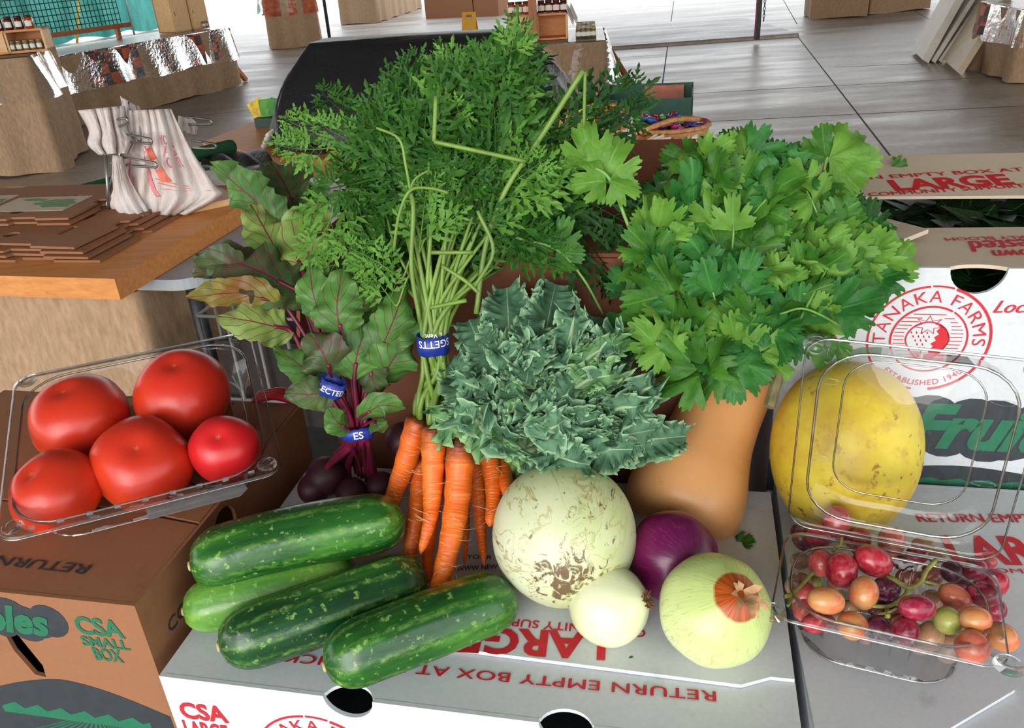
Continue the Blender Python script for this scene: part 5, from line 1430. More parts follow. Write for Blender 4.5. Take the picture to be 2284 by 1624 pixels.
tag(MB().lathe(sphereprof(ry, hz_, 40, .9), 56, None, lambda th, q, z: (q*math.cos(th)*(1+.02*math.cos(3*th)), q*math.sin(th)*(1+.012*math.cos(4*th+1)), z)).build('melon', MT['yellow_melon'], None, M=M),
    'large yellow oval melon with brown speckles behind the grape clamshell', 'melon')

def squash_mat():
    m, nt, n, l, b = nodes('squash_skin')
    t = tex_noise(n, l, 12, 4, .55, sc=(1, 1, .4)); t2 = tex_noise(n, l, 120, 2, .5)
    base = ramp(n, l, t.outputs[0], [(.3, rgb(206, 140, 82)), (.7, rgb(222, 162, 104))]).outputs[0]
    f = ramp(n, l, t2.outputs[0], [(.74, (0, 0, 0, 1)), (.78, (1, 1, 1, 1))]).outputs[0]
    col = mixc(n, l, math_(n, l, 'MULTIPLY', f, .6), base, rgb(150, 100, 60))
    f3 = ramp(n, l, tex_noise(n, l, 20, 2, .5, sc=(1, 1, .3)).outputs[0], [(.74, (0, 0, 0, 1)), (.78, (1, 1, 1, 1))]).outputs[0]
    col = mixc(n, l, math_(n, l, 'MULTIPLY', f3, .7), col, rgb(240, 210, 170))
    l.new(col, b.inputs['Base Color']); b.inputs['Roughness'].default_value = .40
    return m
MT['squash'] = squash_mat()
B0 = at(1500, 1178, T+.010); P0 = aty(1662, 780, .835)
ax = P0-B0; Ls = ax.length
M = Matrix.Translation(B0) @ frame(ax.orthogonal(), ax).to_4x4()
rb = 129*pxm(aty(1520, 1060, .74)); rn = 92*pxm(aty(1640, 850, .81))
prof = [(0, .012), (.20, .004), (.45, .002), (.70, .022), (.88, .055), (.97, .10), (1.0, .16), (.985, .22), (.94, .29), (.87, .36), (.80, .44), (.755, .52), (.735, .62), (.735, .74), (.74, .84), (.70, .92), (.56, .975), (.3, 1.0), (0, 1.0)]
pp_ = spline([(r, z, 0) for r, z in prof], 3); prof = [(max(0, p.x)*rb, p.y*Ls) for p in pp_]; prof[0] = (0, prof[0][1]); prof[-1] = (0, prof[-1][1])
sq = thing('butternut_squash', (0, 0, 0), 'tan butternut squash standing behind the red onion', 'squash', M=M)
MB().lathe(prof, 56, None, lambda th, q, z: (q*math.cos(th)*(1+.012*math.cos(5*th)), q*math.sin(th)*(1+.012*math.cos(5*th)), z)).build('fruit', MT['squash'], sq, M=M)
MB().lathe([(.017, Ls-.004), (.012, Ls+.006), (.011, Ls+.022), (0, Ls+.023)], 10, M, lambda th, q, z: (q*math.cos(th)*(1+.12*math.cos(5*th)), q*math.sin(th)*(1+.12*math.cos(5*th)), z)).build('stem', plain('squash_stem', rgb(110, 100, 70), .9, .3, 80, .4), sq)
mb = MB(); a, b_ = aty(1754, 776, .716), aty(1716, 908, .675)
mb.tube([lerp(a, b_, i/8) for i in range(9)], [.0066, .0060, .0057, .0056, .0056, .0057, .0058, .0060, .0058], 6)
tag(mb.build('plant_stalk', plain('dry_stalk', rgb(118, 108, 72), .85, .3, 90, .5, sc=(1, 1, .2)), None, loc=b_, smooth=True, flat_angle=40), 'dry brown cut stalk between the butternut squash and the yellow melon', 'stalk')

# ================= onions =================
def onion_mat(name, c_pole, c_mid, c_low, c_line, cap=None, capz=.8, rough=.3, lines=.5):
    m, nt, n, l, b = nodes(name)
    tc = n.new('ShaderNodeTexCoord'); sx = n.new('ShaderNodeSeparateXYZ'); l.new(tc.outputs['Object'], sx.inputs[0])
    vec = n.new('ShaderNodeVectorMath'); vec.operation = 'NORMALIZE'; l.new(tc.outputs['Object'], vec.inputs[0])
    sn = n.new('ShaderNodeSeparateXYZ'); l.new(vec.outputs[0], sn.inputs[0])
    t = tex_noise(n, l, 18, 3, .5)
    zz = math_(n, l, 'ADD', sn.outputs[2], math_(n, l, 'MULTIPLY', math_(n, l, 'SUBTRACT', t.outputs[0], .5), .35))
    mr = n.new('ShaderNodeMapRange'); mr.inputs[1].default_value = -1; mr.inputs[2].default_value = 1; l.new(zz, mr.inputs[0])
    col = ramp(n, l, mr.outputs[0], [(.15, c_low), (.55, c_mid), (.95, c_pole)]).outputs[0]
    an = math_(n, l, 'ARCTAN2', sx.outputs[1], sx.outputs[0])
    nz = n.new('ShaderNodeTexNoise'); nz.noise_dimensions = '2D'; nz.inputs['Scale'].default_value = 1; nz.inputs['Detail'].default_value = 2
    cb = n.new('ShaderNodeCombineXYZ'); l.new(math_(n, l, 'MULTIPLY', an, 11.0), cb.inputs[0]); l.new(math_(n, l, 'MULTIPLY', sn.outputs[2], 1.2), cb.inputs[1]); l.new(cb.outputs[0], nz.inputs['Vector'])
    ln = n.new('ShaderNodeMapRange'); ln.inputs[1].default_value = .022; ln.inputs[2].default_value = .004; l.new(math_(n, l, 'ABSOLUTE', math_(n, l, 'SUBTRACT', nz.outputs[0], .5)), ln.inputs[0])
    col = mixc(n, l, math_(n, l, 'MULTIPLY', ln.outputs[0], lines), col, c_line)
    if cap:
        cz = n.new('ShaderNodeMapRange'); cz.inputs[1].default_value = capz; cz.inputs[2].default_value = capz+.025
        nc = tex_noise(n, l, 90, 2, .5)
        l.new(math_(n, l, 'ADD', sn.outputs[2], math_(n, l, 'MULTIPLY', math_(n, l, 'SUBTRACT', nc.outputs[0], .5), .04)), cz.inputs[0])
        cb2 = n.new('ShaderNodeCombineXYZ'); l.new(math_(n, l, 'MULTIPLY', an, 9.0), cb2.inputs[0]); l.new(math_(n, l, 'MULTIPLY', sn.outputs[2], 3), cb2.inputs[1])
        n3 = n.new('ShaderNodeTexNoise'); n3.noise_dimensions = '2D'; n3.inputs['Scale'].default_value = 1.6; l.new(cb2.outputs[0], n3.inputs['Vector'])
        cc = ramp(n, l, n3.outputs[0], [(.35, cap[0]), (.65, cap[1])]).outputs[0]
        col = mixc(n, l, cz.outputs[0], col, cc)
    l.new(col, b.inputs['Base Color']); b.inputs['Roughness'].default_value = rough
    b.inputs['Subsurface Weight'].default_value = .1; b.inputs['Subsurface Radius'].default_value = (.006, .006, .003)
    add_bump(n, l, b, nz.outputs[0], .12, .001)
    return m
MT['onion_white'] = onion_mat('white_onion_skin', rgb(196, 214, 132), rgb(216, 228, 160), rgb(240, 242, 214), rgb(120, 140, 66), (rgb(150, 66, 20), rgb(190, 92, 34)), .885, .26, .42)
MT['onion_small'] = onion_mat('small_onion_skin', rgb(226, 232, 188), rgb(232, 236, 196), rgb(222, 230, 180), rgb(206, 212, 160), None, .9, .24, .3)
MT['onion_red'] = onion_mat('red_onion_skin', rgb(120, 22, 74), rgb(128, 18, 84), rgb(96, 16, 70), rgb(156, 70, 120), None, .9, .3, .35)
MT['papery'] = plain('dry_papery_skin', rgb(206, 160, 112), .8, .25, 150)
MT['rootlets'] = plain('dry_roots', rgb(128, 90, 56), .9, .4, 200)
def onion(px, py, r_px, h, axis, mat, label, extra):
    c = at(px, py, T+.005+.035)
    for _ in range(4): r = r_px*pxm(c); c = at(px, py, T+.0046+r*.93)
    a = Vector(axis).normalized()
    M = Matrix.Translation(c) @ frame(Vector((1, .2, 0)).cross(a).cross(a)*-1 if abs(a.z) > .95 else a.cross(Vector((0, 0, 1))), a).to_4x4()
    prof = []
    for i in range(33):
        t = -math.pi/2+math.pi*i/32; q = max(0, math.cos(t)); s = math.sin(t)
        z = s*h*r
        if s > .8: z += r*.10*((s-.8)/.2)**2
        prof.append((q*r, z))
    prof[0] = (0, prof[0][1]); prof[-1] = (0, prof[-1][1])
    o = thing('onion', (0, 0, 0), label, 'onion', M=M)
    MB().lathe(prof, 56, None, lambda th, q, z: (q*math.cos(th)*(1+.010*math.cos(7*th)+.01*math.cos(3*th)), q*math.sin(th)*(1+.010*math.cos(7*th)), z)).build('bulb', MT[mat], o, M=M)
    rr = random.Random(px)
    zt = prof[-1][1]
    e = MB()
    if extra == 'neck':
        for i in range(11):
            an = rr.uniform(0, 6.28); d = Vector((math.cos(an), math.sin(an), 0)); sd = Vector((-d.y, d.x, 0)); L = rr.uniform(.008, .022)
            b0 = M @ (d*.002+Vector((0, 0, zt-.0015))); pts = [d*.003+Vector((0, 0, zt)), d*(.003+L*.4)+Vector((0, 0, zt+L*.55)), d*(.003+L*.9)+Vector((0, 0, zt+L*rr.uniform(.2, .7)))]
            w = [.0028, .0032, .0006]; vs = []
            for p, ww in zip(pts, w): vs += [M @ (p-sd*ww), M @ (p+sd*ww+Vector((0, 0, .001)))]
            e.add(vs, [(0, 1, 3, 2), (2, 3, 5, 4)], [(.5, .5)]*6)
        e.build('dry_neck', MT['papery'], o)
    else:
        for i in range(46):
            an = rr.uniform(0, 6.28); q = rr.uniform(0, .0065); d = Vector((math.cos(an), math.sin(an), 0))
            p = d*q+Vector((0, 0, zt-.0008-q*q*9)); L = rr.uniform(.0025, .006)
            e.tube([M @ p, M @ (p+d*L*.3+Vector((0, 0, L*.6))), M @ (p+d*L*.8+Vector((0, 0, L*.8)))], [.0006, .0005, .0002], 4)
        e.build('root_tuft', MT['rootlets'], o)
    return o
onion(1595, 1360, 125, .92, (.25, -.52, .80), 'onion_white', 'large pale green white onion with an orange brown dry neck', 'neck')
onion(1358, 1350, 90, .98, (.80, -.42, .48), 'onion_small', 'small white onion with a brown root tuft in front of the white melon', 'root')
onion(1500, 1240, 101, .95, (-.3, .75, -.35), 'onion_red', 'purple red onion between the white melon and the butternut squash', 'root')

# ================= grapes and their clamshell =================
zg = T+.055
GL = at(1718, 1372, zg); GR = at(2256, 1494, zg)
gx = GR-GL; gw = gx.length; gx.normalize(); gy = Vector((-gx.y, gx.x, 0)); gd = .120; gh = zg-(T-.012)-.0045
GM = basis(GL+gx*gw/2+gy*gd/2, gx, gy)
gc = thing('clamshell_box', GM @ Vector((0, 0, -gh)), 'open clear plastic clamshell holding red grapes with its lid raised', 'container')
mb = MB(); tray(mb, gw, gd, gh, GM, .0022); mb.build('tray', MT['clear'], gc)
rimline(gc, GM, gw, gd, .02, -.003); rimline(gc, GM, gw-.022, gd-.022, .04, -.002, .0013); rimline(gc, GM, gw-.05, gd-.05, .035, -gh+.002)
for sx in (-1, 1): mb = MB(); stud(mb, (sx*(gw/2-.002), -(gd/2-.002), .001), GM, .0085); mb.build('snap_stud', MT['clear'], gc)
H0 = GM @ Vector((0, gd/2+.004, .004))
la = R(94); lx_ = gx; ly_ = (gy*math.cos(la)+Vector((0, 0, 1))*math.sin(la)).normalized(); ld = .205
LM = basis(H0+ly_*ld/2, lx_, ly_)
mb = MB()
lw = gw
loft(mb, [(rdense(lw, ld, .02), .005), (rdense(lw, ld, .02), 0), (rdense(lw-.014, ld-.014, .02), -.001), (rdense(lw-.022, ld-.022, .04), 0),
          (rdense(lw-.030, ld-.030, .04), -.020), (rdense(lw-.048, ld-.048, .035), -.024), (rdense(lw-.066, ld-.062, .03), -.0245), (rdense(lw-.070, ld-.066, .03), -.0215)], LM)
mb.build('lid', MT['clear'], gc)
rimline(gc, LM, lw, ld, .02, .002); rimline(gc, LM, lw-.026, ld-.026, .04, -.003, .0013); rimline(gc, LM, lw-.066, ld-.062, .03, -.0245)
for sx in (-1, 1): mb = MB(); stud(mb, (sx*(lw/2-.008), ld/2-.008, 0), LM, .0085); mb.build('snap_stud', MT['clear'], gc)
mb = MB()
for k in range(3):
    z = .0015*k; yy = gd/2+.001+.0025*k
    mb.tube([GM @ Vector((-gw/2+.012, yy, .003+z)), GM @ Vector((0, yy, .003+z)), GM @ Vector((gw/2-.012, yy, .003+z))], .0007, 6)
mb.build('hinge', MT['clear'], gc)
mb = MB()
for sx, sy in ((.052, .045), (.052, -.04), (-.052, .045), (-.052, -.04)):
    mb.tube([LM @ Vector((lw/2*0+sx*1.3+.006*math.cos(a)*1.6, sy+.0028*math.sin(a), -.0255)) for a in [2*math.pi*i/16 for i in range(17)]], .0005, 5, cap=False)
mb.build('vent_slot', MT['clear'], gc)
print('LIDGAP', (MEL-LM.translation).dot(LM.col[2].to_3d().normalized()), MELR)

def grape_mat(name, c0, c1):
    m, nt, n, l, b = nodes(name)
    t = tex_noise(n, l, 60, 3, .55); t2 = tex_noise(n, l, 160, 4, .6)
    col = ramp(n, l, t.outputs[0], [(.35, c0), (.66, c1)]).outputs[0]
    f = ramp(n, l, t2.outputs[0], [(.46, (0, 0, 0, 1)), (.8, (1, 1, 1, 1))]).outputs[0]
    col = mixc(n, l, math_(n, l, 'MULTIPLY', f, .30), col, rgb(206, 170, 176))
    l.new(col, b.inputs['Base Color']); b.inputs['Roughness'].default_value = .22
    b.inputs['Subsurface Weight'].default_value = .35; b.inputs['Subsurface Radius'].default_value = (.006, .003, .002); b.inputs['Subsurface Scale'].default_value = 1.0
    return m
GC = {'pink': grape_mat('grape_pink', rgb(176, 52, 62), rgb(206, 96, 88)), 'red': grape_mat('grape_red', rgb(160, 22, 44), rgb(186, 42, 58)),
      'crim': grape_mat('grape_crimson', rgb(128, 12, 46), rgb(160, 26, 62)), 'purp': grape_mat('grape_purple', rgb(70, 18, 44), rgb(104, 32, 62)),
      'brown': grape_mat('grape_brown', rgb(128, 60, 54), rgb(158, 94, 74)), 'tan': grape_mat('grape_tan', rgb(160, 128, 90), rgb(184, 138, 108)),
      'peach': grape_mat('grape_peach', rgb(208, 110, 66), rgb(206, 152, 88)), 'green': grape_mat('grape_green', rgb(150, 160, 70), rgb(176, 178, 92)),
      'salm': grape_mat('grape_salmon', rgb(196, 88, 66), rgb(208, 118, 86))}
MT['vine'] = plain('grape_stem', rgb(150, 148, 70), .6, .3, 120)
grapes = thing('grape_bunch', GM @ Vector((0, 0, -gh+.002)), 'bunch of red and green grapes heaped in the open clamshell', 'grapes')
GL_ = [(693,425,78,95,80,'pink',3),(590,505,88,75,10,'red',2),(490,520,58,88,-60,'purp',2),(815,525,78,66,0,'red',2),(1010,540,76,90,90,'salm',2),(1195,560,65,45,0,'tan',1),(1158,620,65,56,20,'crim',2),
 (600,665,72,78,90,'pink',2),(722,705,90,102,80,'red',3),(905,655,115,88,-25,'red',3),(1080,665,60,45,0,'purp',1),(1110,755,72,58,0,'brown',1),(1240,735,70,62,0,'brown',1),(1358,715,58,65,90,'purp',2),
 (1490,700,80,68,-10,'crim',2),(1610,780,75,80,60,'red',1),(1545,845,98,76,-10,'crim',2),(1610,935,65,65,0,'crim',1),(1380,865,95,75,-30,'salm',2),(632,885,108,78,-8,'peach',3),(850,840,82,98,70,'peach',3),
 (985,810,80,65,-20,'purp',1),(990,870,75,45,0,'purp',0),(480,655,55,50,0,'tan',1),(470,790,80,62,30,'tan',1),(500,850,80,66,30,'pink',1),(500,930,60,75,80,'pink',1),(590,1015,105,60,0,'red',1),
 (785,1030,88,82,0,'peach',2),(940,1055,75,85,-60,'purp',1),(1090,1065,78,92,80,'crim',2),(1160,925,105,75,0,'crim',3),(1245,885,60,65,90,'tan',1),(1235,1090,75,90,60,'tan',1),(1340,1000,82,80,0,'green',2),
 (1500,995,88,78,0,'peach',3),(1650,1095,98,82,-30,'peach',2),(1480,1150,96,98,60,'salm',2),(1340,1160,70,90,70,'tan',0),(1490,1235,48,26,0,'purp',0),(1190,1160,70,40,0,'tan',0),(770,920,50,40,0,'tan',0),
 (860,1090,42,48,0,'pink',0),(700,780,60,50,0,'tan',0),(560,780,50,40,0,'green',1),(930,940,55,40,0,'purp',0),(1030,960,62,44,0,'purp',0),(1580,660,40,40,0,'pink',1),(1275,625,52,40,30,'tan',1),
 (700,990,60,44,0,'tan',0),(1330,930,55,45,0,'brown',0),(1420,800,55,50,0,'purp',0),(1050,1000,50,40,0,'brown',0),(1570,1010,60,50,0,'brown',0)]
NM = {'pink': 'pink', 'red': 'red', 'crim': 'crimson', 'purp': 'dark purple', 'brown': 'brownish red', 'tan': 'tan green', 'peach': 'orange yellow', 'green': 'yellow green', 'salm': 'salmon'}
for gi, (x, y, rx, ry_, an, colr, lay) in enumerate(GL_):
    px, py = 1600+x/2.602, 1000+y/2.602
    z = T+.008+.0165*lay+.004*math.sin(gi*2.1)
    c = at(px, py, z); k = pxm(c)/2.602
    a, b_ = max(rx, ry_)*k, min(rx, ry_)*k
    if rx < ry_: an = 90-an*.1 if abs(an) < 60 else an
    d = RT*math.cos(R(an))+UP*math.sin(R(an)); d = (d+FWD*.15*math.sin(gi)).normalized()
    M = Matrix.Translation(c) @ frame(d, -FWD).to_4x4() @ Matrix.Rotation(R(90), 4, 'Y')
    prof = [(max(0, math.cos(t))**.9*b_, math.sin(t)*a*(1 if math.sin(t) < 0 else .98)) for t in [-math.pi/2+math.pi*i/18 for i in range(19)]]
    prof[0] = (0, prof[0][1]); prof[-1] = (0, prof[-1][1])
    g = MB().lathe(prof, 26).build('grape', GC[colr], grapes, M=M)
    g['label'] = NM[colr]+' grape'
def gp(x, y, z): return at(1600+x/2.602, 1000+y/2.602, T+z)
mb = MB()
for path, r in [([(1268, 648, .062), (1215, 710, .060), (1180, 775, .056), (1110, 812, .054), (1045, 770, .056), (985, 740, .050)], .0020), ([(1110, 812, .054), (1080, 860, .05), (1000, 915, .045), (895, 915, .05)], .0017),
                ([(1185, 770, .056), (1250, 785, .05), (1310, 800, .046)], .0013), ([(720, 520, .06), (715, 565, .058), (690, 570, .056), (670, 600, .05)], .0013), ([(715, 565, .058), (770, 585, .052), (800, 610, .045)], .0014),
                ([(560, 715, .050), (500, 780, .050), (440, 840, .052), (390, 862, .054)], .0018), ([(470, 812, .05), (430, 880, .05), (408, 915, .050)], .0014), ([(985, 940, .045), (990, 975, .05)], .0022),
                ([(1040, 930, .05), (985, 955, .05), (930, 960, .04)], .0012)]:
    mb = MB(); mb.tube(spline([gp(*p) for p in path], 5), r, 7); mb.build('stem', MT['vine'], grapes)
# ================= leaves =================
def interp(pts, k):
    out = spline(pts, max(2, k//(len(pts)-1)+1)); n = len(out)-1
    res = []
    for i in range(k+1):
        f = i/k*n; a = min(n-1, int(f)); res.append(out[a].lerp(out[a+1], f-a))
    return res
def blade(mb, spine, W, wfun, nu, nv, twist=0.0, cup=.15, ruffle=None, fold=0.0):
    """leaf blade on a spine; W half width; ruffle(u, v) -> (normal, along) displacement"""
    sp = interp(spine, nu); vs = []; uv = []
    for i, p in enumerate(sp):
        u = i/nu; t = (sp[min(nu, i+1)]-sp[max(0, i-1)]).normalized()
        view = (C0-p).normalized()
        side = t.cross(view).normalized(); nrm = side.cross(t).normalized()
        q = Matrix.Rotation(R(twist), 3, t); side = q @ side; nrm = q @ nrm
        w = W*wfun(u)
        for j in range(nv+1):
            v = -1+2*j/nv
            h = -cup*W*v*v+fold*W*abs(v); a = 0
            if ruffle: dh, a = ruffle(u, v); h += dh
            vs.append(p+side*(w*v)+nrm*h+t*a); uv.append((j/nv, u))
    k = nv+1
    mb.add(vs, [(i*k+j, i*k+j+1, (i+1)*k+j+1, (i+1)*k+j) for i in range(nu) for j in range(nv)], uv)
    return sp
# ---------------- kale ----------------
MT['kale'] = leafmat('kale_leaf', rgb(72, 112, 84), rgb(104, 146, 110), rgb(166, 192, 158), rough=.5, trans=.14, vein=.016, side=0, edge=rgb(160, 200, 156), scale=34, spec=.25, e0=.40)
MT['kale_young'] = leafmat('kale_leaf_young', rgb(88, 134, 84), rgb(124, 170, 112), rgb(180, 206, 150), rough=.5, trans=.14, vein=.016, side=0, edge=rgb(160, 200, 140), scale=34, spec=.25, e0=.40)
KB = aty(1165, 1012, .715)
kale = thing('kale_bunch', KB, 'bunch of curly blue green kale with a green tag in the centre', 'kale')
kale_spec = [
    ((962, 930), .690, 60, -12, 1), ((1000, 815), .730, 66, -10, 0), ((1045, 712), .770, 70, 0, 0), ((1130, 640), .790, 74, 5, 0), ((1240, 632), .795, 74, 0, 0), ((1325, 705), .775, 70, 8, 0),
    ((1395, 775), .745, 66, 8, 0), ((1470, 868), .712, 66, 10, 0), ((1535, 975), .680, 62, 14, 0), ((1020, 890), .682, 64, -14, 1), ((1075, 770), .715, 68, 0, 0), ((1180, 712), .730, 72, 6, 0), ((1290, 770), .722, 70, 0, 0),
    ((1385, 850), .702, 68, 6, 0), ((1465, 960), .668, 64, 10, 0), ((1415, 1005), .645, 58, 10, 0), ((1085, 850), .678, 66, -8, 0), ((1180, 815), .684, 70, 0, 0), ((1285, 850), .680, 68, 4, 0), ((1352, 930), .655, 64, 8, 0),
    ((1318, 1040), .628, 54, 10, 0), ((1245, 1020), .640, 50, 8, 0), ((1100, 935), .660, 52, -10, 1), ((1190, 905), .660, 62, 0, 0), ((1265, 935), .648, 58, 5, 0)]
rk_ = random.Random(5)
for i in range(26):
    x, y = rk_.uniform(1000, 1470), rk_.uniform(690, 1000)
    if y < 620+abs(x-1190)*.55 or (x < 1100 and y > 930): continue
    kale_spec.append(((x, y), lerp(.715, .632, (y-660)/380), rk_.uniform(30, 44), rk_.uniform(-40, 40), 0 if rk_.random() < .8 else 1, 'curl'))
for ki, ((tx_, ty_), Yt, W, tw_, young, *curl) in enumerate(kale_spec):
    rr = random.Random(40+ki)
    tip = aty(tx_, ty_, Yt); base = KB+Vector((rr.uniform(-.008, .008), rr.uniform(-.008, .008), rr.uniform(-.005, .005)))
    if curl: base = tip.lerp(KB, rr.uniform(.35, .5))-RT*rr.uniform(-.03, .03)+FWD*.012
    mid = base.lerp(tip, .5)-FWD*(.022+.012*rr.random())*(.6 if curl else 1)+UP*.008
    spn = [base, base.lerp(mid, .55)-FWD*.006, mid, mid.lerp(tip, .55)-FWD*.004, tip+FWD*.010]
    Wm = W*pxm(tip)
    ph = [rr.uniform(0, 6.28) for _ in range(6)]; L = (tip-base).length; fq = L/.0110
    def ruf(u, v, ph=ph, fq=fq, rr=rr):
        g = max(0, abs(v)-.30)/.70; g = g**1.1
        s = 0 if v < 0 else 1
        th = 6.283*fq*u+ph[s]+1.2*math.sin(6.283*2.3*u+ph[2+s])+.6*math.sin(6.283*5.1*u+ph[4])
        e = min(1, max(0, (u-.10)/.2))
        g2 = max(0, abs(v)-.58)/.42
        am = .8+.4*math.sin(6.283*3.7*u+ph[3])
        dh = (.0085*g*am*math.sin(th)+.0042*g2*math.sin(2.63*th+ph[4])+.007*math.sin(6.283*2.6*u+ph[5]+2.2*v)*abs(v)+.006*g)*e
        al = (.0036*g*math.sin(2*th+1.2)+.0026*g2*math.sin(5.26*th+ph[5]))*e
        return dh, al
    def wf(u, ph=ph, fq=fq):
        if u < .10: return .05
        q = (u-.10)/.90
        return .05+.98*math.sin(math.pi*min(1, q**.60*.95+.02))**.48*(1+.10*math.sin(6.283*fq*1.37*u+ph[1])+.07*math.sin(6.283*fq*.45*u+ph[2])+.04*math.sin(6.283*fq*5*u))
    mb = MB(); sp = blade(mb, spn, Wm, wf, 220 if curl else 520, 24, tw_+rr.uniform(-30, 30), .10, ruf)
    lf = mb.build('leaf', MT['kale_young' if young else 'kale'], kale)
    m2 = MB(); k = len(sp)
    m2.tube([p-(C0-p).normalized()*.001 for p in sp[:int(k*.8):6]], [.0042*(1-i/(k*.8/6)*.75) for i in range(len(sp[:int(k*.8):6]))], 7)
    MT.setdefault('kale_rib', plain('kale_rib', rgb(150, 176, 132), .5, .1, 40)); m2.build('midrib', MT['kale_rib'], lf)
mb = MB()
for i in range(9):
    a = i*.7; o = Vector((.010*math.cos(a), .006*math.sin(a), 0)); q = KB+o
    mb.tube([q, q+Vector((-.012, .0, -.03))+o*.5, q+Vector((-.016, .004, -.058))+o*.8], [.0045, .005, .0048], 8)
mb.build('stalks', plain('kale_stalk', rgb(96, 132, 66), .5, .15, 40, sc=(1, 1, .2)), kale)
tg = MB(); ta_, tb_, tc_, td_ = aty(1113, 968, .672), aty(1205, 1022, .648), aty(1192, 1024, .652), aty(1118, 985, .676)
tg.grid(lambda s, t: (ta_.lerp(tb_, t)).lerp(td_.lerp(tc_, t), s)-FWD*(.004*math.sin(t*3.1)), 3, 14)
tgo = tg.build('tag', plain('green_tag', rgb(14, 112, 62), .4, .1, 40), kale); tgo['label'] = 'green printed twist tag'
def tagtext(txt, s0, s1, hgt, nm):
    vs, fs = text2d(txt, 1.0, .01); x0 = max(v[0] for v in vs); m = MB(); out = []
    for x, y in vs:
        t = s0+(s1-s0)*x/x0; s = .5-(y-.36)*hgt
        out.append((ta_.lerp(tb_, t)).lerp(td_.lerp(tc_, t), s)-FWD*(.004*math.sin(t*3.1)+.0006))
    m.add(out, fs); m.build(nm, MT['paper'], tgo, smooth=False)
tagtext('Green Vegetables', .12, .95, .55, 'tag_lettering')

# ---------------- beets ----------------
def beetmat(nm, d, l, bl, vein=rgb(118, 30, 62)): return leafmat(nm, d, l, vein, rough=.38, trans=.18, vein=.022, side=5.5, scale=26, spec=.28, blotch=bl, nscale=16)
MT['beet_g'] = beetmat('beet_leaf_green', rgb(52, 96, 42), rgb(94, 142, 64), rgb(66, 108, 54))
MT['beet_l'] = beetmat('beet_leaf_light', rgb(104, 132, 60), rgb(142, 164, 86), rgb(120, 130, 76))
MT['beet_d'] = beetmat('beet_leaf_dark', rgb(48, 74, 42), rgb(84, 108, 62), rgb(78, 70, 52))
MT['beet_y'] = beetmat('beet_leaf_yellowing', rgb(92, 100, 44), rgb(138, 132, 54), rgb(120, 84, 42))
MT['beet_stalk'] = plain('beet_stalk', rgb(112, 22, 52), .42, .35, 60, .2, sc=(1, 1, .25), spec=.5)
MT['beet_root'] = plain('beet_root', rgb(62, 24, 36), .55, .3, 30, .3)
BB = at(800, 1085, T+.015)
beets = thing('beet_bunch', BB, 'bunch of beets with red stalks and broad leaves in blue bands left of the carrots', 'beet')
BN = aty(797, 958, .735)                    # where the blue band gathers the stalks
bl_spec = [  # base px, control px, tip px, Y base, Y tip, half width px, twist, material, stalk control px
    ((640, 600), (596, 520), (560, 455), .84, .90, 42, 10, 'beet_l', (712, 740)),
    ((632, 512), (560, 440), (474, 368), .88, .95, 44, -34, 'beet_g', (690, 640)),
    ((658, 470), (640, 420), (604, 360), .92, .98, 52, 20, 'beet_d', (668, 640)),
    ((652, 470), (668, 415), (672, 362), .925, .985, 26, -50, 'beet_d', (672, 650)),
    ((722, 610), (676, 530), (726, 432), .82, .90, 46, -10, 'beet_l', (770, 740)),
    ((690, 672), (570, 600), (436, 566), .80, .84, 56, 30, 'beet_d', (752, 800)),
    ((560, 600), (500, 598), (430, 612), .82, .84, 40, -30, 'beet_d', None),
    ((640, 688), (540, 655), (418, 664), .79, .80, 32, -25, 'beet_y', (735, 840)),
    ((652, 742), (580, 720), (484, 704), .775, .78, 38, 25, 'beet_l', (700, 830)),
    ((780, 720), (800, 640), (832, 548), .79, .86, 52, 0, 'beet_g', (800, 820)),
    ((745, 650), (710, 610), (664, 578), .80, .84, 28, -30, 'beet_g', (790, 800)),
    ((800, 690), (832, 640), (852, 600), .80, .83, 40, 20, 'beet_g', (805, 820)),
    ((705, 838), (665, 810), (612, 772), .74, .735, 30, 30, 'beet_g', (760, 900)),
    ((745, 850), (722, 790), (690, 742), .735, .745, 44, -10, 'beet_d', (775, 910)),
    ((790, 850), (800, 780), (838, 690), .735, .77, 42, 10, 'beet_g', (795, 900)),
    ((842, 850), (880, 800), (918, 745), .745, .76, 46, 20, 'beet_g', (815, 910)),
    ((845, 790), (890, 740), (942, 690), .755, .78, 30, -30, 'beet_g', (820, 880)),
    ((800, 935), (850, 905), (905, 912), .72, .715, 24, 20, 'beet_g', None),
    ((742, 868), (700, 880), (636, 876), .725, .72, 36, -20, 'beet_d', (780, 930)),
    ((776, 958), (752, 940), (734, 912), .72, .715, 24, 10, 'beet_g', None),
    ((830, 940), (845, 955), (850, 965), .715, .71, 18, 0, 'beet_g', None),
    ((820, 800), (835, 860), (850, 880), .75, .74, 30, 30, 'beet_d', (808, 900)),
    ((770, 770), (752, 690), (764, 600), .745, .775, 44, -14, 'beet_g', (790, 880)),
    ((835, 810), (872, 730), (905, 640), .745, .775, 40, 16, 'beet_g', (812, 900)),
    ((722, 716), (700, 660), (690, 588), .765, .79, 34, -20, 'beet_g', (780, 850)),
    ((800, 720), (800, 660), (806, 590), .77, .80, 40, 8, 'beet_l', (800, 850)),
]
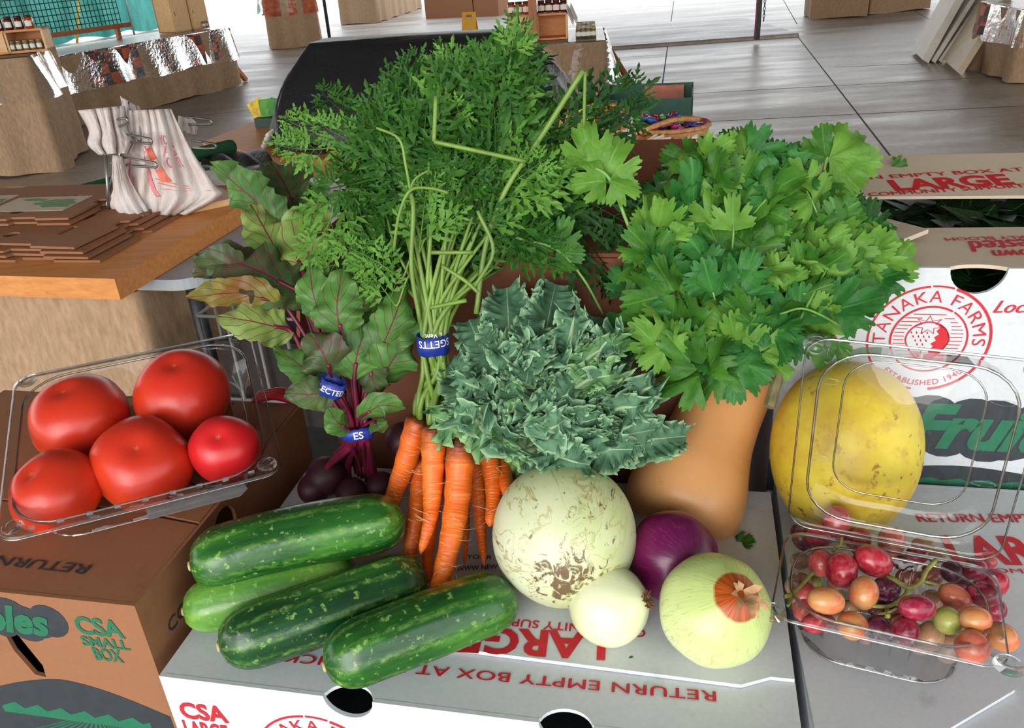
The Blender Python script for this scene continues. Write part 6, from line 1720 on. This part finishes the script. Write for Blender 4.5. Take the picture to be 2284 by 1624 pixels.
for bi, (b0, c0, t0, Yb_, Yt_, W, tw_, mt, sc0) in enumerate(bl_spec):
    rr = random.Random(bi+90)
    p0, p2 = aty(*b0, Yb_), aty(*t0, Yt_); p1 = aty(*c0, (Yb_+Yt_)/2-.012)
    Wm = 1.28*W*pxm(p1); ph = [rr.uniform(0, 6) for _ in range(4)]; L = (p2-p0).length; fq = L/.040
    def ruf(u, v, ph=ph, fq=fq, Wm=Wm):
        g = abs(v)**1.6; s = 0 if v < 0 else 1
        th = 6.283*fq*u+ph[s]
        return Wm*(.24*g*math.sin(th)+.09*g*math.sin(2.6*th+ph[2])-.06*math.cos(abs(v)*9-u*26)*.3), Wm*.05*g*math.cos(th)
    def wf(u, ph=ph, fq=fq): return (.04+.98*math.sin(math.pi*min(.985, u**.82))**.62)*(1+.05*math.sin(6.283*fq*3*u+ph[3])+.02*math.sin(6.283*fq*9*u))
    mb = MB(); sp = blade(mb, [p0, p1, p2], Wm, wf, 46, 18, tw_, .22, ruf, .10)
    lf = mb.build('leaf', MT[mt], beets)
    m2 = MB()
    if sc0:
        c1 = aty(*sc0, (Yb_+.735)/2)
        root = BN+Vector((rr.uniform(-.009, .009), rr.uniform(-.006, .006), -.012))
        st_ = spline([root, c1, p0, sp[14]], 8); m2.tube(st_, [lerp(.0034, .0019, i/(len(st_)-1)) for i in range(len(st_))], 8)
    else: m2.tube(spline([BN, p0, sp[12]], 6), .0016, 7)
    m2.build('stalk', MT['beet_stalk'], lf)
for i in range(13):                          # stalks below the band running into the roots
    rr = random.Random(i+300); x = -.034+.068*i/12
    a = BN+Vector((rr.uniform(-.012, .012), rr.uniform(-.006, .008), 0)); b = BB+Vector((x*.9-.01, rr.uniform(-.005, .03), rr.uniform(0, .012)))
    m = MB(); m.tube(bez(a, a-EZ*.03+Vector((x*.2, 0, 0)), b+EZ*.04, b, 10), [.0030+.0012*math.sin(j*.3+i) for j in range(11)], 8); m.build('stalk', MT['beet_stalk'], beets)
for (px, py, z, r) in ((727, 1062, .040, 45), (700, 1090, .03, 36), (785, 1100, .026, 36), (900, 980, .11, 40), (850, 1085, .028, 34)):
    c = at(px, py, T+z) if z < .1 else aty(px, py, .80); rm_ = r*pxm(c)
    MB().lathe(sphereprof(rm_, rm_*.92, 18, .9), 28, Matrix.Translation(c) @ Matrix.Rotation(R(30), 4, 'X')).build('root', MT['beet_root'], beets)
MT['band'] = plain('blue_band', rgb(34, 56, 150), .4, .12, 60)
def band(par, c, axis, r, w, txt, nm, sx=1.0, mid=0.0, size=.011, flip=False):
    axis = Vector(axis).normalized(); vd_ = (C0-c); vd_ = (vd_-axis*vd_.dot(axis)).normalized(); sd = axis.cross(vd_)
    def P(th, z, rr_): return c+(vd_*math.cos(th)+sd*math.sin(th)*sx)*rr_+axis*z
    m = MB(); n = 36; vs = []
    for rr_, z in ((r, -w/2), (r*1.02, 0), (r, w/2), (r*.93, w/2), (r*.93, -w/2)):
        vs += [P(2*math.pi*i/n, z+.0008*math.sin(i*1.1), rr_*(1+.02*math.sin(i*2.3))) for i in range(n)]
    m.add(vs, [(k*n+i, k*n+(i+1) % n, ((k+1) % 5)*n+(i+1) % n, ((k+1) % 5)*n+i) for k in range(5) for i in range(n)])
    o = m.build('band', MT['band'], par); o['label'] = 'blue printed band'
    for li, tx__ in enumerate(txt):
        vs, fs = text2d(tx__, size*(1 if li == 0 else .6), .012, align='CENTER'); q = MB(); out = []
        for x, y in vs:
            if flip: x, y = -x, -y+size*.7
            th = x/(r*sx*1.03)+mid; out.append(P(th, y-.0035-li*.0075*(1 if not flip else -1)+(.003 if len(txt) > 1 else 0), r*1.05))
        q.add(out, fs); q.build('band_lettering', MT['paper'], o, smooth=False)
    return o
band(beets, BN, (0, .1, 1), .0155, .013, ['ES'], 'b', 1.15)
b2 = aty(738, 862, .722); band(beets, b2, (.55, .1, 1), .0105, .016, ['LECTED'], 'b', 1.3, .2, .0085)

# ---------------- carrot tops ----------------
def frond(seed, npin=8, nsub=3):
    rr = random.Random(seed); V = []; Fc = []; U = []
    def leaflet(o, d, n, L, w):
        s = d.cross(n).normalized(); b = len(V)
        kink = n*L*rr.uniform(-.25, .25)
        pts = [o, o+d*L*.42-s*w, o+d*L*.46-s*w*.30, o+d*L*.74-s*w*.52, o+d*L+kink, o+d*L*.74+s*w*.52, o+d*L*.46+s*w*.30, o+d*L*.42+s*w, o+d*L*.5+n*w*.35]
        V.extend(pts); U.extend([(.5, 0), (0, .5), (.35, .5), (.2, .7), (.5, 1), (.8, .7), (.65, .5), (1, .5), (.5, .5)])
        Fc.extend([(b, b+8, b+2, b+1), (b+8, b+4, b+3, b+2), (b+8, b+6, b+5, b+4), (b, b+7, b+6, b+8)])
    def thin(a, c, r0, r1):
        d = (c-a).normalized(); s = d.orthogonal().normalized(); t = d.cross(s); b = len(V)
        for p, r in ((a, r0), (c, r1)):
            for k in range(3): an = 2.094*k; V.append(p+(s*math.cos(an)+t*math.sin(an))*r); U.append((.5, .3))
        Fc.extend([(b, b+1, b+4, b+3), (b+1, b+2, b+5, b+4), (b+2, b, b+3, b+5)])
    droop = rr.uniform(-.3, .45); sw = rr.uniform(-.25, .25)
    def rach(s): return Vector((sw*s*s, s-.1*s*s*abs(droop), -droop*s*s))
    for i in range(8): thin(rach(i/8), rach((i+1)/8), .014*(1-i/9), .014*(1-(i+1)/9))
    for i in range(npin):
        s = .12+.86*i/npin; o = rach(s); t = (rach(s+.05)-o).normalized()
        for sd in (-1, 1):
            L = (.40*(1-s)**.75+.08)*rr.uniform(.8, 1.2)
            side = Vector((sd, 0, rr.uniform(-.35, .35)))
            d = (t*rr.uniform(.65, .95)+side*.9).normalized(); n = d.cross(t).normalized()*sd*-1
            n = Matrix.Rotation(rr.uniform(-.5, .5), 3, d) @ n
            e = o+d*L; thin(o, e, .006, .003)
            for j in range(nsub):
                q = .30+.62*j/nsub; pq = o+d*(L*q)
                for s2 in (-1, 1):
                    dd_ = (d*.8+d.cross(n)*s2*.75+n*rr.uniform(-.3, .3)).normalized()
                    ll = L*(.44*(1-q)+.16)*rr.uniform(.85, 1.2); leaflet(pq, dd_, n, ll*1.25+.04, ll*.21+.010)
            leaflet(o+d*L*.80, d, n, L*.42+.05, L*.10+.011)
    leaflet(rach(.95), (rach(1)-rach(.9)).normalized(), Vector((0, 0, 1)), .18, .05)
    return np.array([tuple(p) for p in V]), Fc, U
FR = [frond(s, 5+s % 2, 2) for s in range(8)]
def put(mb, tpl, p, d, n, s, mi=0, sx=1.0):
    V, Fc, U = tpl
    d = d.normalized(); x = d.cross(n).normalized(); z = x.cross(d)
    A = np.array([[x.x*s*sx, d.x*s, z.x*s], [x.y*s*sx, d.y*s, z.y*s], [x.z*s*sx, d.z*s, z.z*s]])
    W_ = V @ A.T+np.array([p.x, p.y, p.z])
    o = len(mb.v); mb.v.extend(map(tuple, W_.tolist())); mb.f.extend([tuple(i+o for i in f) for f in Fc]); mb.u.extend(U); mb.m.extend([mi]*len(Fc))
CT = [leafmat('carrot_leaf', rgb(42, 86, 30), rgb(70, 120, 44), rgb(100, 140, 70), rough=.42, trans=.25, vein=0, scale=60, spec=.18),
      leafmat('carrot_leaf_light', rgb(82, 134, 50), rgb(116, 166, 72), rgb(100, 140, 70), rough=.5, trans=.3, vein=0, scale=60, spec=.18),
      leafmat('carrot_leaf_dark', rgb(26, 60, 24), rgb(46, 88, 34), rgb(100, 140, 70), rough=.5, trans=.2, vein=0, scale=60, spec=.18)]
MT['c_stem'] = plain('carrot_stem', rgb(112, 142, 58), .45, .22, 40, .2, sc=(1, 1, .2))
MT['c_stem_pale'] = plain('carrot_stem_pale', rgb(108, 140, 56), .45, .2, 40, .2, sc=(1, 1, .2))
BC = aty(966, 766, .745)
rr = random.Random(21)
stems = MB(); fol = MB()
for (x, y, Yc) in ((936, 928, .725), (968, 950, .71), (1028, 975, .70), (944, 960, .735), (1040, 955, .745), (1064, 938, .735), (990, 960, .74)):
    a = aty(x, y, Yc)
    for k in range(4):
        o = Vector((rr.uniform(-.006, .006), rr.uniform(-.006, .006), 0)); b = BC+Vector((rr.uniform(-.011, .011), rr.uniform(-.008, .008), 0))
        stems.tube(bez(a+o, a+o+EZ*.04, b-EZ*.05, b, 8), [.0034, .0032, .003, .0028, .0027, .0026, .0026, .0026, .0026], 7)
def inpoly(x, y, P):
    c = False; j = len(P)-1
    for i in range(len(P)):
        if (P[i][1] > y) != (P[j][1] > y) and x < (P[j][0]-P[i][0])*(y-P[i][1])/(P[j][1]-P[i][1])+P[i][0]: c = not c
        j = i
    return c
# how far the mass of greens spreads, as the bunch lies fanned out against the carton
CPOLY = [(760, 300), (790, 240), (835, 205), (885, 170), (945, 200), (985, 125), (1020, 95), (1060, 100), (1090, 70), (1130, 90), (1175, 45), (1190, 130), (1190, 220), (1270, 230), (1320, 330), (1315, 450), (1270, 540), (1190, 575), (1090, 540), (1000, 640), (900, 660), (850, 600), (800, 570), (755, 520), (765, 440), (790, 390), (780, 300)]
def edge_ok(x, y): return inpoly(lerp(1000, x, 1.18), lerp(350, y, 1.2), CPOLY)
cnt = 0
ends = []
while cnt < 78:
    x, y = rr.uniform(690, 1310), rr.uniform(60, 600)
    if not edge_ok(x, y): continue
    dep = rr.random()
    Y = .80+.17*dep
    e = aty(x, y, Y); b = BC+Vector((rr.uniform(-.011, .011), rr.uniform(-.008, .01), 0))
    out = Vector((e.x-BC.x, 0, 0))
    p1 = b+Vector((0, .01, .06))+out*.10; p2 = e-Vector((0, 0, .07))-out*.30+EY*(-.02)
    pts = bez(b, p1, p2, e, 12); stems.tube(pts, [lerp(.0028, .0010, i/12) for i in range(13)], 6)
    ends.append((pts, dep, x, y)); cnt += 1
for pts, dep, x, y in ends:
    for k, (q, sc) in enumerate(((12, 1.0), (9, .72), (7, .6), (10, .7))):
        if q == 7 and y > 430: continue
        p = pts[q]; t = (pts[min(12, q+1)]-pts[q-1]).normalized()
        if q == 12: p = pts[12]-t*.05
        d = t+Vector((rr.uniform(-.6, .6), rr.uniform(-.4, .3), rr.uniform(-.25, .25)))*(1 if q < 12 else .45)
        n = (C0-p).normalized()+Vector((rr.uniform(-.7, .7), rr.uniform(-.6, .4), rr.uniform(-.2, .9)))
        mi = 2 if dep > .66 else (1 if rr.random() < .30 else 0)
        sz = sc*rr.uniform(.085, .125)
        for _ in range(14):
            tx2, ty2 = proj(p+d.normalized()*sz*.92); mx2, my2 = proj(p+d.normalized()*sz*.5)
            if inpoly(tx2, ty2, CPOLY) and inpoly(mx2, my2, CPOLY): break
            d = t*rr.uniform(-.2, 1)+Vector((rr.uniform(-.9, .9), rr.uniform(-.4, .3), rr.uniform(-.6, .8))); sz *= .95
        else: continue
        put(fol, rr.choice(FR), p, d, n, sz, mi)
# single sprigs that stand out of the mass
for (x, y, Y, dx, dy, s, mi) in ((735, 330, .83, -1, -.15, .055, 1), (800, 270, .86, -.9, .5, .065, 0), (870, 240, .88, .4, .9, .065, 0), (990, 190, .9, .1, 1, .045, 0), (1120, 180, .9, .35, 1, .058, 1), (1060, 190, .9, .2, 1, .05, 1),
                                 (1130, 200, .9, .35, 1, .075, 0), (790, 500, .80, -.3, -.9, .07, 1), (770, 430, .81, -.4, -.8, .08, 1), (935, 560, .765, .1, .9, .075, 1), (890, 620, .765, -.7, .6, .065, 1), (880, 680, .755, -.5, .8, .06, 1),
                                 (1225, 400, .84, .9, -.5, .11, 2), (1240, 480, .83, .8, -.6, .11, 2), (1200, 330, .84, .9, .1, .11, 2), (1245, 290, .85, .8, .4, .10, 2), (830, 330, .82, -.8, .2, .06, 1), (830, 400, .80, -.8, -.2, .07, 0),
                                 (975, 520, .77, .2, .9, .07, 1), (1020, 590, .78, .6, .5, .06, 0), (1090, 500, .79, .8, -.3, .09, 0), (715, 300, .83, -.8, .3, .05, 1), (1000, 280, .82, 0, 1, .075, 1), (1080, 300, .82, .4, .8, .10, 1)):
    p = aty(x, y, Y); d = RT*dx+UP*dy; put(fol, rr.choice(FR), p, d, (C0-p).normalized()+Vector((rr.uniform(-.3, .3), 0, .3)), s, mi)
    b = aty(lerp(x, 985, .35), lerp(y, 480, .35), Y+.01); stems.tube(bez(b, b.lerp(p, .5)+UP*.01, p-d*.01, p, 6), .0012, 5)
fol.build('foliage', CT, carrots); stems.build('stems', MT['c_stem'], carrots)
mb = MB()
for q, r in (([(1300, 158, .80), (1210, 300, .80), (1130, 420, .79), (1085, 540, .78), (1062, 700, .76)], .0034), ([(1305, 160, .80), (1302, 285, .80)], .0020), ([(968, 316, .765), (1080, 340, .76), (1172, 360, .76)], .0026), ([(968, 316, .765), (972, 215, .78)], .0024),
             ([(962, 563, .735), (1055, 563, .73)], .0025), ([(985, 592, .73), (1040, 628, .725), (1066, 652, .722)], .0024), ([(960, 686, .727), (1040, 670, .718)], .0026), ([(878, 560, .765), (890, 480, .765), (915, 425, .765), (960, 420, .77), (1000, 430, .77)], .0020),
             ([(915, 425, .765), (905, 370, .765), (890, 310, .77), (840, 285, .78)], .0017), ([(912, 430, .765), (925, 400, .765), (955, 380, .77)], .0013), ([(1065, 470, .77), (1100, 560, .76), (1058, 640, .75)], .0024), ([(938, 720, .75), (918, 600, .76), (922, 470, .77), (915, 430, .77)], .0030)):
    sp = spline([aty(*p) for p in q], 6); mb = MB(); mb.tube(sp, r*.8, 7); mb.build('loose_stem', MT['c_stem_pale'], carrots)
band(carrots, BC, (0, .12, 1), .0145, .019, ['SGETTS', 's. Vent'], 'c', 1.1, .1, .0105, True)

# ---------------- cilantro ----------------
def leaflet_tpl(seed):
    """broad fan-shaped leaflet: three rounded lobes, each with small rounded teeth"""
    rr = random.Random(seed); V = []; U = []; Fc = []; n = 64
    nt = rr.uniform(25, 31); dep = rr.uniform(.30, .46); tw = rr.uniform(8.5, 11); p0 = rr.uniform(0, 9)
    wv = [rr.uniform(0, 6) for _ in range(4)]; amp = rr.uniform(.7, 1.4)
    def z(x, y): return amp*(-.34*x*x+.07*math.sin(5*y+wv[0])+.09*math.sin(6*x+wv[1])-.25*(y-.4)**2+.04*math.sin(11*x+8*y+wv[2]))
    rings = (0.0, .30, .58, .82, 1.0)
    for i in range(n+1):
        f = -82+164*i/n; a = abs(f)
        r = .98-.30*(a/82)**1.6
        r *= 1-dep*math.exp(-((a-nt)/5.5)**2)-.22*math.exp(-((a-nt*2.05)/5)**2)
        tooth = 1-abs(math.sin(math.pi*(f+p0)/tw))
        r *= 1-.17*tooth**1.6
        ph_ = R(f)
        for q in rings:
            rad = q*r if q == 1 else q*(r*.55+.36*(1-.2*(a/82)))
            x = rad*math.sin(ph_)*.92; y = rad*math.cos(ph_)
            V.append((x, y, z(x, y))); U.append((.5+.5*f/82*min(1, q+.15), y))
    m = len(rings)
    for i in range(n):
        for q in range(m-1): Fc.append((i*m+q, (i+1)*m+q, (i+1)*m+q+1, i*m+q+1))
    return np.array(V), Fc, U
LT_ = [leaflet_tpl(s) for s in range(6)]
CL = [leafmat('cilantro_leaf', rgb(46, 94, 30), rgb(74, 126, 42), rgb(84, 136, 52), rough=.42, trans=.14, vein=.012, side=0, scale=40, spec=.22),
      leafmat('cilantro_leaf_light', rgb(86, 136, 46), rgb(116, 162, 66), rgb(114, 162, 74), rough=.42, trans=.24, vein=.012, side=0, scale=40, spec=.22),
      leafmat('cilantro_leaf_shaded', rgb(30, 72, 30), rgb(52, 100, 42), rgb(58, 106, 46), rough=.45, trans=.2, vein=.012, side=0, scale=40, spec=.2),
      leafmat('cilantro_leaf_blue', rgb(38, 96, 40), rgb(62, 124, 54), rgb(72, 132, 62), rough=.42, trans=.14, vein=.012, side=0, scale=40, spec=.22)]
MT['cil_stem'] = plain('cilantro_stem', rgb(110, 156, 72), .4, .15, 40)
CBASE = aty(1560, 900, .775)
cil = thing('cilantro_bunch', CBASE, 'large bunch of fresh green cilantro draped over the butternut squash', 'cilantro')
fol = MB(); stm = MB(); rr = random.Random(77)
def triad(mb, p, d, n, s, mi, full=True):
    x = d.cross(n).normalized()
    put(mb, rr.choice(LT_), p, d+n*rr.uniform(-.2, .2), n, s, mi)
    if full:
        for sd in (-1, 1):
            dd_ = (d*.35+x*sd*.95+n*rr.uniform(-.25, .15)).normalized()
            nn_ = (n+x*sd*rr.uniform(-.1, .45)+d*rr.uniform(-.2, .2)).normalized()
            put(mb, rr.choice(LT_), p-d*s*.10+x*sd*s*.03, dd_, nn_, s*rr.uniform(.72, .92), mi)
CP = [(1430, 500), (1500, 390), (1580, 345), (1700, 345), (1790, 390), (1850, 450), (1930, 510), (1975, 570), (1980, 600), (1890, 660), (1850, 710), (1780, 750), (1690, 800), (1640, 800), (1560, 830), (1500, 810), (1450, 750), (1385, 690), (1400, 610), (1410, 540)]
CO = [(1380, 470), (1480, 350), (1560, 300), (1700, 300), (1790, 350), (1880, 400), (1960, 470), (2010, 560), (2040, 605), (1930, 700), (1890, 760), (1790, 790), (1700, 855), (1640, 850), (1560, 880), (1480, 850), (1430, 770), (1335, 690), (1360, 600), (1380, 540)]
def cilY(y): return lerp(.70, .885, max(0, min(1, (860-y)/560)))
pts_ = []
tries = 0
while len(pts_) < 300 and tries < 20000:
    tries += 1
    x, y = rr.uniform(1350, 2010), rr.uniform(330, 880)
    if not inpoly(x, y, CP): continue
    lay = rr.choice((0, 0, 1, 1, 2))
    if any(l == lay and (x-a)**2+(y-b)**2 < 44**2 for a, b, l in pts_): continue
    pts_.append((x, y, lay))
for x, y, lay in pts_:
    Y = cilY(y)+(-.03, .015, .06)[lay]+rr.uniform(-.012, .012)
    p = aty(x, y, Y)
    d = (RT*((x-1640)/330+rr.uniform(-.6, .6))+UP*((720-y)/330*1.0+rr.uniform(-.5, .7))+FWD*rr.uniform(-.5, .3)).normalized()
    n = ((C0-p).normalized()+Vector((rr.uniform(-.8, .8), rr.uniform(-.4, .4), rr.uniform(-.5, .9)))).normalized()
    mi = (rr.choice((0, 1, 1, 3, 0)), rr.choice((0, 0, 3, 2)), 2)[lay]  # rear leaves take the darkest green, putting the bunch's inner shade into colour
    sz = rr.uniform(.034, .054)
    for _ in range(12):
        if inpoly(*proj(p+d*sz), CO): break
        d = (RT*rr.uniform(-1, 1)+UP*rr.uniform(-1, 1)).normalized(); sz *= .95
    triad(fol, p, d, n, sz, mi, rr.random() < .7)
    q = p-d*rr.uniform(.04, .09)+FWD*.02
    if rr.random() < .42 and inpoly(*proj(q), CO): stm.tube(bez(p+d*.006, p-d*.02, q+d*.02, q, 6), [.0011, .0011, .0012, .0013, .0014, .0015, .0015], 6)
for i in range(26):
    x, y = rr.uniform(1450, 1900), rr.uniform(400, 760); e = aty(x, y, cilY(y)+.03); b = CBASE+Vector((rr.uniform(-.02, .02), rr.uniform(-.015, .015), 0))
    stm.tube(bez(b, b+(e-b)*.3+EZ*.03, e-(e-b)*.3+EZ*.02, e, 10), [.0022]*5+[.0019]*6, 6)
fol.build('foliage', CL, cil); stm.build('stems', MT['cil_stem'], cil)
def sprig(stem_pts, leaves, r=.0018):
    """a sprig that stands out on its own: stem pixels with depth, and leaves (px, py, Y, dx, dy, size, shade, triad)"""
    m = MB(); m.tube(spline([aty(*p) for p in stem_pts], 6), r, 7)
    q = m.build('sprig_stem', MT['cil_stem'], cil)
    f = MB()
    for (x, y, Y, dx, dy, s, mi, tri) in leaves:
        p = aty(x, y, Y); d = (RT*dx+UP*dy).normalized(); triad(f, p, d, ((C0-p).normalized()+EZ*.25+RT*rr.uniform(-.25, .25)).normalized(), s, mi, tri)
    f.build('sprig_leaf', CL, q)
sprig([(1318, 370, .795), (1360, 400, .79), (1400, 500, .78), (1438, 580, .77)], [(1322, 372, .795, -.25, 1, .046, 1, False), (1345, 400, .79, .35, .85, .050, 1, False), (1352, 400, .785, -1, -.12, .036, 1, False), (1362, 402, .785, .8, -.3, .034, 1, False)])
sprig([(1838, 380, .88), (1842, 360, .88), (1846, 350, .88)], [(1842, 352, .88, -.1, 1, .040, 0, False), (1848, 352, .88, 1, -.05, .066, 1, False), (1842, 352, .88, -.9, .3, .032, 0, False), (1850, 360, .885, .6, -.55, .05, 1, False)])
sprig([(1150, 530, .79), (1240, 556, .785), (1300, 620, .78), (1345, 700, .77)], [(1180, 545, .79, -.5, .9, .034, 3, False), (1185, 545, .79, .5, .75, .034, 3, False), (1180, 548, .79, -1, -.1, .026, 3, False), (1240, 556, .785, .35, .9, .036, 0, True)], .0014)
sprig([(1740, 700, .72), (1800, 690, .71), (1890, 740, .72), (1868, 762, .73)], [(1800, 780, .70, .8, .3, .034, 0, False), (1868, 765, .73, .3, -.7, .022, 0, False)], .0012)
sprig([(1655, 760, .71), (1662, 800, .70), (1652, 838, .70)], [(1650, 815, .695, -.2, -1, .040, 3, True), (1600, 830, .70, -.6, -.8, .036, 0, True), (1530, 820, .71, -.6, -.8, .030, 0, True), (1700, 790, .70, .7, -.6, .038, 1, True)], .0014)
sprig([(1730, 470, .83), (1660, 470, .83), (1650, 400, .84)], [(1730, 462, .83, .9, .3, .036, 1, True), (1660, 355, .84, .2, .9, .040, 1, True), (1655, 345, .84, -.8, .4, .034, 1, False)], .0014)
for (x, y, z, s, lab, d) in ((1995, 372, None, .022, 'single green leaf lying on the top edge of the white carton flap', (.9, .5)), (1645, 1212, T+.0055, .020, 'small dark leaf scrap on the white carton beside the red onion', (.7, .4)), (1398, 1478, T+.003, .010, 'tiny green leaf bit on the white carton near the small onion', (1, .1))):
    p = at(x, y, z) if z else onplane(x, y, bfO.dot(EY)+.1)
    m = MB(); put(m, LT_[2], p, RT*d[0]+UP*d[1]*.6, EZ*1.0-EY*.2 if z else (C0-p).normalized(), s, 0); tag(m.build('loose_leaf', CL, None, loc=p), lab, 'leaf')
